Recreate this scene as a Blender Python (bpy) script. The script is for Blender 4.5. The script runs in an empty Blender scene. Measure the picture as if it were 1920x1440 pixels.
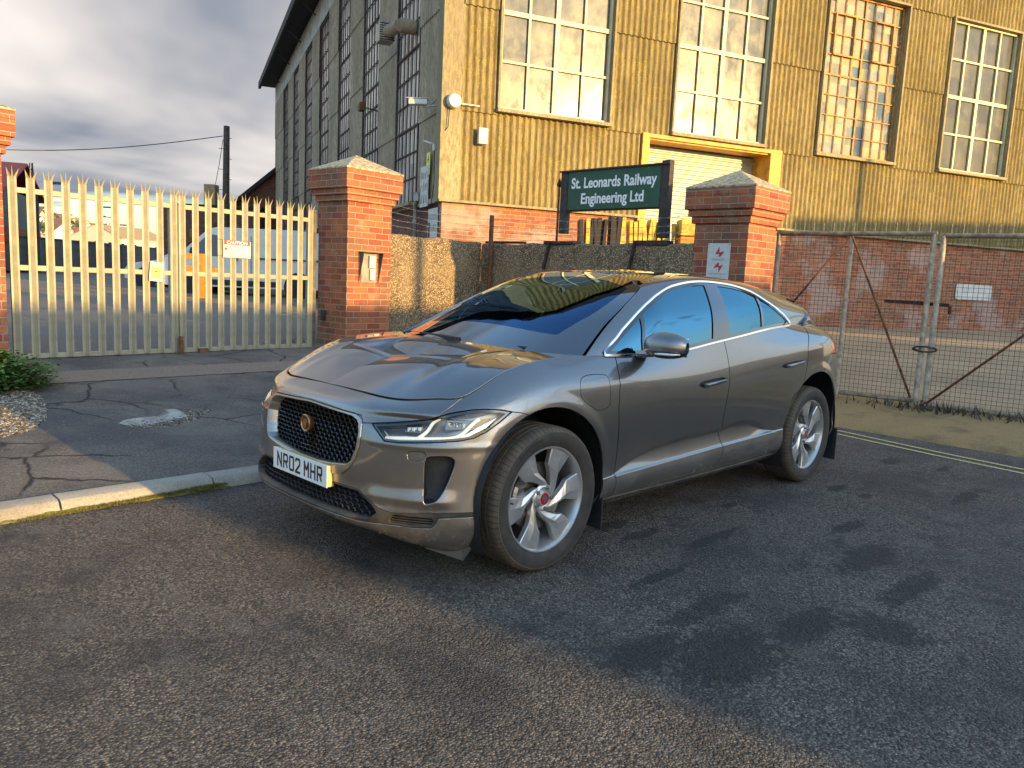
import bpy, math, random
import numpy as np
from mathutils import Vector, Matrix
random.seed(7); RNG = np.random.default_rng(7)
R = math.radians
scn = bpy.context.scene
COL = scn.collection
# ------------------------------------------------------------------ camera
cam_d = bpy.data.cameras.new("camera"); cam = bpy.data.objects.new("camera", cam_d); COL.objects.link(cam)
CP = np.array([2.82948234, 3.42106793, 1.45715105])
CM = np.array([[-0.7053721829, 0.7073081769, 0.0465319942],
               [0.0626534197, 0.1276012757, -0.9898446664],
               [-0.7060627681, -0.6952935045, -0.1343216665]])      # right, down, forward
CF = 1455.63473
rt, dn, fw = CM
cam.matrix_world = Matrix(((rt[0], -dn[0], -fw[0], CP[0]), (rt[1], -dn[1], -fw[1], CP[1]), (rt[2], -dn[2], -fw[2], CP[2]), (0, 0, 0, 1)))
cam_d.sensor_width = 36.0; cam_d.lens = CF / 1920 * 36; cam_d.clip_start = 0.05; cam_d.clip_end = 4000
scn.camera = cam
# ------------------------------------------------------------------ light
SUN_AZ, SUN_EL = 97.0, 7.5          # degrees, direction towards the sun
sd = bpy.data.lights.new("sun", 'SUN'); sun = bpy.data.objects.new("sun", sd); COL.objects.link(sun)
sd.energy = 2.5; sd.angle = R(0.6); sd.color = (1.0, 0.65, 0.25)
sv = Vector((math.cos(R(SUN_AZ)) * math.cos(R(SUN_EL)), math.sin(R(SUN_AZ)) * math.cos(R(SUN_EL)), math.sin(R(SUN_EL))))
sun.rotation_euler = sv.to_track_quat('Z', 'Y').to_euler()
scn.view_settings.view_transform = 'Standard'; scn.view_settings.look = 'None'
scn.view_settings.exposure = 2.0; scn.view_settings.gamma = 1.0
# ------------------------------------------------------------------ sky
w = bpy.data.worlds.new("World"); scn.world = w; w.use_nodes = True
nt = w.node_tree; nt.nodes.clear()
def wn(t, **k):
    n = nt.nodes.new(t)
    for a, b in k.items(): setattr(n, a, b)
    return n
wo = wn('ShaderNodeOutputWorld'); bg = wn('ShaderNodeBackground')
sky = wn('ShaderNodeTexSky', sky_type='NISHITA', sun_disc=False)
sky.sun_elevation = R(SUN_EL + 6); sky.sun_rotation = R(90 - SUN_AZ); sky.air_density = 1.0; sky.dust_density = 0.6; sky.ozone_density = 2.0
bg.inputs['Strength'].default_value = 0.13
tc = wn('ShaderNodeTexCoord'); sep = wn('ShaderNodeSeparateXYZ'); nt.links.new(tc.outputs['Generated'], sep.inputs[0])
def wm(op, a, b=None, clamp=False):
    n = wn('ShaderNodeMath', operation=op, use_clamp=clamp)
    for i, x in enumerate((a, b)):
        if x is None: continue
        if isinstance(x, (int, float)): n.inputs[i].default_value = x
        else: nt.links.new(x, n.inputs[i])
    return n.outputs[0]
def wramp(x, *st):
    n = wn('ShaderNodeValToRGB'); cr = n.color_ramp
    while len(cr.elements) < len(st): cr.elements.new(0.5)
    for e, (p, c) in zip(cr.elements, st): e.position = p; e.color = (*c, 1) if len(c) == 3 else c
    nt.links.new(x, n.inputs[0]); return n.outputs[0]
zz = wm('MAXIMUM', sep.outputs[2], 0.0)
den = wm('ADD', zz, 0.16)
cx = wm('DIVIDE', sep.outputs[0], den); cy = wm('DIVIDE', sep.outputs[1], den)
cmb = wn('ShaderNodeCombineXYZ'); nt.links.new(cx, cmb.inputs[0]); nt.links.new(cy, cmb.inputs[1])
def wnoise(scale, det, off, rough=0.55, dist=0.0):
    m = wn('ShaderNodeMapping'); m.inputs['Location'].default_value = off; nt.links.new(cmb.outputs[0], m.inputs[0])
    n = wn('ShaderNodeTexNoise'); n.inputs['Scale'].default_value = scale; n.inputs['Detail'].default_value = det
    n.inputs['Roughness'].default_value = rough; n.inputs['Distortion'].default_value = dist
    nt.links.new(m.outputs[0], n.inputs[0]); return n.outputs[0]
n1 = wnoise(0.55, 6, (3.1, 1.7, 0), 0.55, 0.3); n2 = wnoise(0.36, 5, (9, 4, 2), 0.52, 0.3)
# cloud bank lies on the side away from the sun (behind the buildings), the sunward side is clear
ax, ay = math.cos(R(264)), math.sin(R(264))
side = wm('ADD', wm('MULTIPLY', sep.outputs[0], ax), wm('MULTIPLY', sep.outputs[1], ay))
sidem = wm('MULTIPLY', wm('SUBTRACT', side, 0.70), 1.1)
lowclr = wm('MULTIPLY', wm('SUBTRACT', 0.13, zz), 3.0)
lowclr = wm('MAXIMUM', lowclr, 0.0)
cov = wm('SUBTRACT', wm('ADD', n1, sidem), wm('MULTIPLY', lowclr, 0.9))
n4 = wnoise(2.3, 5, (1, 8, 3), 0.6, 0.2)
covm = wm('MAXIMUM', wramp(cov, (0.51, (0, 0, 0)), (0.63, (1, 1, 1))), wramp(n4, (0.57, (0, 0, 0)), (0.70, (.75, .75, .75))))
cc = wramp(n2, (0.34, (0.13, 0.15, 0.19)), (0.47, (0.25, 0.27, 0.31)), (0.60, (0.85, 0.75, 0.66)))
skyc = wn('ShaderNodeMixRGB', blend_type='MULTIPLY'); skyc.inputs[0].default_value = 1.0
nt.links.new(sky.outputs[0], skyc.inputs[1]); skyc.inputs[2].default_value = (1.25, 1.28, 1.2, 1)
clm = wn('ShaderNodeMixRGB', blend_type='MULTIPLY'); clm.inputs[0].default_value = 1.0
nt.links.new(cc, clm.inputs[1]); clm.inputs[2].default_value = (2.25, 2.35, 2.5, 1)
mix = wn('ShaderNodeMixRGB'); nt.links.new(covm, mix.inputs[0]); hz = wn('ShaderNodeMixRGB', blend_type='MULTIPLY'); hz.inputs[0].default_value = 1.0; nt.links.new(skyc.outputs[0], hz.inputs[1]); nt.links.new(wramp(zz, (0.0, (.24, .23, .21)), (0.14, (.42, .40, .38)), (0.42, (1, 1, 1))), hz.inputs[2])
nt.links.new(hz.outputs[0], mix.inputs[1]); nt.links.new(clm.outputs[0], mix.inputs[2])
# warm bank added low towards the sun, out of view, to balance blue ambient
sx_, sy_ = math.cos(R(SUN_AZ + 6)), math.sin(R(SUN_AZ + 6))
sdot = wm('ADD', wm('MULTIPLY', sep.outputs[0], sx_), wm('MULTIPLY', sep.outputs[1], sy_))
n3 = wnoise(0.9, 5, (5, 2, 7), 0.6, 0.5)
bank = wm('MULTIPLY', wramp(sdot, (0.0, (0, 0, 0)), (0.75, (1, 1, 1))), wramp(wm('ADD', zz, wm('MULTIPLY', wm('SUBTRACT', n3, 0.5), 0.5)), (0.10, (1, 1, 1)), (0.36, (0, 0, 0))))
mixb = wn('ShaderNodeMixRGB'); nt.links.new(wm('MULTIPLY', bank, 0.85), mixb.inputs[0]); nt.links.new(mix.outputs[0], mixb.inputs[1]); mixb.inputs[2].default_value = (4.4, 3.3, 2.2, 1)
nt.links.new(mixb.outputs[0], bg.inputs[0]); nt.links.new(bg.outputs[0], wo.inputs[0])
# damp / oily stains on the carriageway: x, y, half sizes
STAINS = [(-1.595, 1.922, .36, .13), (-1.875, .899, .10, .045), (-3.02, 1.173, .16, .06), (-2.954, 1.40, .09, .05), (-4.406, 1.081, .16, .09),
          (-.874, .672, .16, .07), (-.87, .892, .20, .06), (-1.162, 1.197, .30, .05), (-.423, 1.344, .26, .05), (.118, 2.0, .34, .2),
          (-1.30, 2.25, .4, .08), (.333, 1.78, .26, .12), (-.437, 2.1, .34, .11), (-4.49, 1.49, .16, .05), (-.689, 2.341, .16, .2), (-.241, 1.70, .35, .08), (-2.1,1.62,.25,.06), (-3.6,1.9,.3,.07)]
# ================================================================== helpers
def at(u, v, D):
    """point seen at photo pixel (u, v), D metres in front of the lens (surveyed from the photograph)"""
    r = CM.T @ np.array([(u - 960) / CF, (v - 720) / CF, 1.0]); return CP + r * D
class MB:
    def __init__(s): s.v = []; s.f = []; s.m = []; s.mi = 0
    def add(s, vs, fs):
        o = len(s.v); s.v += [tuple(float(c) for c in q) for q in vs]
        for f in fs: s.f.append(tuple(i + o for i in f)); s.m.append(s.mi)
    def box(s, c, d, rz=0.0, M=None):
        x, y, z = [k / 2 for k in d]
        vs = [(-x, -y, -z), (x, -y, -z), (x, y, -z), (-x, y, -z), (-x, -y, z), (x, -y, z), (x, y, z), (-x, y, z)]
        ca, sa = math.cos(rz), math.sin(rz)
        vs = [(c[0] + a * ca - b * sa, c[1] + a * sa + b * ca, c[2] + e) for a, b, e in vs]
        if M is not None: vs = [tuple(M @ Vector(q)) for q in vs]
        s.add(vs, [(0, 3, 2, 1), (4, 5, 6, 7), (0, 1, 5, 4), (1, 2, 6, 5), (2, 3, 7, 6), (3, 0, 4, 7)])
    def bar(s, a, b, w, h=None, up=(0, 0, 1)):
        """rectangular beam from a to b"""
        h = h or w; a = Vector(a); b = Vector(b); t = (b - a).normalized(); u = Vector(up)
        if abs(t.dot(u)) > .98: u = Vector((1, 0, 0))
        r = t.cross(u).normalized() * (w / 2); q = r.cross(t).normalized() * (h / 2)
        vs = [p + x * r + y * q for p in (a, b) for x, y in ((-1, -1), (1, -1), (1, 1), (-1, 1))]
        s.add(vs, [(0, 3, 2, 1), (4, 5, 6, 7), (0, 1, 5, 4), (1, 2, 6, 5), (2, 3, 7, 6), (3, 0, 4, 7)])
    def tube(s, pts, r, n=8, cap=True):
        pts = [Vector(p) for p in pts]; m = len(pts); rr = r if hasattr(r, '__len__') else [r] * m
        prev = None; rings = []
        for i, p in enumerate(pts):
            t = (pts[min(i + 1, m - 1)] - pts[max(i - 1, 0)]).normalized()
            if prev is None:
                u = Vector((0, 0, 1)) if abs(t.z) < .9 else Vector((1, 0, 0)); a = t.cross(u).normalized()
            else: a = (prev - t * prev.dot(t)).normalized()
            prev = a; b = t.cross(a)
            rings.append([p + (a * math.cos(2 * math.pi * k / n) + b * math.sin(2 * math.pi * k / n)) * rr[i] for k in range(n)])
        vs = [q for g in rings for q in g]; fs = []
        for i in range(m - 1):
            for k in range(n): fs.append((i * n + k, i * n + (k + 1) % n, (i + 1) * n + (k + 1) % n, (i + 1) * n + k))
        if cap: fs += [tuple(range(n - 1, -1, -1)), tuple((m - 1) * n + k for k in range(n))]
        s.add(vs, fs)
    def prism(s, poly, z0, z1, M=None):
        n = len(poly); vs = [(x, y, z0) for x, y in poly] + [(x, y, z1) for x, y in poly]
        if M is not None: vs = [tuple(M @ Vector(q)) for q in vs]
        s.add(vs, [tuple(range(n - 1, -1, -1)), tuple(range(n, 2 * n))] + [(i, (i + 1) % n, n + (i + 1) % n, n + i) for i in range(n)])
    def grid(s, P, flip=False):
        a, b = P.shape[:2]; fs = []
        for i in range(a - 1):
            for j in range(b - 1):
                f = (i * b + j, (i + 1) * b + j, (i + 1) * b + j + 1, i * b + j + 1); fs.append(f[::-1] if flip else f)
        s.add(P.reshape(-1, 3), fs)
    def lathe(s, prof, n=32, M=None, a0=0, a1=2 * math.pi):
        full = abs(a1 - a0 - 2 * math.pi) < 1e-6; k = n if full else n + 1; vs = []
        for i in range(k):
            t = a0 + (a1 - a0) * i / n
            for r, z in prof: vs.append((r * math.cos(t), r * math.sin(t), z))
        if M is not None: vs = [tuple(M @ Vector(q)) for q in vs]
        m = len(prof); fs = []
        for i in range(n):
            j = (i + 1) % k
            for q in range(m - 1): fs.append((i * m + q, j * m + q, j * m + q + 1, i * m + q + 1))
        s.add(vs, fs)
    def build(s, name, mat, parent=None, smooth=False, ang=None, bevel=0, **tags):
        me = bpy.data.meshes.new(name); me.from_pydata(s.v, [], s.f); me.update()
        o = bpy.data.objects.new(name, me); COL.objects.link(o)
        mats = mat if isinstance(mat, (list, tuple)) else [mat]
        for x in mats: me.materials.append(x)
        if len(mats) > 1: me.polygons.foreach_set('material_index', s.m)
        if smooth or ang:
            me.polygons.foreach_set('use_smooth', [True] * len(me.polygons))
            if ang: me.set_sharp_from_angle(angle=R(ang))
        if bevel:
            b = o.modifiers.new('bevel', 'BEVEL'); b.width = bevel; b.segments = 2; b.limit_method = 'ANGLE'
        if parent is not None: o.parent = parent
        for a, b in tags.items(): o[a] = b
        return o
def empty(name, loc=(0, 0, 0), rz=0.0, **tags):
    o = bpy.data.objects.new(name, None); COL.objects.link(o); o.location = loc; o.rotation_euler = (0, 0, rz); o.empty_display_size = .2
    for a, b in tags.items(): o[a] = b
    return o
def copy_tree(o, parent=None):
    c = o.copy(); COL.objects.link(c); c.parent = parent
    for ch in list(o.children): copy_tree(ch, c)
    return c
def text_mb(txt, size, depth=.002, M=None, align='CENTER', font_scale_x=1.0, bold=0.0, spacing=1.0):
    cu = bpy.data.curves.new('txt', 'FONT'); cu.body = txt; cu.size = size; cu.extrude = depth; cu.align_x = align; cu.align_y = 'CENTER'; cu.offset = bold; cu.space_character = spacing
    ob = bpy.data.objects.new('txt', cu); COL.objects.link(ob)
    dg = bpy.context.evaluated_depsgraph_get(); me = ob.evaluated_get(dg).to_mesh()
    vs = [Vector((v.co.x * font_scale_x, v.co.y, v.co.z)) for v in me.vertices]; fs = [tuple(p.vertices) for p in me.polygons]
    if M is not None: vs = [M @ v for v in vs]
    ob.evaluated_get(dg).to_mesh_clear(); bpy.data.objects.remove(ob); bpy.data.curves.remove(cu)
    m = MB(); m.add(vs, fs); return m
def frameM(o, x, y, z):
    """matrix with columns x, y, z and origin o"""
    x, y, z = Vector(x), Vector(y), Vector(z)
    return Matrix(((x[0], y[0], z[0], o[0]), (x[1], y[1], z[1], o[1]), (x[2], y[2], z[2], o[2]), (0, 0, 0, 1)))
# ------------------------------------------------------------------ materials
MATS = {}
class NT:
    def __init__(s, name):
        s.m = bpy.data.materials.new(name); s.m.use_nodes = True; s.t = s.m.node_tree; s.t.nodes.clear()
        s.out = s.n('ShaderNodeOutputMaterial'); s.b = s.n('ShaderNodeBsdfPrincipled'); s.l(s.b.outputs[0], s.out.inputs[0]); MATS[name] = s.m
        s.co = None
    def n(s, t, **k):
        x = s.t.nodes.new(t)
        for a, b in k.items(): setattr(x, a, b)
        return x
    def l(s, a, b): s.t.links.new(a, b)
    def set(s, **k):
        for a, v in k.items():
            i = s.b.inputs[a.replace('_', ' ')]
            if hasattr(v, 'is_output'): s.l(v, i)
            elif isinstance(v, tuple) and len(v) == 3: i.default_value = (*v, 1)
            else: i.default_value = v
    def obj(s, scale=None, rot=None, loc=None, world=False):
        tc = s.n('ShaderNodeTexCoord'); o = tc.outputs['Object']
        if world: g = s.n('ShaderNodeNewGeometry'); o = g.outputs['Position']
        if scale or rot or loc:
            m = s.n('ShaderNodeMapping')
            if scale: m.inputs['Scale'].default_value = scale
            if rot: m.inputs['Rotation'].default_value = rot
            if loc: m.inputs['Location'].default_value = loc
            s.l(o, m.inputs[0]); o = m.outputs[0]
        return o
    def noise(s, co, scale, det=4, rough=.55, dist=0, col=False):
        n = s.n('ShaderNodeTexNoise'); n.inputs['Scale'].default_value = scale; n.inputs['Detail'].default_value = det
        n.inputs['Roughness'].default_value = rough; n.inputs['Distortion'].default_value = dist; s.l(co, n.inputs['Vector'])
        return n.outputs[1 if col else 0]
    def vor(s, co, scale, feat='F1', out=0, rnd=1.0):
        n = s.n('ShaderNodeTexVoronoi', feature=feat); n.inputs['Scale'].default_value = scale; s.l(co, n.inputs['Vector'])
        if 'Randomness' in n.inputs: n.inputs['Randomness'].default_value = rnd
        return n.outputs[out]
    def ramp(s, x, *st, interp='LINEAR'):
        n = s.n('ShaderNodeValToRGB'); cr = n.color_ramp; cr.interpolation = interp
        while len(cr.elements) < len(st): cr.elements.new(.5)
        for e, (p, c) in zip(cr.elements, st):
            e.position = p; e.color = (c, c, c, 1) if isinstance(c, (int, float)) else (*c, 1)
        s.l(x, n.inputs[0]); return n.outputs[0]
    def math(s, op, a, b=None, clamp=False):
        n = s.n('ShaderNodeMath', operation=op, use_clamp=clamp)
        for i, x in enumerate((a, b)):
            if x is None: continue
            if isinstance(x, (int, float)): n.inputs[i].default_value = x
            else: s.l(x, n.inputs[i])
        return n.outputs[0]
    def mix(s, f, a, b, mode='MIX'):
        n = s.n('ShaderNodeMixRGB', blend_type=mode)
        for i, x in enumerate((f, a, b)):
            if hasattr(x, 'is_output'): s.l(x, n.inputs[i])
            elif isinstance(x, tuple): n.inputs[i].default_value = (*x, 1)
            else: n.inputs[i].default_value = x
        return n.outputs[0]
    def bump(s, h, strength=.5, dist=.01, prev=None):
        n = s.n('ShaderNodeBump'); n.inputs['Strength'].default_value = strength; n.inputs['Distance'].default_value = dist
        s.l(h, n.inputs['Height'])
        if prev is not None: s.l(prev, n.inputs['Normal'])
        s.l(n.outputs[0], s.b.inputs['Normal']); return n.outputs[0]
    def sep(s, co):
        n = s.n('ShaderNodeSeparateXYZ'); s.l(co, n.inputs[0]); return n.outputs
    def comb(s, x, y, z=0.0):
        n = s.n('ShaderNodeCombineXYZ')
        for i, q in enumerate((x, y, z)):
            if hasattr(q, 'is_output'): s.l(q, n.inputs[i])
            else: n.inputs[i].default_value = q
        return n.outputs[0]
def plain(name, col, rough=.5, metal=0.0, var=.12, vs=6.0, bump=0.0, bs=60.0, **k):
    t = NT(name); co = t.obj()
    n = t.noise(co, vs, 5); dk = tuple(c * (1 - var) for c in col); lt = tuple(min(1, c * (1 + var)) for c in col)
    t.set(Base_Color=t.ramp(n, (.35, dk), (.65, lt)), Roughness=rough, Metallic=metal)
    if bump: t.bump(t.noise(co, bs, 3), bump, .004)
    if k: t.set(**k)
    return t.m
def brick_mat(name, c1, c2, mortar, stain=(.10, .075, .05), stainamt=.35, rowh=.0825, bw=.235, msize=.012, white=None, whiteamt=0.0, mossz=None):
    t = NT(name); co = t.obj(); x, y, z = t.sep(co)
    wob = t.noise(co, 14, 3)
    wv = t.math('MULTIPLY', t.math('SUBTRACT', wob, .5), .010)
    uv = t.comb(t.math('ADD', t.math('ADD', x, y), wv), t.math('ADD', z, wv), 0.0)
    b = t.n('ShaderNodeTexBrick', offset=.5, squash=1.0); t.l(uv, b.inputs['Vector'])
    b.inputs['Scale'].default_value = 1.0; b.inputs['Brick Width'].default_value = bw; b.inputs['Row Height'].default_value = rowh
    b.inputs['Mortar Size'].default_value = msize * .5; b.inputs['Mortar Smooth'].default_value = .25; b.inputs['Bias'].default_value = 0.0
    b.inputs['Color1'].default_value = (0, 0, 0, 1); b.inputs['Color2'].default_value = (1, 1, 1, 1); b.inputs['Mortar'].default_value = (.5, .5, .5, 1)
    per = b.outputs['Color']
    n1 = t.noise(co, 5, 5); n2 = t.noise(co, 40, 4)
    mixf = t.ramp(t.mix(.35, per, n1), (.25, 0.0), (.75, 1.0))
    bc = t.mix(mixf, c1, c2); bc = t.mix(t.ramp(n2, (.45, 0.0), (.75, .45)), bc, tuple(c * .45 for c in c1))
    n3 = t.noise(t.obj(loc=(3, 1, 5)), 1.9, 7, .7)
    bc = t.mix(t.ramp(n3, (.46, 0.0), (.62, stainamt + .25)), bc, stain); bc = t.mix(t.ramp(t.noise(t.obj(loc=(9, 4, 5)), 3.1, 7, .75), (.56, 0.0), (.68, .5)), bc, (.42, .30, .19))
    mc = t.mix(t.noise(co, 9, 3), tuple(c * .7 for c in mortar), mortar)
    col = t.mix(b.outputs['Fac'], bc, mc)
    if white:
        wm_ = t.ramp(t.noise(t.obj(loc=white), .9, 6, .6), (.53, 0.0), (.62, whiteamt))
        col = t.mix(wm_, col, (.62, .58, .52))
    if mossz is not None:
        mm = t.math('MULTIPLY', t.ramp(z, (mossz, 1.0), (mossz + .35, 0.0)), t.ramp(n3, (.35, 0.0), (.6, .7)))
        col = t.mix(mm, col, (.09, .10, .035))
    t.set(Base_Color=col, Roughness=.88)
    h = t.math('ADD', t.math('MULTIPLY', b.outputs['Fac'], -1.0), t.math('MULTIPLY', n2, .45))
    h = t.math('ADD', h, t.math('MULTIPLY', per, .25))
    t.bump(t.math('ADD', h, t.math('MULTIPLY', n1, .8)), 1.0, .012)
    return t.m
brick_mat('brick_pier', (.27, .062, .028), (.44, .135, .05), (.36, .29, .20), rowh=.083, msize=.014)
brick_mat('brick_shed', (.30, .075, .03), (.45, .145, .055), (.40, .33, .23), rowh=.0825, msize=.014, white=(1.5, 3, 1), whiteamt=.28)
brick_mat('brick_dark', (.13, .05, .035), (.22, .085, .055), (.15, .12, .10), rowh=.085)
plain('cap_concrete', (.36, .30, .19), .9, var=.5, vs=22, bump=.5, bs=70)
plain('concrete', (.33, .30, .25), .9, var=.25, vs=9, bump=.4, bs=80)
plain('galv', (.30, .29, .25), .5, .55, var=.25, vs=5, bump=.12, bs=120)
plain('pale_paint', (.30, .275, .19), .55, .15, var=.14, vs=7, bump=.1, bs=90)
plain('rust', (.16, .065, .03), .9, .1, var=.5, vs=25, bump=.5, bs=140)
plain('pipe', (.40, .34, .25), .7, .25, var=.35, vs=16, bump=.3, bs=120)
plain('rail_pipe', (.26, .20, .13), .75, .2, var=.4, vs=14, bump=.3, bs=120)
plain('post_dark', (.11, .095, .08), .75, .2, var=.35, vs=10)
plain('wire', (.35, .33, .30), .45, .7)
plain('mesh_wire', (.13, .075, .04), .8, .3, var=.5, vs=20)
plain('yellow_paint', (.60, .30, .03), .55, var=.25, vs=6, bump=.1)
plain('orange_paint', (.55, .20, .03), .5, var=.2, vs=6)
plain('white_paint', (.66, .64, .58), .45, var=.06)
plain('grey_white', (.55, .55, .52), .6, var=.15)
plain('sign_white', (.52, .53, .50), .5, var=.08, vs=20)
plain('sign_red', (.45, .03, .025), .5)
plain('sign_grey', (.28, .27, .25), .6)
plain('sign_yellow', (.80, .85, .12), .5)
plain('notice_paper', (.62, .64, .40), .6)
plain('sign_green', (.008, .065, .030), .5, var=.15)
plain('wood_dark', (.045, .035, .028), .8, var=.35, vs=14, bump=.3)
plain('black', (.012, .012, .013), .6)
plain('letter_white', (.78, .80, .78), .5, var=.04)
plain('red_clad', (.30, .028, .015), .6, var=.2); plain('grey_clad', (.10, .105, .115), .6, var=.1)
plain('fence_grey', (.14, .135, .12), .85, var=.2, vs=3)
plain('cream', (.62, .56, .40), .8, var=.1); plain('house_white', (.68, .66, .60), .8, var=.08); plain('house_roof', (.20, .10, .07), .85, var=.3, vs=2); plain('roof_tan', (.36, .24, .12), .8, var=.2)
plain('foliage_far', (.055, .075, .03), .9, var=.5, vs=.6); plain('bark', (.07, .055, .04), .95, var=.4, vs=14, bump=.5)
plain('eave', (.022, .02, .02), .8); plain('soffit', (.42, .39, .33), .85, var=.25, vs=2.5)
plain('steel_brown', (.05, .032, .022), .8, .2, var=.4, vs=12)
plain('yellow_steel', (.60, .42, .06), .6, var=.35, vs=9)
plain('dark_steel', (.03, .022, .02), .7)
plain('camera_white', (.60, .58, .50), .4); plain('cable', (.02, .02, .02), .6)
plain('shutter', (.42, .41, .34), .45, .2, var=.08)
plain('hill_grass', (.09, .11, .035), .95, var=.35, vs=.05)
plain('stone_white', (.60, .58, .52), .8)
plain('leaf', (.075, .16, .03), .6, var=.45, vs=30)
plain('mossy', (.13, .12, .03), .95, var=.4, vs=60)
plain('razor', (.40, .40, .40), .4, .8)
# corrugated asbestos-cement, lichen spotted
def corr(name, base, base2, lich, lamt):
    t = NT(name); co = t.obj(); s1 = t.noise(t.obj(scale=(1, 1, .25)), 3.0, 6, .6); s2 = t.noise(t.obj(scale=(1, 1, .22)), 26, 5, .7); s3 = t.noise(t.obj(loc=(5, 2, 0), scale=(1, 1, .35)), 1.1, 5)
    c = t.mix(t.ramp(s1, (.3, 0.0), (.7, 1.0)), base, base2)
    c = t.mix(t.ramp(s2, (.42, 0.0), (.62, .62)), c, tuple(q * .30 for q in base))
    c = t.mix(t.ramp(s3, (.35, 0.0), (.65, .55)), c, tuple(q * .5 for q in base))
    l = t.math('MULTIPLY', t.ramp(t.noise(t.obj(loc=(1, 7, 2)), 30, 4, .7), (.57, 0.0), (.62, 1.0)), t.ramp(t.noise(co, 2.2, 3), (.42, 0.0), (.6, lamt)))
    c = t.mix(l, c, lich); t.set(Base_Color=c, Roughness=.92); t.bump(s2, .35, .006); return t.m
corr('corrugated', (.24, .182, .065), (.39, .305, .135), (.44, .34, .02), .85)
corr('corrugated_grey', (.42, .32, .21), (.54, .43, .30), (.22, .20, .10), .2)
corr('flashing', (.34, .28, .15), (.44, .37, .22), (.42, .36, .05), .5)
def pane(name, cols, scale, metal=.0, rough=.08, spec=.9, bump=.03):
    """old dirty window glass: each pane with its own tint"""
    t = NT(name); co = t.obj(); x, y, z = t.sep(co)
    cell = t.comb(t.math('FLOOR', t.math('MULTIPLY', x, scale[0])), 0.0, t.math('FLOOR', t.math('MULTIPLY', z, scale[1])))
    wn_ = t.n('ShaderNodeTexWhiteNoise', noise_dimensions='3D'); t.l(cell, wn_.inputs[0])
    dirt = t.noise(t.obj(scale=(1, 1, .8)), 2.0, 6, .65)
    f = t.mix(.45, wn_.outputs[0], dirt)
    k = len(cols); c = t.ramp(f, *[(.22 + .56 * i / (k - 1), cc_) for i, cc_ in enumerate(cols)])
    t.set(Base_Color=c, Roughness=t.ramp(dirt, (.3, rough), (.8, rough + .25)), Metallic=metal, IOR=1.75)
    jit = t.n('ShaderNodeTexWhiteNoise', noise_dimensions='3D'); t.l(cell, jit.inputs[0])
    t.set(IOR=1.5); t.bump(t.math('ADD', t.noise(co, 1.3, 2), t.math('MULTIPLY', t.noise(co, 7, 2), .12)), bump, .3)
    return t.m
pane('glass_facade', [(.055, .06, .055), (.075, .078, .065), (.10, .095, .07), (.065, .07, .062)], (1.56, .95), bump=.012, rough=.12)
pane('glass_old', [(.06, .10, .13), (.24, .21, .12), (.34, .27, .11), (.12, .16, .18), (.38, .32, .19), (.20, .19, .13)], (3.1, 2.1))
pane('glass_side', [(.50, .45, .38), (.26, .25, .24), (.62, .56, .46), (.16, .16, .16)], (2.6, .5), bump=.05)
plain('mullion_cream', (.62, .56, .34), .55); plain('mullion_rust', (.40, .20, .05), .7, var=.4, vs=12); plain('mullion_dark', (.06, .035, .025), .8, var=.4, vs=14)
# pebbledash
t = NT('pebbledash'); co = t.obj(); v = t.vor(co, 62, out=1); vd = t.vor(co, 62); v2 = t.vor(co, 130, out=1)
vs_ = t.sep(v)[0]
c = t.ramp(vs_, (0.0, (.10, .065, .03)), (.35, (.24, .16, .08)), (.7, (.42, .31, .17)), (1.0, (.62, .52, .36)))
c = t.mix(t.ramp(vd, (.35, 0.0), (.62, .85)), c, (.06, .04, .025))
c = t.mix(t.ramp(t.noise(co, 1.7, 5), (.45, 0.0), (.7, .55)), c, (.30, .22, .12))
t.set(Base_Color=c, Roughness=.85); t.bump(t.math('MULTIPLY', vd, -1.0), 1.0, .012)
# asphalt road
t = NT('asphalt'); co = t.obj(world=True)
ag = t.vor(co, 105, out=1); agd = t.vor(co, 105); big = t.noise(co, 1.1, 6, .6); med = t.noise(t.obj(world=True, scale=(1, .5, 1), rot=(0, 0, .7)), 5, 5, .65); fine = t.noise(co, 260, 3, .7)
c = t.ramp(t.sep(ag)[0], (0.0, (.042, .034, .026)), (.55, (.165, .130, .099)), (.88, (.26, .206, .155)), (1.0, (.37, .30, .22)))
c = t.mix(t.ramp(agd, (.42, 0.0), (.72, .6)), c, (.020, .017, .015))
c = t.mix(t.ramp(big, (.36, 0.62), (.54, 0.0)), c, (.016, .015, .016))
c = t.mix(t.ramp(med, (.52, 0.0), (.72, .5)), c, (.165, .145, .125)); c = t.mix(t.ramp(t.noise(t.obj(world=True, loc=(7, 3, 0)), 2.4, 6, .7), (.30, .75), (.46, 0.0)), c, (.020, .019, .019))
st = None
for (sx, sy, ra, rb) in STAINS:
    mp = t.n('ShaderNodeMapping', vector_type='POINT'); mp.inputs['Location'].default_value = (-sx / ra, -sy / rb, 0); mp.inputs['Scale'].default_value = (1 / ra, 1 / rb, 0)
    t.l(co, mp.inputs[0]); ln = t.n('ShaderNodeVectorMath', operation='LENGTH'); t.l(mp.outputs[0], ln.inputs[0])
    d = t.math('ADD', ln.outputs['Value'], t.math('MULTIPLY', t.math('SUBTRACT', t.noise(co, 14, 6, .75), .5), 3.0))
    q = t.ramp(d, (.75, 1.0), (1.0, 0.0)); st = q if st is None else t.math('MAXIMUM', st, q)
c = t.mix(t.math('MULTIPLY', st, .66), c, (.014, .013, .013))
t.set(Base_Color=c, Roughness=t.ramp(big, (.35, .62), (.6, .82)), IOR=1.45)
t.bump(t.math('ADD', t.math('MULTIPLY', agd, -.8), t.math('MULTIPLY', t.noise(co, 55, 4, .6, .6), .9)), 1.0, .020)
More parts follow.
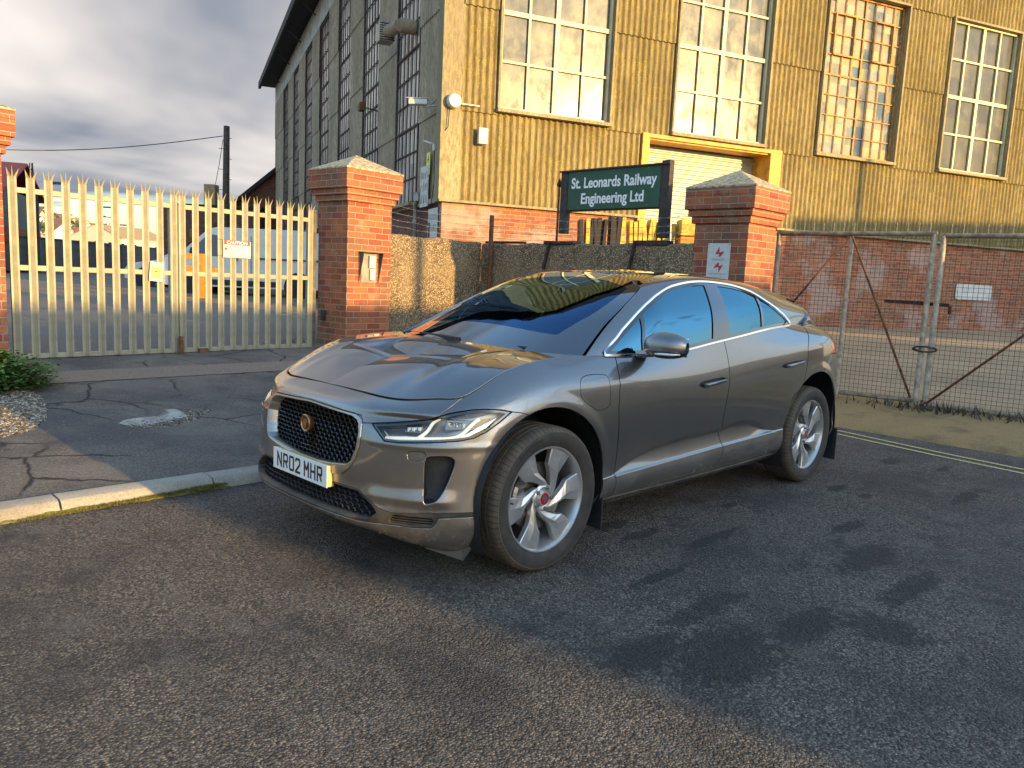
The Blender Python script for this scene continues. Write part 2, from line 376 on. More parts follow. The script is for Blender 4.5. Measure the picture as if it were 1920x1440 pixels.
# footway: smoother old tarmac with cracks, dust
t = NT('footway'); co = t.obj(world=True); big = t.noise(co, 1.3, 6, .6); fine = t.noise(co, 140, 4, .7)
cr = t.vor(t.mix(.12, co, t.noise(co, 4, 4, .6, col=True)), 1.5, 'DISTANCE_TO_EDGE')
ag = t.vor(co, 130, out=1)
c = t.ramp(t.mix(.5, fine, t.sep(ag)[0]), (.25, (.065, .056, .048)), (.6, (.135, .115, .092)), (.85, (.25, .21, .165)))
c = t.mix(t.ramp(big, (.42, .55), (.58, 0.0)), c, (.035, .034, .036))
c = t.mix(t.ramp(t.noise(t.obj(world=True, loc=(4, 4, 0)), .8, 5), (.5, 0.0), (.62, .35)), c, (.22, .19, .15))
crk = t.math('MULTIPLY', t.ramp(cr, (.004, 1.0), (.022, 0.0)), t.ramp(t.noise(t.obj(world=True, loc=(8, 1, 0)), .9, 3), (.46, 0.0), (.56, 1.0)))
c = t.mix(crk, c, (.008, .008, .008)); t.set(Base_Color=c, Roughness=.85)
t.bump(t.math('SUBTRACT', t.math('ADD', fine, t.math('MULTIPLY', t.noise(co, 35, 4), .8)), t.math('MULTIPLY', crk, 1.6)), .8, .008)
# yard ground (old concrete / hardstanding), verge with moss
t = NT('yard'); co = t.obj(world=True); big = t.noise(co, .35, 6, .6); fine = t.noise(co, 40, 5, .7)
c = t.ramp(fine, (.3, (.135, .10, .077)), (.7, (.29, .22, .165))); c = t.mix(t.ramp(big, (.4, 0.0), (.6, .55)), c, (.19, .15, .11))
t.set(Base_Color=c, Roughness=.92); t.bump(t.noise(co, 22, 4, .7), .8, .03)
t = NT('verge'); co = t.obj(world=True); big = t.noise(co, .9, 6, .6); fine = t.noise(co, 70, 5, .75)
c = t.ramp(fine, (.3, (.22, .135, .05)), (.7, (.48, .31, .13))); c = t.mix(t.ramp(big, (.48, 0.0), (.64, .5)), c, (.17, .14, .035))
c = t.mix(t.ramp(t.noise(co, 2.2, 5), (.55, 0.0), (.7, .5)), c, (.07, .055, .04))
t.set(Base_Color=c, Roughness=.95); t.bump(fine, .9, .02)
t = NT('kerbstone'); co = t.obj(world=True); fine = t.noise(co, 90, 5, .7); big = t.noise(co, 3, 5)
c = t.ramp(fine, (.3, (.22, .195, .155)), (.7, (.42, .385, .31))); c = t.mix(t.ramp(big, (.45, 0.0), (.65, .6)), c, (.14, .12, .09))
t.set(Base_Color=c, Roughness=.9); t.bump(fine, .7, .008)
t = NT('line_yellow'); co = t.obj(world=True); fine = t.noise(co, 60, 5, .75)
c = t.mix(t.ramp(fine, (.42, 0.0), (.62, .75)), (.62, .50, .20), (.12, .10, .07)); t.set(Base_Color=c, Roughness=.8); t.bump(fine, .5, .006)
t = NT('sandy'); co = t.obj(world=True); fine = t.noise(co, 30, 5, .7); big = t.noise(co, .5, 5)
c = t.ramp(fine, (.3, (.30, .20, .11)), (.7, (.50, .36, .21))); c = t.mix(t.ramp(big, (.42, 0.0), (.6, .5)), c, (.20, .15, .09)); t.set(Base_Color=c, Roughness=.95); t.bump(fine, .8, .02)
t = NT('gravel_mat'); co = t.obj(world=True); v = t.vor(co, 60, out=1)
c = t.ramp(t.sep(v)[0], (0.0, (.05, .035, .02)), (.6, (.19, .14, .09)), (1.0, (.5, .46, .38))); t.set(Base_Color=c, Roughness=.9); t.bump(t.vor(co, 60), 1.0, .02)
# ---- car
def paint():
    t = NT('car_paint'); co = t.obj(world=True); z = t.sep(co)[2]; x = t.sep(co)[0]
    g = t.n('ShaderNodeNewGeometry'); fl = t.vor(co, 900, out=1)
    base = t.mix(.08, (.125, .113, .104), fl)
    dn_ = t.noise(co, 7, 6, .7); df = t.noise(t.obj(scale=(1, 1, .3), world=True), 60, 5, .8)
    low = t.ramp(z, (.22, 1.0), (.62, 0.0))
    dust = t.math('MULTIPLY', low, t.ramp(dn_, (.35, .10), (.65, .75)))
    dust = t.math('MULTIPLY', dust, t.ramp(df, (.35, .5), (.65, 1.0)))
    dust = t.math('ADD', dust, .045, True)
    speck = t.math('MULTIPLY', t.ramp(t.noise(co, 120, 2), (.70, 0.0), (.75, .35)), t.ramp(z, (.3, 1.0), (.8, 0.0)))
    dust = t.math('MAXIMUM', dust, speck)
    t.set(Base_Color=t.mix(dust, base, (.20, .165, .12)), Metallic=t.math('SUBTRACT', .88, t.math('MULTIPLY', dust, .88)), Roughness=t.math('ADD', .31, t.math('MULTIPLY', dust, .5)))
    t.b.inputs['Coat Weight'].default_value = 1.0; t.b.inputs['Coat IOR'].default_value = 1.85
    t.l(t.math('ADD', .02, t.math('MULTIPLY', dust, .55)), t.b.inputs['Coat Roughness'])
    t.bump(t.noise(co, 700, 1), .012, .0005)
paint()
def simple(name, col, rough, metal=0, ior=1.5, coat=0, trans=0, alpha=1):
    t = NT(name); t.set(Base_Color=col, Roughness=rough, Metallic=metal, IOR=ior); t.b.inputs['Coat Weight'].default_value = coat
    t.b.inputs['Transmission Weight'].default_value = trans; return t.m
simple('gloss_black', (.008, .008, .009), .04, 0, 1.6, 1.0)
t = NT('roof_glass'); t.set(Base_Color=(.006, .006, .008), Roughness=.02, IOR=1.9); t.b.inputs['Coat Weight'].default_value = 1.0; t.b.inputs['Coat Roughness'].default_value = .01
plain('matt_black', (.018, .018, .019), .65, var=.3, vs=30, bump=.15, bs=200)
plain('dirty_black', (.040, .032, .022), .55, var=.5, vs=9, bump=.2, bs=120)
simple('chrome', (.80, .82, .84), .12, 1)
simple('satin_grey', (.34, .32, .29), .28, .9)
plain('alloy', (.56, .55, .53), .30, .75, var=.08, vs=8)
plain('alloy_dark', (.05, .048, .045), .5, .4)
plain('disc', (.28, .25, .22), .35, .9, var=.2)
simple('badge_dark', (.16, .06, .03), .4, .6); simple('badge_red', (.35, .01, .02), .3); simple('badge_gold', (.50, .27, .12), .3, .85)
simple('plate_white', (.74, .74, .72), .35); simple('plate_sunlit', (.60, .50, .22), .4); simple('plate_black', (.01, .01, .01), .4)
simple('tail_red', (.45, .012, .012), .08, 0, 1.5, 1.0)
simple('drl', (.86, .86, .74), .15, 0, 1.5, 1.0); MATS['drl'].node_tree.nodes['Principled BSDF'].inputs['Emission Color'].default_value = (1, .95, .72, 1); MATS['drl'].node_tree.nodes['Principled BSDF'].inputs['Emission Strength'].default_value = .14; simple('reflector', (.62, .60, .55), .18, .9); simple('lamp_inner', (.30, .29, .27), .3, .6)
simple('indicator', (.70, .70, .70), .15, .3, 1.5, 1.0)
def glass(name, tint, ior, dark, rough=.0, spec_tint=(1, 1, 1)):
    """thin automotive glass: Fresnel mirror over a tinted see-through pane"""
    t = NT(name); t.t.nodes.remove(t.b)
    tr = t.n('ShaderNodeBsdfTransparent'); tr.inputs[0].default_value = (*tint, 1)
    gl = t.n('ShaderNodeBsdfGlossy'); gl.inputs[0].default_value = (*spec_tint, 1); gl.inputs['Roughness'].default_value = rough
    fr = t.n('ShaderNodeFresnel'); fr.inputs[0].default_value = ior
    df = t.n('ShaderNodeBsdfDiffuse'); df.inputs[0].default_value = (.02, .022, .026, 1)
    m1 = t.n('ShaderNodeMixShader'); m1.inputs[0].default_value = dark; t.l(tr.outputs[0], m1.inputs[1]); t.l(df.outputs[0], m1.inputs[2])
    m = t.n('ShaderNodeMixShader'); t.l(fr.outputs[0], m.inputs[0]); t.l(m1.outputs[0], m.inputs[1]); t.l(gl.outputs[0], m.inputs[2])
    t.l(m.outputs[0], t.out.inputs[0]); return t.m
glass('windscreen_glass', (.60, .66, .74), 2.1, .03, 0, (.30, .56, 1.0)); glass('side_glass', (.12, .14, .16), 3.2, .3, 0, (.36, .80, 1.0)); glass('lens', (.96, .96, .96), 1.42, .0)  # blue mirror tint puts the sky's blue into the car glass reflections
plain('seat_black', (.09, .09, .095), .6, var=.2); plain('interior', (.045, .045, .05), .6)
# tyre
t = NT('tyre'); co = t.obj(); x, y, z = t.sep(co)
n = t.noise(co, 12, 5, .7)
t.set(Base_Color=t.mix(t.ramp(n, (.35, 0.0), (.7, .7)), (.020, .019, .018), (.065, .050, .036)), Roughness=.78); t.bump(t.noise(co, 200, 3), .3, .002)
t = NT('tread'); co = t.obj(); x, y, z = t.sep(co)
n = t.noise(co, 10, 5, .7)
t.set(Base_Color=t.mix(t.ramp(n, (.3, .1), (.65, .85)), (.035, .03, .026), (.135, .10, .062)), Roughness=.85)
t.bump(t.noise(co, 150, 3), .4, .003)
# ================================================================== ground
def hs(x, y):
    s = math.hypot(max(-5.75 - x, 0), max(-1.45 - y, 0))
    return float(np.interp(s, [0, .14, 4.4, 7, 12, 1e5], [.065, .07, .38, .50, .59, .59]))
def gpx(u, v, dz=0.0):
    """ground point seen at a photo pixel"""
    r = CM.T @ np.array([(u - 960) / CF, (v - 720) / CF, 1.0]); z = .2; p = None
    for _ in range(40):
        p = CP + r * ((z - CP[2]) / r[2]); z = .5 * z + .5 * (hs(p[0], p[1]) if (p[0] < -5.75 or p[1] < -1.45) else 0.0)
    return (float(p[0]), float(p[1]), float(z) + dz)
def sheet(name, xs, ys, mat, zf=hs, dz=0.0):
    P = np.array([[(x, y, zf(x, y) + dz) for y in ys] for x in xs]); m = MB(); m.grid(P)
    o = m.build(name, mat, smooth=True, kind='structure'); 
    if o.data.polygons[0].normal.z < 0:
        o.data.flip_normals()
    return o
far = [-1500, -600, -300, -150, -80, -50, -35]
sheet('road', [-5.74, -4, -2, 0, 2, 5, 10, 30, 100, 400, 1500], [-1.44, 0, 2, 4, 8, 20, 60, 200, 600, 1500], MATS['asphalt'], lambda x, y: 0.0)
sheet('pavement', list(np.linspace(-5.70, 8, 30)) + [20, 60, 300, 1500], list(np.linspace(-6.05, -1.585, 24)), MATS['footway'])
sheet('verge', list(np.linspace(-7.4, -6.0, 9)) + [-5.9, -5.8, -5.735], [-6.05] + list(np.linspace(-5.5, 6, 20)) + [20, 60, 400], MATS['verge'], lambda x, y: hs(x, y) if y < -1.58 else float(np.interp(x, [-6.1, -5.85, -5.735], [hs(-6.1, y), .045, .001])) if x > -6.1 else hs(x, y))
sheet('yard_ground', far + list(np.linspace(-25, -7.4, 24)) + [-6, -5.0, -3, 0, 5, 20, 100, 400, 1500], far + list(np.linspace(-25, -6.05, 24)), MATS['yard'])
sheet('yard_forecourt', far + list(np.linspace(-25, -7.4, 24)), [-6.05, -5, -4, -3, -2, -1, 0, 1, 2, 4, 8, 20, 60, 300, 1500], MATS['sandy'])
# kerb of individual worn stones laid as one edging
m = MB(); x = -5.7; random.seed(3)
while x < 40:
    L = random.choice((.9, .91, .915)) if x < 8 else 5; g = .012
    z1 = .072 + random.uniform(-.006, .006); yo = random.uniform(-.006, .006)
    prof = [(-1.405 + yo, -.05), (-1.418 + yo, .03), (-1.445 + yo, z1 - .008), (-1.46 + yo, z1), (-1.585 + yo, z1 + .004), (-1.60 + yo, -.05)]
    P = np.array([[(xx, a, b + random.uniform(-.0015, .0015)) for a, b in prof] for xx in np.linspace(x, x + L - g, 7)]); m.grid(P, flip=True)
    for e in (0, -1): m.add(P[e], [tuple(range(6))])
    x += L
m.build('kerb', MATS['kerbstone'], smooth=False, ang=40, kind='structure')
# double yellow lines and their worn continuation along the near kerb
def strip(name, pts, w, mat, dz=.004, kind='structure', zf=None):
    m = MB(); n = len(pts); L = []
    for i, p in enumerate(pts):
        a = Vector(pts[max(i - 1, 0)]); b = Vector(pts[min(i + 1, n - 1)]); t = (b - a).normalized(); nn = Vector((-t.y, t.x)) * w / 2
        L.append([(p[0] - nn.x, p[1] - nn.y, (zf(*p) if zf else 0) + dz), (p[0] + nn.x, p[1] + nn.y, (zf(*p) if zf else 0) + dz)])
    m.grid(np.array(L)); o = m.build(name, mat, kind=kind)
    if o.data.polygons[0].normal.z < 0: o.data.flip_normals()
    return o
for k, off in enumerate((0.0, .19)):
    strip('road_marking', [(-5.53 + off - .10, -.9 ), (-5.40 + off - .10, .2), (-5.16 + off*.95 - .10, 1.2), (-5.02 + off*.95 - .10, 2.0), (-4.7 + off - .10, 4.0), (-4.1 + off, 8.0), (-1.5 + off, 30)], .055, MATS['line_yellow'])
def decal(name, px, mat, dz=.005, kind='structure', **k):
    pts = [gpx(u, v, dz) for u, v in px]; m = MB(); c = np.mean(pts, axis=0)
    n = len(pts); m.add(pts + [tuple(c)], [(i, (i + 1) % n, n) for i in range(n)]); o = m.build(name, mat, kind=kind, **k)
    if o.data.polygons[0].normal.z < 0: o.data.flip_normals()
    return o
# concrete threshold strip across the drive, broken tarmac
NT_ = MATS
sheet('threshold_strip', list(np.linspace(-5.0, 1.25, 12)), list(np.linspace(-5.15, -4.62, 5)), MATS['yard'], dz=.006)
decal('bare_concrete', [(222, 795), (232, 789), (260, 784), (300, 781), (318, 776), (310, 769), (330, 768), (345, 776), (352, 782), (320, 789), (280, 797), (240, 799)], MATS['concrete'])
def pebbles(name, px, n, r0, r1, mat, seed, **k):
    random.seed(seed); pts = [gpx(u, v) for u, v in px]; xs = [p[0] for p in pts]; ys = [p[1] for p in pts]; m = MB()
    def inside(x, y):
        c = False; j = len(pts) - 1
        for i in range(len(pts)):
            if (ys[i] > y) != (ys[j] > y) and x < (xs[j] - xs[i]) * (y - ys[i]) / (ys[j] - ys[i]) + xs[i]: c = not c
            j = i
        return c
    for _ in range(n):
        for _t in range(20):
            x = random.uniform(min(xs), max(xs)); y = random.uniform(min(ys), max(ys))
            if inside(x, y): break
        r = random.uniform(r0, r1); z = hs(x, y); a = random.uniform(0, 3.1)
        vs = [(x + r * sx * math.cos(a + k_ * math.pi / 3) , y + r * math.sin(a + k_ * math.pi / 3) * .8, z + .001) for k_ in range(6) for sx in (1,)] + [(x + random.uniform(-.2, .2) * r, y, z + r * random.uniform(.45, .8))]
        m.add(vs, [(i, (i + 1) % 6, 6) for i in range(6)])
    return m.build(name, mat, kind='stuff', **k)
pebbles('loose_gravel', [(235, 790), (330, 778), (345, 772), (400, 768), (385, 780), (330, 800), (250, 803)], 420, .006, .018, MATS['gravel_mat'], 1, label='loose chippings lying in the broken tarmac of the drive', category='gravel')
decal('gravel_bed', [(0, 735), (55, 733), (80, 745), (88, 775), (70, 800), (40, 812), (0, 818)], MATS['gravel_mat'], .006)
pebbles('gravel_heap', [(0, 733), (60, 733), (84, 760), (88, 785), (60, 806), (0, 822)], 1500, .007, .024, MATS['gravel_mat'], 2, label='stony rubble and soil spilling from the foot of the left pier', category='gravel')
pebbles('loose_stones', [(88, 700), (480, 690), (470, 830), (330, 890), (90, 940), (0, 940), (90, 800)], 220, .002, .006, MATS['concrete'], 5, label='small pale stones scattered over the worn pavement', category='stones')
def grass(name, pts, n, hgt, mat, seed, spread, **k):
    random.seed(seed); m = MB()
    for _ in range(n):
        t = random.random() * (len(pts) - 1); i = int(t); t -= i; a, b = pts[i], pts[min(i + 1, len(pts) - 1)]
        x = a[0] + (b[0] - a[0]) * t + random.gauss(0, spread[0]); y = a[1] + (b[1] - a[1]) * t + random.gauss(0, spread[1]); z = a[2] + (b[2] - a[2]) * t
        an = random.uniform(0, 6.3); h = hgt * random.uniform(.4, 1.2); w_ = h * .12; dx, dy = random.gauss(0, h * .5), random.gauss(0, h * .5)
        m.add([(x - w_ * math.cos(an), y - w_ * math.sin(an), z), (x + w_ * math.cos(an), y + w_ * math.sin(an), z), (x + dx, y + dy, z + h)], [(0, 1, 2)])
    return m.build(name, mat, kind='stuff', **k)
grass('kerb_moss', [(1.75, -1.40, .0), (1.2, -1.405, .01), (.8, -1.405, .02), (.62, -1.41, .02)], 6000, .020, MATS['mossy'], 4, (.03, .014), label='yellow green moss growing along the gutter at the kerb foot', category='moss')
m = MB(); P = []
for x in np.linspace(.55, 2.2, 60):
    h = max(0.0, .022 * (.35 + .65 * math.sin(x * 9 + math.sin(x * 23)))); P.append([(x, -1.39 + random.uniform(-.012, .012), .0015), (x, -1.395, h * .8), (x, -1.425, h + .012)])
m.grid(np.array(P)); m.build('gutter_moss', MATS['mossy'], smooth=True, kind='stuff', label='low bank of moss against the worn kerb stones', category='moss')
grass('verge_weeds', [(-6.95, .1, .13), (-7.05, .8, .13), (-7.15, 1.6, .13)], 260, .13, MATS['bark'], 6, (.09, .35), label='dead weeds hanging under the wire mesh gates', category='weeds')
grass('yard_weeds', [(-4.3, -6.6, .4), (-2.6, -6.5, .4)], 500, .07, MATS['leaf'], 8, (.2, .12), label='low weeds behind the foot of the palisade gate', category='weeds')
# faint tramlines across the yard
for q in ([(30, 512), (110, 518), (330, 560), (590, 600)], [(30, 500), (200, 521), (340, 540), (590, 566)], [(30, 536), (160, 541), (330, 548)]):
    strip('yard_marking', [gpx(*a)[:2] for a in q], .07, MATS['line_yellow'], .01, zf=hs)
# ================================================================== brick piers
def pier(cx, cy, sx, sy, rz, z0, ztop, zap, label, cap='cap_concrete', group='brick gate piers'):
    t = empty('brick_pier', (cx, cy, z0), rz, label=label, category='gate pier', group=group)
    m = MB(); cb = ztop - .415 - z0
    m.box((0, 0, cb / 2 - .25), (sx, sy, cb + .5))
    z = cb
    for i, (h, o) in enumerate(((.083, .035), (.083, .07), (.166, .105), (.083, .105))):
        if i == 3: break
        m.box((0, 0, z + h / 2), (sx + 2 * o, sy + 2 * o, h - .0004)); z += h
    z2 = z
    m.box((0, 0, z2 + .0415), (sx + .21, sy + .21, .083))
    sh = m.build('shaft', MATS['brick_pier'], t, bevel=.006)
    c = MB(); a, b = (sx + .22) / 2, (sy + .22) / 2; zz = z2 + .0835; ap = zap - z0
    n = 9; rings = []
    for k in range(n + 1):
        f = k / n; rings.append([(x * (1 - f) , y * (1 - f), zz + .022 + (ap - zz - .022) * f) for x, y in ((-a, -b), (a, -b), (a, b), (-a, b))])
    vs = [(-a, -b, zz), (a, -b, zz), (a, b, zz), (-a, b, zz)] + [q for r in rings[:-1] for q in r] + [(0, 0, ap)]
    fs = [(3, 2, 1, 0)]
    for k in range(n):
        for i in range(4): fs.append((k * 4 + i, k * 4 + (i + 1) % 4, k * 4 + 4 + (i + 1) % 4, k * 4 + 4 + i))
    for i in range(4): fs.append((n * 4 + i, n * 4 + (i + 1) % 4, n * 4 + 4))
    c.add(vs, fs); c.build('cap', MATS[cap], t, bevel=.004)
    return t
a4 = R(4)
dG = np.array([math.cos(R(184)), math.sin(R(184))]); nG = np.array([math.sin(R(4)), -math.cos(R(4))])   # along the gate, and away from the road
c2 = np.array([-3.09, -5.63]) + dG * .38 + nG * .33
P2 = pier(c2[0], c2[1], .76, .66, a4, .33, 2.80, 3.05, 'brick gate pier with an entry panel, between the palisade gate and the pebbled wall')
P3 = pier(-5.79 - .34, -1.24 - .37, .68, .74, 0, .06, 2.66, 2.92, 'brick gate pier with the electrical danger sign, beside the rusty mesh gates')
c1 = np.array([.83, -5.78]) - dG * .38 + nG * .33
P1 = pier(c1[0], c1[1], .76, .66, a4, .33, 2.86, 3.04, 'brick gate pier cut off by the left edge, beside the green weed')
# little black box on the dark side of pier 2
m = MB(); p = np.array([-3.09, -5.63]) + nG * .10; m.box((0, 0, 0), (.05, .075, .15)); o = m.build('black_socket', MATS['black'], bevel=.006, label='small black box low on the shaded side of the pier', category='box'); o.location = (-3.09 + nG[0]*.50 + .012, -5.63 + nG[1] * .50, .83); o.rotation_euler = (0, 0, a4)
# entry panel
cI = np.array([-3.09, -5.63]) + dG * .365 - nG * .0
t = empty('entry_panel', (cI[0], cI[1], 1.31), a4, label='hooded grey intercom panel on the sunlit face of the brick pier', category='intercom')
m = MB(); m.box((0, .006, .20), (.26, .012, .40)); m.build('back_plate', MATS['galv'], t, bevel=.002)
m = MB()
for s in (-1, 1): m.add([(s * .165, .012, 0), (s * .165, .012, .41), (s * .165, .115, .41), (s * .172, .012, 0), (s * .172, .012, .41), (s * .172, .115, .41)], [(0, 1, 2), (5, 4, 3), (0, 3, 4, 1), (1, 4, 5, 2), (2, 5, 3, 0)])
m.box((0, .06, .412), (.35, .115, .008)); m.build('hood', MATS['post_dark'], t)
m = MB(); m.box((-.035, .03, .285), (.105, .035, .165)); m.box((-.045, .028, .11), (.085, .03, .15)); m.build('keypad', MATS['sign_white'], t, bevel=.004)
# ================================================================== palisade gates
def pale_mb(h):
    """W-section pale with a triple-pointed splayed head"""
    m = MB(); w = .041
    xs = [-w, -w * .55, -w * .2, 0, w * .2, w * .55, w]; ys = [0, .0, .012, .004, .012, 0, 0]; ys = [-.0, .002, .014, .006, .014, .002, 0]
    zt = h - .12; P = []
    for z in (0, zt): P.append([(x, y, z) for x, y in zip(xs, ys)])
    Pb = [[(x, y - .0035, z) for x, y, z in r] for r in P]
    m.grid(np.array(P)); m.grid(np.array(Pb), flip=True)
    for sx in (0, 6): m.add([P[0][sx], P[1][sx], Pb[1][sx], Pb[0][sx]], [(0, 1, 2, 3)])
    for pts, tip in (((0, 1, 2), (-w * 1.42, .028, h - .03)), ((2, 3, 4), (0, .008, h)), ((4, 5, 6), (w * 1.42, .028, h - .03))):
        a = [P[1][i] for i in pts]; b = [Pb[1][i] for i in pts]; 
        md = tuple((np.array(a[0]) * .5 + np.array(a[2]) * .5) * .45 + np.array(tip) * .55)
        m.add(a + b + [tip], [(0, 1, 6), (1, 2, 6), (4, 3, 6), (5, 4, 6), (0, 3, 6), (2, 5, 6)])
    return m
G0 = np.array([.78, -5.87])
def gate_leaf(L0, L1, n, label, stile_side):
    o3 = G0 + dG * L0; t = empty('palisade_gate', (o3[0], o3[1], .38), R(184), label=label, category='gate', group='pale steel palisade gate leaves')
    W = L1 - L0; pale = pale_mb(1.965)
    first = None
    for i in range(n):
        x = .035 + (W - .07) * i / (n - 1)
        if first is None: first = pale.build('pale', MATS['pale_paint'], t); ob = first
        else: ob = first.copy(); COL.objects.link(ob); ob.parent = t
        ob.rotation_euler = (0, 0, math.pi + random.uniform(-.02, .02)); ob.location = (x, -.03, .015 + random.uniform(-.004, .004))
    for z, hh in ((.035, .05), (.955, .055), (1.735, .055)):
        m = MB(); m.box((W / 2, 0, z), (W, .05, hh)); m.build('rail', MATS['pale_paint'], t, bevel=.004)
    for x in ((W - .035, .03) if stile_side > 0 else (.035, W - .03)):
        m = MB(); big = (x == W - .035) or (x == .035 and stile_side < 0)
        ww = .09 if big else .04
        m.box((x, .01 if big else .03, .86), (ww, .06, 1.76)); m.build('stile', MATS['galv'] if big else MATS['pale_paint'], t, bevel=.004)
    return t
random.seed(11)
gate_leaf(0.01, 1.74, 11, 'left leaf of the pale palisade gate, carrying a small yellow notice', 1)
gl2 = gate_leaf(1.77, 3.63, 12, 'right leaf of the pale palisade gate, carrying the caution sign', -1)
m = MB(); m.box((0, 0, .95), (.055, .055, 1.95)); o = m.build('gate_post', MATS['post_dark'], bevel=.004, label='dark grey steel post between the palisade gate and the brick pier', category='post')
q = G0 + dG * 3.665; o.location = (q[0], q[1], .33); o.rotation_euler = (0, 0, a4)
# drop bolt in its rusty socket and the stop under the right leaf
q = G0 + dG * 1.74 - nG * .10; t = empty('drop_bolt', (q[0], q[1], .33), a4, label='rusty drop bolt standing in front of the meeting of the gate leaves', category='bolt')
m = MB(); m.tube([(0, 0, -.02), (0, 0, .26)], .028, 10); m.build('tube', MATS['rust'], t, smooth=True, ang=40)
m = MB(); m.box((0, 0, .0), (.13, .11, .03)); m.build('socket', MATS['rust'], t, bevel=.006)
q = G0 + dG * 2.04 - nG * .04; m = MB(); m.box((0, 0, .02), (.13, .08, .055)); o = m.build('gate_stop', MATS['rust'], bevel=.005, label='small rusty steel stop under the right palisade leaf', category='stop'); o.location = (q[0], q[1], hs(*q)); o.rotation_euler = (0, 0, a4)
# signs on the gate
def board(name, P, L, z0, z1, wdt, off, rz, mat, label, cat, tilt=0.0):
    t = empty(name, (P[0], P[1], (z0 + z1) / 2), rz, label=label, category=cat); t.rotation_euler = (0, tilt, rz)
    m = MB(); m.box((0, 0, 0), (wdt, .004, z1 - z0)); m.build('board', mat, t, bevel=.001)
    return t
FT = Matrix.Rotation(math.pi / 2, 4, 'X')      # text plane -> facing -y of the local frame
def textp(t, txt, size, x, z, y, mat, sx=1.0, flip=1, bold=0.0, name='lettering', depth=.0008, align='CENTER', sp=1.0):
    M = Matrix.Translation((x, y, z)) @ (Matrix.Rotation(math.pi, 4, 'Z') if flip > 0 else Matrix.Identity(4)) @ FT
    return text_mb(txt, size, depth, M, align, sx, bold, sp).build(name, mat, t)
# local +y of the gate frame (rz = 4 deg) points to the road
q = G0 + dG * 2.49 - nG * .062
t = board('caution_sign', q, 0, 1.555, 1.765, .375, 0, a4, MATS['sign_white'], 'white CAUTION sign with a red heading, wired to the right palisade leaf', 'sign')
m = MB(); m.box((0, .0035, .077), (.35, .002, .05)); m.build('heading_band', MATS['sign_red'], t)
textp(t, 'CAUTION', .050, 0, .077, .0052, MATS['letter_white'], 1.25, 1, .001)
m = MB(); random.seed(5)
for r_ in range(5):
    x = -.13 + (0.02 if r_ else 0)
    while x < .14:
        l = random.uniform(.012, .034); m.box((x + l / 2, .0032, .028 - r_ * .024), (l, .0012, .0085)); x += l + .008
m.build('small_print', MATS['sign_grey'], t)
m = MB(); m.lathe([(0, .0022), (.016, .0022), (.016, 0), (0, 0)], 16, Matrix.Translation((.152, .0035, 0.0)) @ Matrix.Rotation(-math.pi / 2, 4, 'X')); m.build('symbol', MATS['sign_red'], t)
m = MB()
for z in (.105, -.09): m.tube([(-.26, -.03, z + .01), (-.18, .002, z), (.18, .002, z), (.25, -.03, z + .01)], .002, 5)
m.build('tie_wire', MATS['cable'], t)
q = G0 + dG * 1.475 - nG * .062
t = board('yellow_notice', q, 0, 1.235, 1.455, .155, 0, a4, MATS['notice_paper'], 'faded notice with a bright yellow square, tied to the left palisade leaf', 'notice', tilt=R(-5))
m = MB(); m.box((0, .0034, -.01), (.115, .002, .125)); m.build('yellow_square', MATS['sign_yellow'], t)
m = MB(); m.box((0, .0052, .0), (.05, .002, .013)); m.build('black_bar', MATS['black'], t)
# ================================================================== pebbledashed wall, wires, post
dx_, dy_ = np.array([-1., 0.]), np.array([0., 1.])
W0 = np.array([-3.09, -5.63]) + nG * .10
def wall_seg(a, b, zt, th, label, bumps=1):
    t = Vector((b[0] - a[0], b[1] - a[1])); L = t.length; m = MB(); n = int(L / .05); random.seed(21)
    P = []
    zs = list(np.linspace(-.3, zt, 40))
    ang = math.atan2(t.y, t.x)
    prof = [(-.0, z) for z in zs] + [(.02, zt + .02), (th - .02, zt + .02)] + [(th, z) for z in zs[::-1]]
    for i in range(n + 1):
        x = L * i / n; P.append([(x, -yy if False else yy, z + (.012 * math.sin(x * 7) + random.uniform(-.008, .008) if z > zt - .03 else 0)) for yy, z in prof])
    P = np.array(P)
    for i in range(P.shape[0]):
        for j in range(40): P[i, j, 1] -= random.uniform(0, .012); P[i, -1 - j, 1] += random.uniform(0, .012)
    m.grid(P); 
    for e in (0, -1): m.add(P[e], [tuple(range(len(prof)))])
    o = m.build('pebbled_wall', MATS['pebbledash'], label=label, category='wall', group='pebbledashed yard walls'); o.location = (a[0], a[1], 0); o.rotation_euler = (0, 0, ang)
    return o
wa = W0 + dG * .765; wb = W0 + dG * 2.72
wall_seg(wa, wb, 1.99, -.2 if False else .2, 'sunlit stretch of pebbledashed wall from the brick pier to the corner')
wc = np.array([wb[0], wb[1] + .02]); wd = np.array([wb[0] + .0, -1.24 - .74])
wall_seg(wc, wd, 1.97, .2, 'shaded stretch of pebbledashed wall under the green name board')
# rusty post and steel angles on the wall
m = MB(); 
xw = wb[0]
o = None
m.bar((xw + .06, wb[1] + .29, .1), (xw + .06, wb[1] + .29, 2.43), .055, .055); m.bar((xw + .035, wb[1] + .265, .1), (xw + .035, wb[1] + .265, 2.40), .05, .012)
m.build('fence_post', MATS['rust'], bevel=.006, label='rusty steel post standing against the corner of the pebbled wall', category='post')
m = MB(); m.bar((xw - .09, wb[1] + .05, 2.02), (xw - .09, wb[1] + .88, 2.015), .10, .035); m.build('steel_angle', MATS['steel_brown'], bevel=.004, label='flat rusty steel bar lying on the wall top beside the fence post', category='steel bar', group='rusty steels on the wall')
m = MB()
m.bar((xw - .06, wb[1] + 1.38, 2.01), (xw - .06, wb[1] + 1.98, 2.01), .16, .05); m.bar((xw + .035, wb[1] + 1.42, 1.62), (xw + .035, wb[1] + 1.52, 2.03), .05, .03)
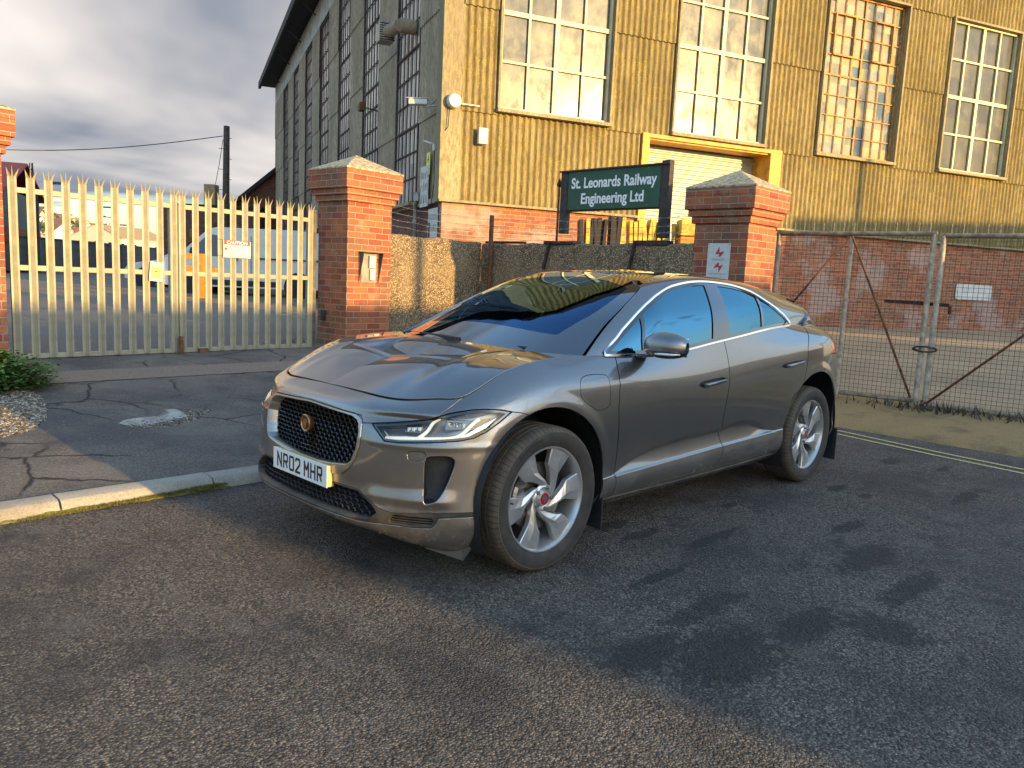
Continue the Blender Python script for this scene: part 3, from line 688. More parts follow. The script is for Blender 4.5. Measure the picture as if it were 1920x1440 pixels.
m.build('steel_bracket', MATS['steel_brown'], bevel=.004, label='rusty bracket clasping the wall at the left foot of the name board', category='bracket', group='rusty steels on the wall')
m = MB()
m.bar((xw - .06, wb[1] + 3.02, 2.01), (xw - .06, wb[1] + 3.55, 2.01), .16, .06); m.bar((xw + .035, wb[1] + 2.98, 1.64), (xw + .035, wb[1] + 3.06, 2.03), .05, .03)
m.build('steel_bracket', MATS['steel_brown'], bevel=.004, label='rusty bracket clasping the wall at the right foot of the name board', category='bracket', group='rusty steels on the wall')
random.seed(9)
for k, z in enumerate((2.08, 2.17, 2.26, 2.37)):
    m = MB(); pa = c2 + dG * .38; pts = []
    for a, b, n in (((pa[0], pa[1], z + .10), (xw + .04, wb[1] + .29, z), 12), ((xw + .04, wb[1] + .29, z), (xw, -1.95, z - .02), 26)):
        for i in range(n): 
            f = i / n; pts.append((a[0] + (b[0] - a[0]) * f, a[1] + (b[1] - a[1]) * f, a[2] + (b[2] - a[2]) * f - .05 * math.sin(math.pi * f) + random.uniform(-.008, .008)))
    m.tube(pts, .0028, 5)
    for p in pts[::1]:
        m.bar((p[0] - .012, p[1] - .012, p[2] + .014), (p[0] + .012, p[1] + .012, p[2] - .014), .003); m.bar((p[0] + .01, p[1] - .012, p[2] - .014), (p[0] - .01, p[1] + .012, p[2] + .014), .003)
    m.build('fence_wire', MATS['wire'], label='%s strand of slack barbed wire above the pebbled wall' % ('lowest', 'second lowest', 'second highest', 'highest')[k], category='wire', group='barbed wire strands above the wall')
# ================================================================== name board (faces +x)
xs_ = xw - .12
t = empty('name_board', (xs_, wb[1] + 2.50, 2.0), 0, label='green name board with white lettering on dark timber posts above the wall', category='sign')
y0, y1 = -.95, .93
m = MB(); m.box((0, 0, .755), (.03, 1.60, .545)); m.build('panel', MATS['sign_green'], t, bevel=.003)
m = MB(); m.box((-.03, y0 + .07, .60), (.09, .13, .90)); m.build('post', MATS['wood_dark'], t, bevel=.004)
m = MB(); m.box((-.03, y1 - .06, .58), (.10, .13, 1.0)); m.build('post', MATS['wood_dark'], t, bevel=.004)
m = MB(); m.box((-.005, -.01, 1.035), (.10, 1.90, .022)); m.build('top_board', MATS['wood_dark'], t, bevel=.003)
m = MB(); m.box((-.03, -.01, .475), (.05, 1.72, .025)); m.build('bottom_rail', MATS['wood_dark'], t, bevel=.003)
MX = lambda x, y, z: frameM((x, y, z), (0, 1, 0), (0, 0, 1), (1, 0, 0))
text_mb('St. Leonards Railway', .205, .0012, MX(.017, -.0, .85), 'CENTER', .86, .005).build('lettering', MATS['letter_white'], t)
text_mb('Engineering Ltd', .205, .0012, MX(.017, -.0, .63), 'CENTER', .86, .005).build('lettering', MATS['letter_white'], t)
for yy in (-.6, 0.02, .6):
    for zz_ in (1.0, .52): m = MB(); m.lathe([(0, .003), (.007, .002), (.007, 0)], 8, MX(.0155, yy, zz_)); m.build('screw', MATS['galv'], t)
# pole with rusty clamp just left of the board
t = empty('stay_rod', (xs_ - .05, wb[1] + 1.47, 2.0), 0, label='thin rusty rod with a knob on top, left of the name board', category='rod')
m = MB(); m.tube([(0, 0, -.3), (0, 0, .86)], .017, 8); m.build('rod', MATS['rust'], t, smooth=True)
m = MB(); m.lathe([(0, -.045), (.03, -.03), (.042, 0), (.03, .03), (.0, .1)], 10, Matrix.Translation((0, 0, .87))); m.build('knob', MATS['steel_brown'], t, smooth=True)
# danger sign on the dark face of pier 3
t = empty('danger_sign', (-5.79 + .006, -1.24 - .37, 1.775), 0, label='white DANGER sign with two red lightning bolts on the shaded pier face', category='sign')
m = MB(); m.box((0, 0, 0), (.004, .31, .46)); m.build('board', MATS['sign_white'], t, bevel=.001)
def bolt(cy, cz, s=1):
    pr = [(-.03, .075), (-.065, -.01), (-.005, .008), (-.03, -.045) , (.02, -.045), (.075, .04), (.01, .02), (.03, .045)]
    pr = [(-.005, .085), (-.06, -.012), (.012, .006), (-.006, -.04), (.02, -.036), (.07, .03), (.0, .014)]
    return pr
for zc, sg in ((.105, 1), (-.045, -1)):
    m = MB(); pr = [(sg * a, sg * b) for a, b in bolt(0, 0)]; pts = [(.0032, a + .01, zc + b) for a, b in pr]
    c_ = (.0032, .01, zc); m.add(pts + [c_], [(i, (i + 1) % len(pts), len(pts)) for i in range(len(pts))]); m.build('lightning_bolt', MATS['sign_red'], t)
text_mb('DANGER', .042, .0004, MX(.003, 0, .03), 'CENTER', 1.05, .0005).build('lettering', MATS['sign_grey'], t)
text_mb('DO NOT TOUCH', .028, .0004, MX(.003, 0, -.145), 'CENTER', 1.0).build('lettering', MATS['sign_grey'], t)
text_mb('ELECTRICITY', .026, .0004, MX(.003, 0, -.190), 'CENTER', 1.0).build('lettering', MATS['sign_grey'], t)
for yy in (-.14, .14):
    for zz_ in (.215, -.215): m = MB(); m.lathe([(0, .003), (.006, .002), (.006, 0)], 8, MX(.002, yy, zz_)); m.build('screw', MATS['rust'], t)
# ================================================================== mesh gates
dm = np.array([math.cos(R(98)), math.sin(R(98))]); M0 = np.array([-6.86, -1.41])
def mesh_gate(L0, L1, label, diag, mid=None, spikes=True, zb=.23, zt=2.20):
    o3 = M0 + dm * L0; W = L1 - L0
    t = empty('mesh_gate', (o3[0], o3[1], zb), R(98), label=label, category='gate', group='rusty wire mesh gates'); H = zt - zb
    m = MB(); m.tube([(0, 0, H), (W, 0, H)], .030, 10); m.build('top_rail', MATS['rail_pipe'], t, smooth=True, ang=40)
    m = MB(); m.tube([(0, 0, 0), (W, 0, 0)], .024, 10); m.build('bottom_rail', MATS['rail_pipe'], t, smooth=True, ang=40)
    for x in ((0.03, W - .03)):
        m = MB(); m.tube([(x, 0, -.02), (x, 0, H)], .032, 10); m.build('stile', MATS['pipe'], t, smooth=True, ang=40)
    if mid is not None:
        m = MB(); m.tube([(mid, -.03, -.02), (mid, -.03, H - .04)], .026, 10); m.build('mid_post', MATS['pipe'], t, smooth=True, ang=40)
    for a, b in diag:
        m = MB(); m.tube([(a[0], -.045, a[1]), (b[0], -.045, b[1])], .014, 8); m.build('brace', MATS['rust'], t, smooth=True)
    m = MB(); s = .0525; n = int(W / s)
    def wv(k): return .004 * math.sin(k * 2.1) 
    for i in range(n + 1):
        x = .02 + i * s; zq = H + (0.0)
        m.tube([(x, .0, .0), (x + wv(i), .012, H * .5), (x, .0, H)], .0021, 4, cap=False)
    for j in range(int(H / s)):
        z = .03 + j * s
        m.tube([(0, .006, z), (W * .5, .002, z + wv(j)), (W, .006, z)], .0021, 4, cap=False)
    m.build('wire_mesh', MATS['mesh_wire'], t)
    if spikes:
        m = MB(); m.tube([(0, 0, 0), (0, 0, .11), (0, 0, .135)], [.006, .006, .001], 5); s0 = m.build('spike', MATS['pipe'], t); s0.location = (.10, 0, H)
        for i in range(1, int(W / .12)):
            c_ = s0.copy(); COL.objects.link(c_); c_.parent = t; c_.location = (.10 + i * .12, 0, H)
    return t
HH = 1.97
mesh_gate(0.0, 1.86, 'left rusty mesh gate with two crossing stays, beside the brick pier', [((.90, HH - .04), (.05, .75)), ((.94, HH - .04), (1.78, .04))], .93)
mesh_gate(1.90, 4.0, 'right rusty mesh gate with one long diagonal stay, at the photo edge', [((.05, .02), (1.95, 1.93))], None, zb=.20, zt=2.18)
m = MB(); q = M0 + dm * 1.88
pts = [(q[0] + .05 + .05 * math.cos(a * 1.3), q[1] + .12 * math.sin(a), .86 - .03 * math.cos(a)) for a in np.linspace(0, 12, 40)]
m.tube(pts, .009, 6); m.build('chain', MATS['steel_brown'], label='rusty chain looped round the meeting stiles of the mesh gates', category='chain')
m = MB(); a = M0 + dm * 1.35; b = M0 + dm * 2.05; m.bar((a[0] - .06, a[1], 1.40), (b[0] - .06, b[1], 1.385), .03, .04); m.box((b[0] - .03, b[1] + .02, 1.33), (.03, .03, .09)); m.build('slide_bolt', MATS['steel_brown'], label='rusty slide bolt across the meeting stiles of the mesh gates', category='bolt')
m = MB(); q = M0 + dm * 1.92; m.tube([(q[0] + .05, q[1], .26), (q[0] + .12, q[1] - .05, .05)], .012, 6); m.build('ground_bolt', MATS['rust'], label='bent rusty bolt dropping to the ground below the mesh gates', category='bolt')
# ================================================================== engineering shed
SB = 1.07
Cb = CP[:2] + (np.array([-6.96, -8.3]) - CP[:2]) * SB
dF = np.array([math.cos(R(157.5)), math.sin(R(157.5))]); nF = np.array([math.cos(R(67.5)), math.sin(R(67.5))])
dL = -nF; nL = -dF
ZB, ZW, ZT = 2.96, 4.93, 8.78          # brick top, window sill, window head
shed = empty('engineering_shed', (Cb[0], Cb[1], .59), 0, label='tall railway workshop clad in lichen spotted corrugated sheets over a brick plinth', category='building')
def child(m, name, mat, **k):
    o = m.build(name, mat, shed, **k); o.matrix_parent_inverse = Matrix.Translation((-Cb[0], -Cb[1], -.59)); return o
# local frames: facade local x runs along the wall (to the right), local y = into the wall
FM = frameM((Cb[0], Cb[1], 0), (dF[0], dF[1], 0), (-nF[0], -nF[1], 0), (0, 0, 1))
LM = frameM((Cb[0], Cb[1], 0), (dL[0], dL[1], 0), (-nL[0], -nL[1], 0), (0, 0, 1))
def sub(name, mat, m, M, **k):
    """part whose mesh lives in the wall's own frame, so that its texture runs with the wall"""
    o = m.build(name, mat, None, **k); o.parent = shed; o.matrix_parent_inverse = Matrix.Translation((-Cb[0], -Cb[1], -.59)); o.matrix_basis = M; return o
PIT = .146
def corrugate(m, x0, x1, z0, z1, y=0.0, amp=.025, side=1, nz=None):
    n = max(2, int(round((x1 - x0) / PIT * 10))); xs = np.linspace(x0, x1, n + 1)
    nz = nz or 3; zs = np.linspace(z0, z1, nz)
    P = np.array([[(x, y - amp * math.cos(2 * math.pi * x / PIT) - .012 * (z1 - z) / (z1 - z0), z) for z in zs] for x in xs]); m.grid(P)
Fwin = [(1.12 + 4.25 * k, 1.12 + 4.25 * k + 2.57) for k in range(5)]
FL = 24.5; DOOR = (4.60, 8.55)       # doorway in the plinth (outer edges of the yellow frame)
DZ = 4.86
m = MB()
corrugate(m, .30, DOOR[0], ZB + .04, 4.86, 0.0); corrugate(m, DOOR[1], FL, ZB + .04, 4.86, 0.0)
edges = [.30] + [q for w_ in Fwin for q in w_] + [FL]
for i in range(0, len(edges), 2):
    corrugate(m, edges[i], edges[i + 1], 4.80, 6.90, -.022); corrugate(m, edges[i], edges[i + 1], 6.84, 8.84, -.044)
corrugate(m, .30, FL, 8.78, 10.9, -.066); corrugate(m, .30, FL, 10.84, 12.8, -.088)
sub('corrugated_wall', MATS['corrugated'], m, FM, smooth=True, ang=50)
m = MB(); m.box((.10, -.035, (ZB + 12.6) / 2), (.44, .03, 12.6 - ZB)); m.box((-.105, .12, (ZB + 12.6) / 2), (.03, .30, 12.6 - ZB)); sub('corner_flashing', MATS['flashing'], m, FM)
m = MB(); 
for a, b in ((-.12, DOOR[0] - .02), (DOOR[1] + .02, FL)):
    m.box(((a + b) / 2, -.035, ZB + .02), (b - a, .13, .05))
sub('plinth_sill', MATS['flashing'], m, FM)
m = MB()
for a, b in ((-.02, DOOR[0]), (DOOR[1], FL)): m.box(((a + b) / 2, .14, (ZB) / 2), (b - a, .24, ZB))
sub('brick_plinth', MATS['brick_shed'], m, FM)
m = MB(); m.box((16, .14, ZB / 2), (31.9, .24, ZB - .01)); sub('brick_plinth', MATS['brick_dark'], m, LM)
# inner liner so that no light leaks behind
m = MB(); m.box((12, 6.3, 6.6), (23.6, 12, 12.0)); sub('inner_mass', MATS['black'], m, FM) if False else None
m = MB(); m.box((12.2, .75, 8.6), (23.8, .02, 8.2)); m.box((2.4, .75, 1.6), (4.2, .02, 3.0)); sub('inner_lining', MATS['eave'], m, FM)
# facade windows
def window(M, x0, x1, z0, z1, y, cols, rows, bar, gmat, fmat, heavy_c=None, heavy_r=None, depth=.09, frame=.05, extra=None, bz=1.0):
    g = MB(); g.add([(x0, y + .03, z0), (x1, y + .03, z0), (x1, y + .03, z1), (x0, y + .03, z1)], [(0, 1, 2, 3)])
    f = MB(); w_, h = x1 - x0, z1 - z0
    for xx in (x0 + frame / 2, x1 - frame / 2): f.box((xx, y, (z0 + z1) / 2), (frame, depth, h))
    for zz_ in (z0 + frame / 2, z1 - frame / 2): f.box(((x0 + x1) / 2, y, zz_), (w_ - 2 * frame, depth * .98, frame))
    for i in range(1, cols):
        b = bar * (2.0 if heavy_c and i in heavy_c else 1); f.box((x0 + w_ * i / cols, y + .0, (z0 + z1) / 2), (b, depth * .55, h - 2 * frame))
    for j in range(1, rows):
        b = bar * (1.9 if heavy_r and j in heavy_r else 1); f.box(((x0 + x1) / 2, y + .002, z0 + h * j / rows), (w_ - 2 * frame, depth * .5, b))
    if extra: extra(f)
    fr = sub('window', MATS[fmat], f, M); gl = g.build('pane', MATS[gmat], None); gl.parent = fr
    s_ = MB(); s_.box(((x0 + x1) / 2, y - .10, z0 - .045), (w_ + .12, .22, .07)); sl = s_.build('sill', MATS['flashing'], None); sl.parent = fr
    return fr
for k, (a, b) in enumerate(Fwin):
    if k == 2:
        def ex(f, a=a, b=b):
            for cx0 in (1, 5):
                xa, xb = a + 2.57 * cx0 / 8, a + 2.57 * (cx0 + 2) / 8; za, zb_ = ZW + 3.85 * 5 / 8, ZW + 3.85 * 7 / 8
                for xx in (xa, xb): f.box((xx, .05, (za + zb_) / 2), (.04, .05, zb_ - za))
                for z in (za, zb_): f.box(((xa + xb) / 2, .05, z), (xb - xa, .055, .04))
        window(FM, a, b, ZW, ZT, .07, 8, 8, .022, 'glass_old', 'mullion_rust', {4}, {4}, depth=.035, extra=ex)
    else: window(FM, a, b, ZW, ZT, .05, 4, 4, .048, 'glass_facade', 'mullion_cream', {2}, {2})
m = MB()
for a, b in Fwin:
    m.box((a - .03, .0, (ZW + ZT) / 2), (.05, .24, ZT - ZW)); m.box((b + .03, .0, (ZW + ZT) / 2), (.05, .24, ZT - ZW)); m.box(((a + b) / 2, .0, ZT + .03), (b - a + .1, .24, .05))
sub('window_reveal', MATS['flashing'], m, FM)
# roller shutter door in a yellow steel portal
m = MB(); 
x0, x1 = DOOR
m.box((x0 + .09, .10, 2.45), (.18, .34, 4.78)); m.box((x1 - .17, .10, 2.45), (.34, .34, 4.78))
m.box(((x0 + x1) / 2, -.04, 4.79), (x1 - x0 - .02, .07, .08))
m.box(((x0 + x1) / 2, .25, 4.74), (x1 - x0 - .02, .50, .05)); m.box((x1 - .345, .36, 2.6), (.02, .62, 4.3))
sub('door_frame', MATS['yellow_paint'], m, FM)
m = MB(); n = 40
prof = []
for i in range(n * 6 + 1):
    z = .6 + (4.72 - .6) * i / (n * 6); prof.append((z, .56 + .014 * math.cos(2 * math.pi * i / 6)))
P = np.array([[(x, y, z) for z, y in prof] for x in (x0 + .2, x1 - .30)]); m.grid(P); sub('roller_shutter', MATS['shutter'], m, FM, smooth=True)
# left flank: cladding between tall steel windows
Lwin = [(1.95 + 4.05 * k, 1.95 + 4.05 * k + 2.10) for k in range(8)]
LL = 32.4; LZ0, LZ1 = 3.08, 10.60
e = [.12] + [q for w_ in Lwin for q in w_ if w_[1] < LL] + [LL]
for i in range(0, len(e) - 1, 2):
    m = MB()
    for j, (z0, z1) in enumerate(((2.98, 4.86), (4.80, 6.90), (6.84, 8.84), (8.78, 10.66))): corrugate(m, e[i], e[i + 1], z0, z1, -.018 * j, .02)
    sub('flank_cladding', MATS['corrugated_grey'], m, LM, smooth=True, ang=50)
m = MB(); m.box((LL / 2, -.05, 11.15), (LL, .04, .98)); sub('eaves_board', MATS['soffit'], m, LM)
m = MB(); m.box((LL / 2 + .1, -.42, 11.82), (LL + 1.2, .95, .16)); m.box((LL / 2 + .1, -.88, 11.75), (LL + 1.2, .13, .34)); sub('eaves_gutter', MATS['eave'], m, LM)
m = MB(); m.box((LL / 2, -.03, 3.0), (LL, .12, .10)); sub('plinth_sill', MATS['corrugated_grey'], m, LM)
for k in range(7):
    m = MB(); m.bar((4.3 + 4.05 * k, -.2, 11.1), (4.3 + 4.05 * k, -.8, 11.6), .05); sub('eaves_bracket', MATS['eave'], m, LM)
for k, (a, b) in enumerate(Lwin):
    if b > LL: continue
    window(LM, a, b, LZ0, LZ1, -.02, 6, 13, .024, 'glass_side', 'mullion_dark', None, {3, 6, 9}, depth=.045)
m = MB(); m.box((16, .75, 6.9), (31, .02, 8.2)); sub('inner_lining', MATS['eave'], m, LM)
# roof and gable mass behind
m = MB(); W_ = 24.5; a_ = LL
m.add([(-.9, -.9, 11.9), (W_ + .9, -.9, 11.9), (W_ + .9, a_, 11.9), (-.9, a_, 11.9), (W_ / 2, -.9, 17.5), (W_ / 2, a_, 17.5)], [(0, 4, 5, 3), (1, 2, 5, 4), (2, 3, 5), (0, 1, 4)])
sub('roof', MATS['eave'], m, FM)
m = MB(); m.box((W_ - .1, a_ / 2, 6.2), (.2, a_ - .4, 11.4)); m.box((W_ / 2, a_ - .1, 6.2), (W_ - .4, .2, 11.4)); sub('rear_wall', MATS['corrugated_grey'], m, FM)
# lean-to at the far end with its sloping roof
lt = empty('lean_to', (*(Cb + dL * (LL + 3) + nL * 1.0), .59), 0, label='dark brick lean-to with a steep sloping roof joined to the far end of the workshop', category='building')
def subl(name, mat, m, M, **k):
    o = m.build(name, mat, None, **k); o.parent = lt; o.matrix_parent_inverse = Matrix.Translation(-Vector(lt.location)); o.matrix_basis = M; return o
m = MB(); yy = LL + .05
m.add([(yy, .3, 0), (yy, -3.3, 0), (yy, -3.3, 4.0), (yy, .3, 7.3), (yy + 12, .3, 0), (yy + 12, -3.3, 0), (yy + 12, -3.3, 4.0), (yy + 12, .3, 7.3)], [(0, 3, 2, 1), (1, 2, 6, 5), (4, 5, 6, 7)])
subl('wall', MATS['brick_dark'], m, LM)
m = MB(); m.bar((yy + 6, .5, 8.95), (yy + 6, -6.1, 4.72), 12.8, .16, up=(1, 0, 0)) if False else m.add([(yy - .4, .5, 7.45), (yy - .4, -3.8, 3.55), (yy + 12, -3.8, 3.55), (yy + 12, .5, 7.45), (yy - .4, .5, 7.7), (yy - .4, -3.8, 3.8), (yy + 12, -3.8, 3.8), (yy + 12, .5, 7.7)], [(0, 1, 2, 3), (7, 6, 5, 4), (0, 4, 5, 1), (1, 5, 6, 2)])
subl('roof', MATS['eave'], m, LM)
# fittings on the shed
def on(M, x, y, z): return M @ Vector((x, y, z))
def fit(name, M, x, z, **tags):
    o = empty(name, on(M, x, -.07, z), 0, **tags); o.matrix_world = M @ Matrix.Translation((x, -.07, z)); return o
t = fit('alarm_box', FM, .76, 4.32, label='grey alarm box high on the sunlit corrugated wall', category='alarm')
m = MB(); m.box((0, -.05, 0), (.20, .11, .32)); m.build('housing', MATS['grey_white'], t, bevel=.01)
m = MB(); m.box((0, -.107, .0), (.15, .008, .26)); m.build('cover', MATS['sign_white'], t, bevel=.004)
t = fit('junction_box', FM, .12, 4.93, label='round white junction box at the top of the building corner', category='junction box')
m = MB(); m.lathe([(0, .14), (.12, .13), (.145, .10), (.145, 0), (0, 0)], 20, Matrix.Rotation(math.pi / 2, 4, 'X')); m.build('drum', MATS['camera_white'], t, smooth=True, ang=40)
m = MB(); m.tube([(.14, -.05, -.03), (.55, -.05, -.03)], .014, 6); m.build('conduit', MATS['camera_white'], t)
m = MB(); m.tube([(-.08, -.03, -.1), (-.10, -.03, -.5), (-.17, .05, -.62)], .008, 6); m.build('flex', MATS['cable'], t)
t = fit('security_camera', LM, .62, 4.96, label='white bullet security camera on a bracket left of the building corner', category='camera')
m = MB(); m.bar((-.35, .02, -.05), (.0, -.24, -.06), .035); m.bar((-.4, .0, .12), (-.1, -.12, -.04), .02); m.build('bracket', MATS['galv'], t)
Mc = Matrix.Translation((0.02, -.34, .02)) @ Matrix.Rotation(R(-62), 4, 'Z') @ Matrix.Rotation(R(-12), 4, 'X')
m = MB(); m.box((0, 0, 0), (.40, .12, .12), M=Mc); m.build('housing', MATS['camera_white'], t, bevel=.02)
m = MB(); m.box((.02, 0, .068), (.46, .145, .012), M=Mc); m.build('sunshield', MATS['camera_white'], t, bevel=.004)
m = MB(); m.box((.203, 0, 0), (.012, .09, .09), M=Mc); m.build('lens_window', MATS['black'], t)
t = fit('floodlight', LM, .40, 4.16, label='small white lamp on a stalk just left of the corner, above the yellow plate', category='lamp')
m = MB(); m.bar((.22, -.18, .06), (-.05, -.10, -.02), .07, .03); m.build('head', MATS['camera_white'], t, bevel=.005)
m = MB(); m.tube([(-.05, -.06, -.03), (-.05, -.05, -.16)], .035, 8); m.build('sensor', MATS['camera_white'], t, smooth=True, ang=40)
m = MB(); m.tube([(-.05, -.05, -.16), (-.06, -.03, -.8), (.15, -.02, -1.25), (.35, -.02, -1.3)], .010, 6); m.build('cable', MATS['cable'], t)
t = fit('warning_plate', LM, .86, 3.93 - .13, label='small yellow warning plate with a black lightning mark on the grey flank', category='sign')
m = MB(); m.box((0, -.02, 0), (.24, .006, .46)); m.build('plate', MATS['sign_yellow'], t)
m = MB(); m.add([(.0, -.026, .2), (-.05, -.026, .06), (.0, -.026, .07), (-.02, -.026, -.04), (.06, -.026, .10), (.01, -.026, .10)], [(0, 1, 2, 5), (2, 3, 4, 5)]); m.build('mark', MATS['black'], t)
t = fit('weathered_board', LM, 1.08, 3.34, label='weathered whitish board with illegible markings on the grey flank', category='board')
m = MB(); m.box((0, -.03, 0), (.60, .012, .86)); m.build('board', MATS['grey_white'], t)
random.seed(31)
for r_ in range(3):
    for c_ in range(6):
        m = MB(); x = -.24 + c_ * .09; z = .28 - r_ * .26; m.bar((x, -.038, z + random.uniform(0, .08)), (x + random.uniform(-.05, .05), -.038, z - .12), .014, .004); m.build('mark', MATS['corrugated_grey'], t)
t = fit('downpipe', LM, 1.72, 2.3, label='grey downpipe on the dark brick plinth left of the poster', category='pipe')
m = MB(); m.tube([(0, -.03, -1.7), (0, -.03, .55), (-.05, -.06, .70), (-.22, -.06, .80)], .05, 10); m.build('pipe', MATS['galv'], t, smooth=True)
m = MB(); m.tube([(-.22, -.06, .76), (-.22, -.06, .95)], .085, 10); m.tube([(0, -.03, .3), (0, -.03, .38)], .065, 10); m.build('collar', MATS['galv'], t, smooth=True, ang=40)
t = fit('poster', LM, .52, 2.36, label='white poster reading GOODS YARD on the dark plinth by the building corner', category='sign')
m = MB(); m.box((0, .02, 0), (.66, .012, .98)); m.build('board', MATS['sign_white'], t)
Mt = frameM((0, .012, 0), (-1, 0, 0), (0, 0, 1), (0, -1, 0))
text_mb('GOODS', .185, .001, Mt @ Matrix.Translation((.0, .30, 0)), 'CENTER', .9).build('lettering', MATS['sign_grey'], t)
text_mb('YARD', .20, .001, Mt @ Matrix.Translation((.05, .07, 0)), 'CENTER', .9).build('lettering', MATS['sign_grey'], t)
m = MB(); m.box((.24, .012, -.05), (.11, .004, .5)); m.build('figure', MATS['steel_brown'], t)
m = MB(); m.box((0, .012, -.30), (.5, .004, .02)); m.build('red_rule', MATS['sign_red'], t)
t = fit('extractor', LM, 2.5, 7.0, label='ribbed extractor outlet with a round duct standing out from the first tall window', category='vent')
m = MB(); m.tube([(0, .05, 0), (0, -.30, 0)], .16, 14); m.tube([(0, -.30, 0), (.62, -.42, 0)], .14, 14); m.build('duct', MATS['corrugated_grey'], t, smooth=True, ang=40)
m = MB(); m.box((.80, -.45, 0), (.40, .34, .42)); m.build('motor_box', MATS['galv'], t, bevel=.02)
m = MB()
for i in range(8): m.box((.60, -.45, -.18 + i * .05), (.02, .36, .02))
m.build('fins', MATS['dark_steel'], t)
t = fit('floodlight', LM, 5.9, 5.75, label='small dark floodlight on a stalk between the second and first tall windows', category='lamp')
m = MB(); m.bar((0, 0, 0), (.0, -.35, .05), .03); m.build('arm', MATS['dark_steel'], t)
m = MB(); m.box((.1, -.42, .08), (.28, .14, .22)); m.build('head', MATS['rust'], t, bevel=.02)
# ---------------- yellow and dark steel frames stacked behind the wall
random.seed(14)
cn = {'y': 0, 'd': 0}; ORD = ['', 'first', 'second', 'third', 'fourth', 'fifth', 'sixth', 'seventh', 'eighth', 'ninth', 'tenth', 'eleventh', 'twelfth', 'thirteenth', 'fourteenth', 'fifteenth', 'sixteenth', 'seventeenth', 'eighteenth', 'nineteenth', 'twentieth', 'twenty-first', 'twenty-second', 'twenty-third']
base = at(1085, 462, 13.6); end = at(1262, 462, 13.6)
prof = None
N = 21
for i in range(N):
    f = i / (N - 1); p = base + (end - base) * f
    m = MB(); H = 1.45 + random.uniform(-.05, .04); w_ = .05 + random.uniform(0, .02); bow = random.uniform(-.05, .05)
    P = []
    for k in range(7):
        z = H * k / 6; b_ = bow * math.sin(math.pi * k / 6)
        P.append([(b_ - w_ / 2, -.02, z), (b_ + w_ / 2, -.03, z), (b_ + w_ / 2 + .01, -.40, z), (b_ - w_ / 2 + .01, -.40, z), (b_ - w_ / 2, -.02, z)])
    m.grid(np.array(P)); m.add(P[-1][:4], [(0, 1, 2, 3)])
    y_ = i > 8 or i == 1
    cn['y' if y_ else 'd'] += 1; ow = ORD[cn['y' if y_ else 'd']]
    o = m.build('steel_section', MATS['yellow_steel' if y_ else 'dark_steel'], label='%s %s upright steel section from the left in the stack under the name board' % (ow, 'yellow' if y_ else 'dark'), category='steel section', group=('yellow sections stacked under the name board' if y_ else 'dark sections stacked under the name board'))
    o.location = (p[0], p[1], 1.10); o.rotation_euler = (random.uniform(-.01, .01), random.uniform(-.03, .03), R(-45 + 180))
p = at(1286, 462, 13.2); t = empty('slotted_stack', (p[0], p[1], .59), R(135), label='stack of orange slotted castings between the name board and the pier', category='castings')
for k in range(7):
    m = MB(); z = .14 + k * .285; m.box((0, 0, z), (.30, .4, .27)); o = m.build('casting', MATS['orange_paint' if k % 2 else 'yellow_steel'], t, bevel=.02)
    m = MB(); 
    for q_ in (-.06, .03): m.box((q_, .205, z + .0), (.06, .02, .035))
    d_ = m.build('slot', MATS['black'], None); d_.parent = o
m = MB(); m.tube([tuple(at(1258, 395, 13.0)), tuple(at(1256, 470, 13.0))], .02, 6); m.build('bent_rod', MATS['galv'], label='thin steel rod leaning behind the right post of the name board', category='rod')
# patch plate on the brick wall behind the mesh gate
def facepx(u, v):
    r = CM.T @ np.array([(u - 960) / CF, (v - 720) / CF, 1.0]); tt = ((Cb - CP[:2]) @ nF) / (r[:2] @ nF); X = CP + r * tt; return float((X[:2] - Cb) @ dF), float(X[2])
(xa, za), (xb, zb_) = facepx(1793, 532), facepx(1856, 564)
m = MB(); cxp, czp = (xa + xb) / 2, (za + zb_) / 2; hw, hh = abs(xb - xa) / 2, abs(za - zb_) / 2; rr = .07
pts = []
for sx, sz, a0 in ((1, 1, 0), (-1, 1, 90), (-1, -1, 180), (1, -1, 270)):
    for k in range(5):
        a = R(a0 + 22.5 * k); pts.append((cxp + sx * (hw - rr) + rr * math.cos(a), .0, czp + sz * (hh - rr) + rr * math.sin(a)))
m.add(pts + [(x, -.02, z) for x, _, z in pts], [tuple(range(20, 40))] + [(i, (i + 1) % 20, 20 + (i + 1) % 20, 20 + i) for i in range(20)])
o = m.build('wall_plate', MATS['stone_white'], label='blank whitish plate with rounded corners on the brick wall behind the mesh gate', category='plate'); o.matrix_world = FM
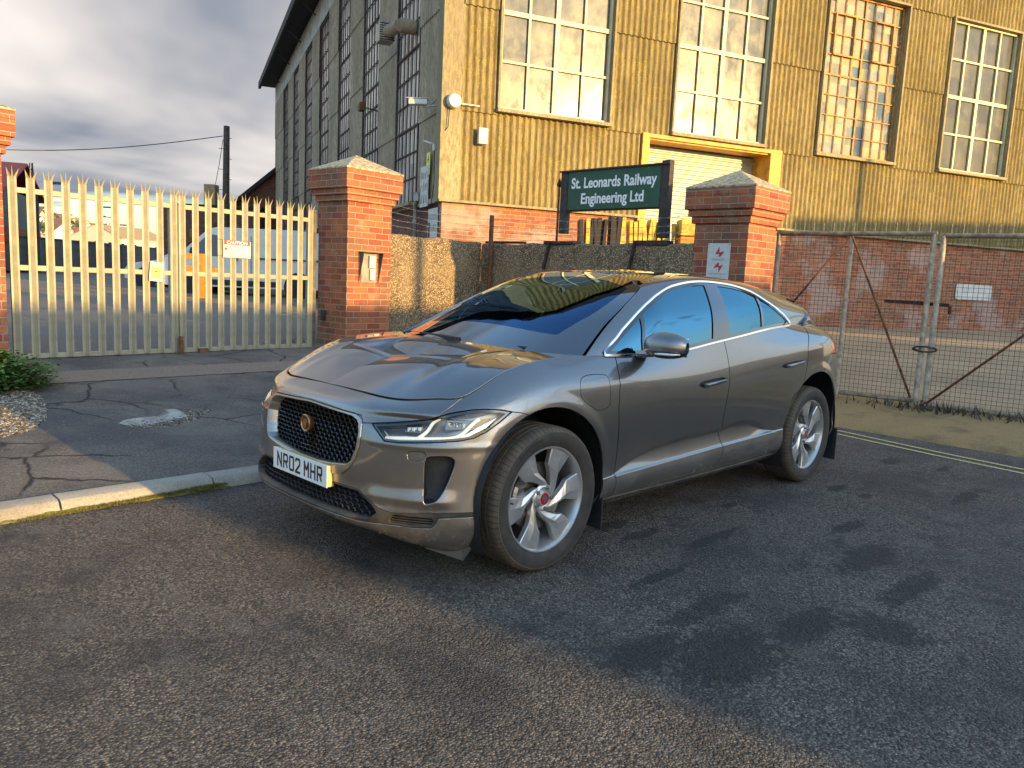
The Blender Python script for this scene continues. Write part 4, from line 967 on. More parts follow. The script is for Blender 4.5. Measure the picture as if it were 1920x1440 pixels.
# ================================================================== beyond the palisade gate
def vehicle(name, base, rz, prof, W, glass, wheels, mat, label, cat, arch=.40, glassm='side_glass', cham=.0, **k):
    """van or car body lofted across its width from a side profile (x forward, z up)"""
    t = empty(name, base, rz, label=label, category=cat, **k); m = MB()
    ys = [-W / 2, -W / 2 + .06, -W / 2 + .2, 0, W / 2 - .2, W / 2 - .06, W / 2]
    pr = []
    for i in range(len(prof)):
        a, b = prof[i], prof[(i + 1) % len(prof)]
        for f in (0, .5): pr.append((a[0] + (b[0] - a[0]) * f, a[1] + (b[1] - a[1]) * f))
    zt = max(p[1] for p in prof)
    P = []
    for y in ys:
        e = abs(y) / (W / 2); sh = 1 - .02 * (e > .9) ; row = []
        for x, z in pr: 
            tum = max(0, (z - .95)) * .13
            yy = y * (1 - tum / (W / 2)) ; row.append((x * (1 - .012 * (e > .95)), yy, z - (.03 if e > .95 and z > .6 else 0)))
        row.append(row[0]); P.append(row)
    P = np.array(P); m.grid(P)
    for e, fl in ((0, 1), (-1, 0)):
        q = [tuple(z) for z in P[e][:-1]]; m.add(q, [tuple(range(len(q)))])
    m.build('body', mat, t, smooth=True, ang=35)
    for nm, poly in glass:
        for s in (-1, 1):
            g = MB(); pts = []
            for x, z in poly: pts.append((x, s * (W / 2 - max(0, z - .95) * .13 * 1.0 + .006), z))
            g.add(pts, [tuple(range(len(pts)))]); g.build(nm, MATS[glassm], t)
    for x, r_ in wheels:
        for s in (-1, 1):
            wh = empty('wheel', (x, s * (W / 2 - .10), r_), 0); wh.parent = t
            Mw = Matrix.Rotation(math.pi / 2 * s, 4, 'X')
            mm = MB(); mm.lathe([(r_ * .62, .09), (r_ * .9, .11), (r_, .07), (r_, -.1), (r_ * .62, -.1)], 28, Mw @ Matrix.Scale(-1, 4, (0, 0, 1))); mm.build('tyre', MATS['matt_black'], wh, smooth=True, ang=40)
            mm = MB(); mm.lathe([(0, .05), (r_ * .2, .07), (r_ * .52, .05), (r_ * .62, .10)], 20, Mw @ Matrix.Scale(-1, 4, (0, 0, 1))); mm.build('hubcap', MATS['alloy'], wh, smooth=True)
            mm = MB(); mm.lathe([(0, .0), (r_ + .09, .0)], 28, Matrix.Translation((0, s * (.108), .03)) @ Mw @ Matrix.Scale(-1, 4, (0, 0, 1))); mm.build('arch', MATS['black'], wh)
    return t
vb = at(470, 556, 23.9); vdir = math.atan2(-.72, .70)          # nose towards the left of the picture
vprof = [(-2.62, .45), (-2.62, 1.75), (-2.52, 1.95), (-1.6, 2.03), (.70, 2.03), (.98, 1.97), (1.82, 1.20), (2.35, 1.02), (2.55, .85), (2.60, .42), (2.2, .28), (-2.3, .30)]
van = vehicle('delivery_van', (vb[0], vb[1], .53), vdir, vprof, 1.95,
    [('front_door_glass', [(.55, 1.18), (.50, 1.75), (.93, 1.82), (1.50, 1.28), (1.42, 1.16)])], [(1.62, .34), (-1.75, .34)], MATS['white_paint'],
    'white panel van parked side-on in the yard behind the right palisade leaf', 'van', glassm='gloss_black')
for s in (-1, 1):
    m = MB(); m.box((.15, s * .975, 1.12), (.20, .02, .12)); m.build('door_handle', MATS['black'], van)
    m = MB(); m.box((-.35, s * .982, 1.05), (.014, .01, 1.5)); m.box((.46, s * .982, 1.05), (.014, .01, 1.5)); m.build('door_gap', MATS['black'], van)
    m = MB(); m.box((-1.5, s * .985, 1.16), (2.1, .02, .04)); m.build('side_rail', MATS['black'], van)
    m = MB(); m.box((-.1, s * .975, .42), (2.3, .03, .16)); m.build('sill_trim', MATS['matt_black'], van)
    m = MB(); m.bar((1.35, s * .99, 1.25), (1.32, s * 1.16, 1.32), .12, .20); m.build('mirror', MATS['matt_black'], van, bevel=.03)
m = MB(); m.add([(1.0, -.80, 1.94), (1.80, -.86, 1.225), (1.80, .86, 1.225), (1.0, .80, 1.94)], [(0, 1, 2, 3)]); o = m.build('windscreen', MATS['gloss_black'], van); o.location = (.02, 0, .02)
cb_ = at(362, 556, 28); cprof = [(-2.0, .45), (-2.02, .85), (-1.75, 1.38), (-1.2, 1.47), (.1, 1.45), (.95, .98), (1.9, .82), (2.08, .6), (2.05, .3), (-1.9, .28)]
vehicle('parked_hatchback', (cb_[0], cb_[1], .55), vdir, cprof, 1.7, [('side_glass', [(-1.55, .95), (-1.45, 1.3), (-1.1, 1.38), (.05, 1.36), (.75, .98)])], [(1.3, .3), (-1.25, .3)], MATS['grey_white'], 'pale hatchback half hidden behind the orange frame in the yard', 'car')
# orange frame
t = empty('orange_frame', tuple(at(375, 540, 20)[:2]) + (.52,), vdir, label='orange steel frame standing in front of the white van', category='frame')
for nm, a, b in (('top_beam', (.62, 0, 1.12), (-.15, 0, 1.12)), ('mid_beam', (.55, 0, .82), (-.45, 0, .78)), ('upright', (-.05, .03, 0), (-.05, .03, 1.2)), ('upright', (.62, .0, 0), (.62, .0, 1.2)), ('foot', (.62, .0, .0), (-.1, .0, .0))):
    m = MB(); m.bar(a, b, .10, .15); m.build(nm, MATS['orange_paint'], t, bevel=.008)
# dark brick store with chimney
def block(name, M, dims, wall, roofm, label, rh=0.0, wins=(), cat='building', chim=None, group=None, over=.15, gable=True, winm='gloss_black'):
    W, D, H = dims; t = empty(name, (0, 0, 0), 0, label=label, category=cat); t.matrix_world = M
    if group: t['group'] = group
    m = MB(); m.box((0, 0, H / 2), (W, D, H))
    if rh and gable:
        m.add([(-W / 2, -D / 2, H), (-W / 2, D / 2, H), (-W / 2, 0, H + rh), (W / 2, -D / 2, H), (W / 2, D / 2, H), (W / 2, 0, H + rh)], [(0, 2, 1), (3, 4, 5)])
    m.build('wall', MATS[wall], t)
    if rh:
        m = MB(); a, b = W / 2 + over, D / 2 + over; th = .12; dz = over * rh / (D / 2)
        for s in (-1, 1): m.add([(-a, s * b, H - dz), (a, s * b, H - dz), (a, 0, H + rh + .02), (-a, 0, H + rh + .02), (-a, s * b, H - dz + th), (a, s * b, H - dz + th), (a, 0, H + rh + th), (-a, 0, H + rh + th)], [(0, 1, 2, 3), (7, 6, 5, 4), (0, 4, 5, 1), (0, 3, 7, 4), (1, 5, 6, 2)])
        m.build('roof', MATS[roofm], t)
    else:
        m = MB(); m.box((0, 0, H + .06), (W + .2, D + .2, .12)); m.build('roof', MATS[roofm], t)
    for (x, z, w_, h, s) in wins:
        m = MB(); 
        if s in (-1, 1): m.box((x, s * (D / 2 + .02), z), (w_, .06, h)); m.box((x, s * (D / 2 + .03), z), (.05, .08, h))
        else: m.box((s / 2 * W / 2 + (.02 if s > 0 else -.02), x, z), (.06, w_, h)); m.box((s / 2 * W / 2 + (.03 if s > 0 else -.03), x, z), (.08, .05, h))
        m.build('window', MATS[winm], t)
    if chim:
        for c_ in chim:
            m = MB(); m.box((c_[0], c_[1], H + c_[3] / 2), (c_[2], c_[2], c_[3])); m.build('chimney', MATS[c_[4] if len(c_) > 4 else wall], t)
    return t
def TR(p, rz, z=None): return Matrix.Translation((p[0], p[1], p[2] if z is None else z)) @ Matrix.Rotation(rz, 4, 'Z')
vr = math.atan2(-.70, -.72)     # facing the camera
p = at(432, 500, 47); block('brick_store', TR(p, vdir, .55), (5.6, 6, 4.1), 'brick_dark', 'eave', 'dark brick store with a tall buff chimney behind the van', 0, [(1.0, 2.6, .35, .5, 1)], chim=[(.25, 2.2, .62, 1.3, 'roof_tan')])
# telegraph pole and wire
p = at(423, 520, 30)
t = empty('telegraph_pole', (p[0], p[1], .55), 0, label='dark wooden telegraph pole with climbing steps behind the palisade gate', category='pole')
m = MB(); m.tube([(0, 0, 0), (-.02, 0, 3.2), (-.06, 0, 6.1)], [.15, .13, .11], 10); m.build('shaft', MATS['bark'], t, smooth=True)
m = MB()
for k in range(9): z = 2.6 + k * .38; s = 1 if k % 2 else -1; m.bar((0, 0, z), (s * .17, -s * .17, z + .01), .02)
m.build('step', MATS['dark_steel'], t)
top = at(418, 255, 30); a = at(-260, 262, 24); m = MB(); pts = [tuple(top + (a - top) * f - np.array([0, 0, .42 * math.sin(math.pi * f)])) for f in np.linspace(0, 1, 24)]
m.tube(pts, .016, 5); m.build('overhead_wire', MATS['cable'], label='thin overhead wire running left from the telegraph pole', category='wire')
m = MB(); b0 = at(418, 262, 30); b1 = at(404, 345, 33); m.tube([tuple(b0), tuple((b0 + b1) / 2 + np.array([0, 0, -.1])), tuple(b1)], .012, 5); m.build('drop_wire', MATS['cable'], label='thin wire dropping from the telegraph pole to the brick store', category='wire')
# grey boundary fence
fa, fb = at(-30, 500, 37), at(345, 494, 62); L = np.linalg.norm((fb - fa)[:2]); ang = math.atan2(fb[1] - fa[1], fb[0] - fa[0])
t = empty('yard_fence', (fa[0], fa[1], .7), ang, label='long grey close-boarded fence across the far side of the yard', category='fence')
m = MB(); m.box((L / 2, 0, .85), (L, .08, 1.7)); m.build('boarding', MATS['fence_grey'], t)
m = MB(); m.box((L / 2, 0, 1.74), (L, .16, .08)); m.build('capping', MATS['grey_clad'], t)
for k in range(15):
    m = MB(); m.box((L * k / 14, -.08, .9), (.16, .12, 1.9)); m.build('post', MATS['fence_grey'], t)
# grey and red building at the far left
p = at(20, 480, 41); block('red_roofed_unit', TR(p + np.array([4.3, -1.6, 0]), vdir + R(22), .7), (10.5, 9, 3.9), 'grey_clad', 'red_clad', 'dark grey unit with a red gable and white windows beyond the left palisade leaf', 1.5, [], gable=False, over=.3)
t = bpy.data.objects['red_roofed_unit']
m = MB(); m.box((-5.27, 0, 1.75), (.05, 8.8, .75)); m.box((0, 4.53, 1.75), (10.3, .05, .75)); m.build('red_band', MATS['red_clad'], t)
for x in (-3.6, -2.9, -1.2, 1.2):
    m = MB(); m.box((x, 4.55, 3.15), (.45, .06, 1.05)); m.build('window', MATS['white_paint'], t)
p = at(60, 345, 47); t = empty('lattice_mast', (p[0], p[1], .7), 0, label='thin dark lattice mast rising behind the red gable', category='mast'); m = MB()
zt = at(55, 306, 47)[2] - .7
for a in range(3):
    m.bar((.5 * math.cos(a * 2.1), .5 * math.sin(a * 2.1), 0), (.08 * math.cos(a * 2.1), .08 * math.sin(a * 2.1), zt), .05)
for k in range(8):
    z = zt * k / 8; r0_ = .5 - .42 * k / 8; m.bar((r0_, 0, z), (-r0_ * .5, r0_ * .86, z + zt / 8), .03); m.bar((-r0_ * .5, r0_ * .86, z), (-r0_ * .5, -r0_ * .86, z + zt / 8), .03)
m.build('lattice', MATS['dark_steel'], t)
m = MB(); p = at(66, 480, 39); m.box((p[0], p[1], 2.6), (.35, .35, 3.9)); m.build('dark_stack', MATS['dark_steel'], label='narrow dark tower standing at the corner of the red gabled unit', category='tower')
# lamp posts of the road beyond
def lamp(u, vt, vb_, D, label, arm=1):
    p = at(u, vb_, D); z1 = at(u, vt, D)[2]; t = empty('street_lamp', (p[0], p[1], .7), vdir, label=label, category='street lamp', group='street lamps beyond the yard')
    m = MB(); h = z1 - .7; m.tube([(0, 0, 0), (0, 0, h)], [.09, .05], 8); m.build('column', MATS['post_dark'], t, smooth=True)
    m = MB(); m.bar((0, 0, h), (-arm * 1.0, 0, h + .12), .06); m.build('arm', MATS['post_dark'], t)
    m = MB(); m.box((-arm * 1.25, 0, h + .12), (.75, .28, .14)); m.build('head', MATS['grey_clad'], t, bevel=.03)
lamp(99, 349, 500, 43, 'tall grey lamp column left of the hillside town', 0.3)
lamp(187, 391, 470, 75, 'leftmost of the small far lamps against the sky', .6); lamp(217, 410, 472, 68, 'far street lamp whose head shows above the cream gable', -1); lamp(248, 425, 472, 92, 'rightmost of the small far lamps, lowest in the sky', -.8); lamp(354, 425, 480, 60, 'far lamp column seen just right of the gate stile', .3)
# red lorry trailers and the sunlit gabled shed
for (u0, u1, v0, D, mt, lb) in ((120, 152, 450, 145, 'red_clad', 'short red trailer showing over the far fence, left of the two longer ones'), (156, 186, 452, 150, 'red_clad', 'red trailer in the middle of the row over the far fence'), (190, 208, 458, 155, 'red_clad', 'red trailer with white lettering next to the cream gabled shed')):
    a = at(u0, v0, D); b = at(u1, v0, D); w_ = np.linalg.norm((b - a)[:2]); t = empty('lorry_trailer', tuple(((a + b) / 2)[:2]) + (.7,), vdir, label=lb, category='trailer', group='red trailers beyond the fence')
    h = a[2] - .7; m = MB(); m.box((0, 0, h / 2 + .25), (w_, 3, h - .5)); m.build('box', MATS[mt], t)
    m = MB(); m.box((0, 1.53, h * .62), (w_ * .3, .05, h * .3)); m.build('marking', MATS['sign_white'], t)
    m = MB(); m.box((0, 0, .3), (w_ * .9, 2.2, .5)); m.build('chassis', MATS['black'], t)
p = at(228, 480, 165); block('gabled_shed', TR(p, vdir + R(78), .6), (15, 12.5, 5.2), 'cream', 'roof_tan', 'sunlit cream shed with a low gable beyond the far fence', 2.6)
p = at(283, 480, 170); block('low_shed', TR(p, vdir, .6), (11, 12, 3.2), 'cream', 'roof_tan', 'low cream shed with a tan roof right of the gabled one', 1.9)
# hillside town
hl = []
A_, B_ = at(-140, 470, 330), at(520, 490, 330)
P = []
for i, f in enumerate(np.linspace(0, 1, 40)):
    row = []
    for j, gq in enumerate(np.linspace(0, 1, 12)):
        b = A_ + (B_ - A_) * f; d_ = (b - CP)[:2]; d_ = d_ / np.linalg.norm(d_)
        D = 190 + 190 * gq; top = np.interp(f, [0, .12, .3, .42, .52, .62, .74, .8, .9, 1], [19, 19, 16, 13, 8, 6, 5.5, 9, 8, 6])
        h = .5 + top * (gq ** .8) * (1 + .05 * math.sin(f * 31 + j)) ; row.append((CP[0] + d_[0] * D, CP[1] + d_[1] * D, h))
    P.append(row)
P = np.array(P); m = MB(); m.grid(P, flip=True); m.build('hillside', MATS['hill_grass'], smooth=True, kind='structure')
random.seed(77)
k = 0
HW = {}
def hpos(f, gq):
    x = f * 39; y = gq * 11; i, j = min(int(x), 38), min(int(y), 10); a, b = x - i, y - j
    return (P[i, j] * (1 - a) * (1 - b) + P[i + 1, j] * a * (1 - b) + P[i, j + 1] * (1 - a) * b + P[i + 1, j + 1] * a * b)
for r_ in range(6):
    for c_ in range(12):
        f = .22 + .56 * (c_ + random.uniform(.1, .9)) / 12; gq = .22 + .76 * (r_ + random.uniform(0, .7)) / 6
        if gq > .98: continue
        q = hpos(f, gq); k += 1; w_ = random.uniform(5.5, 9); h = random.uniform(3.2, 5.0)
        wl = random.choice(['house_white', 'house_white', 'cream', 'house_white']); rf = random.choice(['house_roof', 'roof_tan', 'house_roof'])
        o = block('hillside_house', TR(q, vdir + random.uniform(-.5, .5), q[2] - 1.2), (w_, 6, h), wl, rf, '%s house, %s roof, %s from left in the %s row up the far hillside' % ('cream' if wl == 'cream' else 'white', 'tan' if rf == 'roof_tan' else 'brown', ORD[c_ + 1], ORD[r_ + 1]), 1.9, [(-w_ * .25, h * .62, .9, 1.1, 1), (w_ * .25, h * .62, .9, 1.1, 1)], cat='house', group='houses on the distant hillside')
def tree_blob(name, p, r_, h, label, group, n=260, matl='foliage_far'):
    t = empty(name, tuple(p), 0, label=label, category='tree', group=group); m = MB()
    m.tube([(0, 0, 0), (0, 0, h * .5)], [r_ * .08, r_ * .04], 6); m.build('trunk', MATS['bark'], t)
    m = MB(); cl = [(random.gauss(0, r_ * .45), random.gauss(0, r_ * .45), h * .62 + random.gauss(0, h * .16)) for _ in range(9)]
    for _ in range(n):
        c_ = random.choice(cl); d_ = Vector((random.gauss(0, 1), random.gauss(0, 1), random.gauss(0, 1))).normalized() * r_ * random.uniform(.25, .5); q = Vector(c_) + d_; s_ = r_ * random.uniform(.10, .2)
        u_ = Vector((random.gauss(0, 1), random.gauss(0, 1), random.gauss(0, 1))).normalized(); v_ = u_.cross(d_.normalized()); m.add([q - u_ * s_, q + v_ * s_, q + u_ * s_, q - v_ * s_ * .7], [(0, 1, 2, 3)])
    m.build('crown', MATS[matl], t); return t
for i in range(22):
    f = .24 + .5 * (i + random.random() * .8) / 22; gq = random.uniform(.2, .95); q = hpos(f, gq); tree_blob('hillside_tree', (q[0], q[1], q[2] - .5), random.uniform(2.5, 4.2), random.uniform(5, 8), 'dark rounded tree, %s from the left among the trees on the distant hill' % ORD[i + 1], 'trees on the distant hillside', 150)
# ================================================================== weed clump at the left pier
random.seed(41)
p = gpx(20, 728); t = empty('weed_clump', p, 0, label='bushy green weed growing at the foot of the left brick pier', category='plant')
m = MB(); st = MB()
for i in range(620):
    a = random.uniform(0, 6.28); r0_ = random.uniform(0, .34) ; h = random.uniform(.03, .34) * (1 - r0_ * 1.2); bx_, by_ = r0_ * math.cos(a) * 1.25 + .05, r0_ * math.sin(a)
    if i % 4 == 0: st.tube([(bx_ * .3, by_ * .3, -.05), (bx_ * .8, by_ * .8, h * .6), (bx_, by_, h)], [.004, .003, .001], 4)
    for q_ in range(9):
        an = random.uniform(0, 6.28); l = random.uniform(.025, .06); d_ = Vector((math.cos(an), math.sin(an), random.uniform(-.3, .5))); s_ = Vector((-math.sin(an), math.cos(an), random.uniform(-.3, .3))) * l * .32; o_ = Vector((bx_, by_, h)) + Vector((random.gauss(0, .02), random.gauss(0, .02), random.gauss(0, .02)))
        m.add([o_, o_ + d_ * l * .5 + s_, o_ + d_ * l, o_ + d_ * l * .5 - s_], [(0, 1, 2, 3)])
m.build('leaves', MATS['leaf'], t); st.build('stems', MATS['bark'], t)
# ================================================================== across the street (behind the photographer)
block('street_hall', TR((-9.25, 17.0, 0), 0, 0), (15.2, 6, 3.45), 'brick_shed', 'house_roof', 'long low brick building across the street behind the photographer', 0, [(-5, 1.7, 1.4, 1.2, -1), (-1, 1.7, 1.4, 1.2, -1), (4, 1.7, 1.4, 1.2, -1)])
block('street_hall', TR((-24.6, 18.0, 0), 0, 0), (11, 6, 5.4), 'cream', 'house_roof', 'pale two storey house across the street behind the photographer', .9, [(-2, 1.7, 1.4, 1.2, -1), (2, 3.6, 1.2, 1.2, -1)])
block('street_hall', TR((-38, 19, 0), 0, 0), (12, 6, 4.6), 'brick_shed', 'house_roof', 'brick house farther along the street behind the photographer', 1.2, [])
for i, (x, y, h) in enumerate(((-20.35, 14.2, 11.2), (-6.9, 14.0, 7.5))):
    t = empty('lamp_column', (x, y, 0), 0, label='grey lamp column on the far pavement, ' + ('by the pale house' if i == 0 else 'by the low brick building'), category='street lamp')
    m = MB(); m.tube([(0, 0, 0), (0, 0, h)], [.11, .07], 10); m.build('column', MATS['post_dark'], t, smooth=True)
    m = MB(); m.bar((0, 0, h), (0, -1.2, h + .1), .07); m.build('arm', MATS['post_dark'], t)
t = empty('razor_fence', (-7, 12.2, 0), 0, label='mesh fence topped with a coil of razor wire across the street', category='fence')
for k in range(10):
    m = MB(); m.tube([(-13 + k * 2, 0, 0), (-13 + k * 2, 0, 2.3)], .035, 6); m.build('post', MATS['galv'], t)
m = MB(); pts = []
for i in range(1000): a = i * .42; x = -13 + 18 * i / 1000; pts.append((x, .28 * math.cos(a), 2.35 + .28 * math.sin(a)))
m.tube(pts, .012, 4); m.build('razor_wire', MATS['razor'], t)
# ================================================================== the parked car: spline surfaces measured from the photograph
def bsp(n,m,ders=False):
    """matrix m x n : clamped uniform cubic b-spline basis sampled at m params"""
    k=3; t=np.concatenate([[0]*k,np.arange(n-k+1),[n-k]*k]).astype(float)
    us=np.linspace(0,n-k,m); us[-1]-=1e-9
    B=np.zeros((m,n+k))
    for i in range(n+k): B[:,i]=(us>=t[i])&(us<t[i+1])
    for d in range(1,k+1):
        for i in range(n+k-d):
            a=(us-t[i])/(t[i+d]-t[i]) if t[i+d]>t[i] else 0*us
            b=(t[i+d+1]-us)/(t[i+d+1]-t[i+1]) if t[i+d+1]>t[i+1] else 0*us
            B[:,i]=a*B[:,i]+b*B[:,i+1]
    return B[:,:n]
def fitctl(P,axis,it=3):
    """move control points so that the spline passes close to the data (axis 0)"""
    P=np.moveaxis(np.asarray(P,float),axis,0); n=len(P)
    # greville params
    k=3; t=np.concatenate([[0]*k,np.arange(n-k+1),[n-k]*k]).astype(float)
    g=np.array([t[i+1:i+4].mean() for i in range(n)])
    m=2001; B=bsp(n,m); idx=np.clip(np.round(g/(n-k)*(m-1)).astype(int),0,m-1); G=B[idx]
    C=P.copy()
    for _ in range(it): C=C+(P-np.tensordot(G,C,1))
    return np.moveaxis(C,0,axis)
def surface(P,mu,mv,it=3):
    P=np.asarray(P,float); C=fitctl(fitctl(P,0,it),1,it)
    return np.einsum('ai,ijk,bj->abk',bsp(P.shape[0],mu),C,bsp(P.shape[1],mv))
def curve(pts,m,it=3):
    C=fitctl(np.asarray(pts,float),0,it); return bsp(len(C),m)@C
# ---- lower body: columns run from nose centre round the side to tail centre, rows from bottom to top
A_ROWS=[
 # r0 bottom
 [(.74,0,.235),(.735,.25,.235),(.715,.45,.23),(.665,.62,.215),(.585,.73,.195),(.48,.80,.18),(.25,.80,.18),(0,.80,.2),(-.3,.80,.21),(-.6,.80,.21),(-1.1,.80,.21),(-1.7,.80,.21),(-2.2,.80,.215),(-2.6,.80,.215),(-3.0,.80,.215),(-3.3,.80,.22),(-3.50,.78,.23),(-3.65,.66,.24),(-3.73,.42,.24),(-3.76,0,.24)],
 # r1
 [(.855,0,.29),(.85,.25,.288),(.815,.45,.285),(.74,.62,.282),(.645,.75,.27),(.50,.86,.26),(.25,.90,.27),(0,.905,.28),(-.3,.90,.29),(-.6,.895,.295),(-1.1,.893,.297),(-1.7,.893,.30),(-2.2,.895,.302),(-2.6,.905,.303),(-3.0,.92,.305),(-3.3,.91,.31),(-3.53,.87,.32),(-3.71,.73,.33),(-3.79,.45,.33),(-3.82,0,.33)],
 # r2
 [(.835,0,.40),(.83,.25,.40),(.805,.45,.40),(.745,.62,.40),(.65,.77,.39),(.50,.875,.385),(.25,.925,.385),(0,.935,.39),(-.3,.925,.40),(-.6,.912,.405),(-1.1,.908,.41),(-1.7,.906,.42),(-2.2,.908,.425),(-2.6,.92,.43),(-3.0,.94,.43),(-3.3,.925,.43),(-3.53,.88,.43),(-3.71,.745,.44),(-3.80,.46,.44),(-3.84,0,.44)],
 # r3
 [(.832,0,.50),(.827,.25,.50),(.80,.45,.505),(.745,.62,.51),(.65,.76,.51),(.50,.865,.51),(.25,.93,.51),(0,.944,.52),(-.3,.935,.52),(-.6,.922,.52),(-1.1,.916,.525),(-1.7,.914,.53),(-2.2,.918,.54),(-2.6,.932,.545),(-3.0,.948,.55),(-3.3,.935,.55),(-3.53,.885,.55),(-3.72,.75,.55),(-3.81,.46,.55),(-3.85,0,.55)],
 # r4
 [(.822,0,.62),(.818,.25,.62),(.792,.45,.62),(.738,.62,.63),(.645,.755,.635),(.495,.86,.64),(.25,.928,.64),(0,.947,.65),(-.3,.942,.65),(-.6,.932,.65),(-1.1,.927,.655),(-1.7,.926,.66),(-2.2,.930,.67),(-2.6,.942,.68),(-3.0,.953,.69),(-3.3,.938,.70),(-3.53,.885,.70),(-3.71,.75,.70),(-3.79,.46,.70),(-3.83,0,.70)],
 # r5
 [(.805,0,.735),(.80,.25,.735),(.775,.45,.73),(.715,.62,.735),(.615,.76,.74),(.465,.86,.745),(.24,.918,.76),(0,.942,.77),(-.3,.942,.77),(-.6,.936,.77),(-1.1,.932,.78),(-1.7,.932,.79),(-2.2,.936,.81),(-2.6,.945,.83),(-3.0,.954,.85),(-3.3,.937,.86),(-3.52,.88,.86),(-3.69,.745,.86),(-3.77,.45,.86),(-3.80,0,.86)],
 # r6
 [(.785,0,.81),(.78,.25,.808),(.745,.43,.80),(.665,.59,.80),(.57,.745,.80),(.45,.85,.81),(.25,.893,.86),(.01,.915,.895),(-.29,.922,.90),(-.6,.925,.89),(-1.1,.924,.90),(-1.7,.923,.92),(-2.2,.929,.95),(-2.6,.936,.99),(-3.0,.940,1.02),(-3.3,.917,1.03),(-3.50,.86,1.03),(-3.67,.73,1.02),(-3.755,.44,1.01),(-3.78,0,1.01)],
 # r7
 [(.75,0,.85),(.745,.25,.848),(.715,.45,.840),(.65,.62,.836),(.57,.73,.842),(.45,.815,.862),(.25,.852,.925),(.02,.873,.975),(-.28,.874,.995),(-.58,.884,.995),(-1.1,.89,1.0),(-1.7,.892,1.03),(-2.2,.893,1.075),(-2.6,.888,1.115),(-3.0,.88,1.14),(-3.3,.855,1.145),(-3.49,.79,1.13),(-3.65,.68,1.11),(-3.75,.42,1.10),(-3.78,0,1.10)],
 # r8 top boundary
 [(.685,0,.882),(.682,.24,.878),(.655,.43,.868),(.60,.58,.872),(.52,.68,.886),(.43,.765,.905),(.23,.778,.998),(.03,.789,1.048),(-.22,.79,1.067),(-.50,.812,1.067),(-1.1,.857,1.064),(-1.7,.860,1.125),(-2.2,.846,1.175),(-2.6,.815,1.205),(-3.0,.765,1.212),(-3.3,.73,1.205),(-3.48,.69,1.185),(-3.62,.60,1.16),(-3.73,.36,1.15),(-3.76,0,1.15)],
]
A_P=np.array(A_ROWS).transpose(1,0,2)   # cols x rows
# ---- greenhouse from belt line over the rail to roof centre
bx=[-.385,-.62,-1.0,-1.4,-1.8,-2.2,-2.55,-2.80,-3.05]
by=[.772,.828,.852,.861,.858,.846,.820,.795,.757]
bz=[1.066,1.064,1.062,1.09,1.135,1.175,1.20,1.206,1.203]
rx=[-1.15,-1.24,-1.40,-1.62,-1.90,-2.22,-2.58,-2.93,-3.32]
ry=[.575,.60,.62,.63,.632,.63,.622,.61,.60]
rz=[1.442,1.460,1.484,1.502,1.507,1.494,1.462,1.413,1.355]
mx=[-1.26,-1.36,-1.52,-1.74,-2.0,-2.3,-2.66,-3.05,-3.46]
mz=[1.508,1.522,1.537,1.548,1.55,1.541,1.518,1.482,1.436]
cx=[-1.30,-1.41,-1.58,-1.79,-2.05,-2.35,-2.70,-3.10,-3.50]
cz=[1.525,1.538,1.553,1.563,1.565,1.557,1.535,1.50,1.452]
def greenhouse():
    G=[]
    for j in range(9):
        b=np.array([bx[j],by[j],bz[j]]); r=np.array([rx[j],ry[j],rz[j]])
        col=[]
        for s in (0,.28,.56,.82,1.0):
            q=b+(r-b)*s; bul=4*s*(1-s)
            q=q+np.array([0,.028,.012])*bul
            if j==0: q=q+np.array([.01,-.012,-.002])*bul
            col.append(q)
        ri=np.array([rx[j]-.03,ry[j]-.09,rz[j]+.026]); 
        col.append(ri); 
        col.append(np.array([mx[j],.32,mz[j]+.002])); col.append(np.array([cx[j],0.0,cz[j]]))
        G.append(col)
    return np.array(G)
# windscreen: rows bottom->top, across centre->pillar
def windscreen(G0):
    bot=curve([(-.12,0,1.088),(-.125,.15,1.087),(-.165,.38,1.077),(-.25,.60,1.067),(-.385,.772,1.066)],9)
    pil=G0  # pillar curve base->corner, list of pts
    top=curve([(-1.30,0,1.525),(-1.29,.15,1.521),(-1.25,.33,1.506),(-1.20,.48,1.475),(-1.15,.575,1.442)],9)
    nv=7; pc=curve(pil,nv)
    W=np.zeros((9,nv,3))
    cen=curve([(-.12,0,1.088),(-.42,0,1.222),(-.80,0,1.365),(-1.10,0,1.468),(-1.30,0,1.525)],nv)
    for i in range(9):
        a=i/8.
        for j in range(nv):
            t=j/(nv-1)
            # coons
            c=(1-a)*cen[j]+a*pc[j]; d=(1-t)*bot[i]+t*top[i]
            e=(1-a)*((1-t)*cen[0]+t*cen[-1])+a*((1-t)*pc[0]+t*pc[-1])
            W[i,j]=c+d-e
    return W
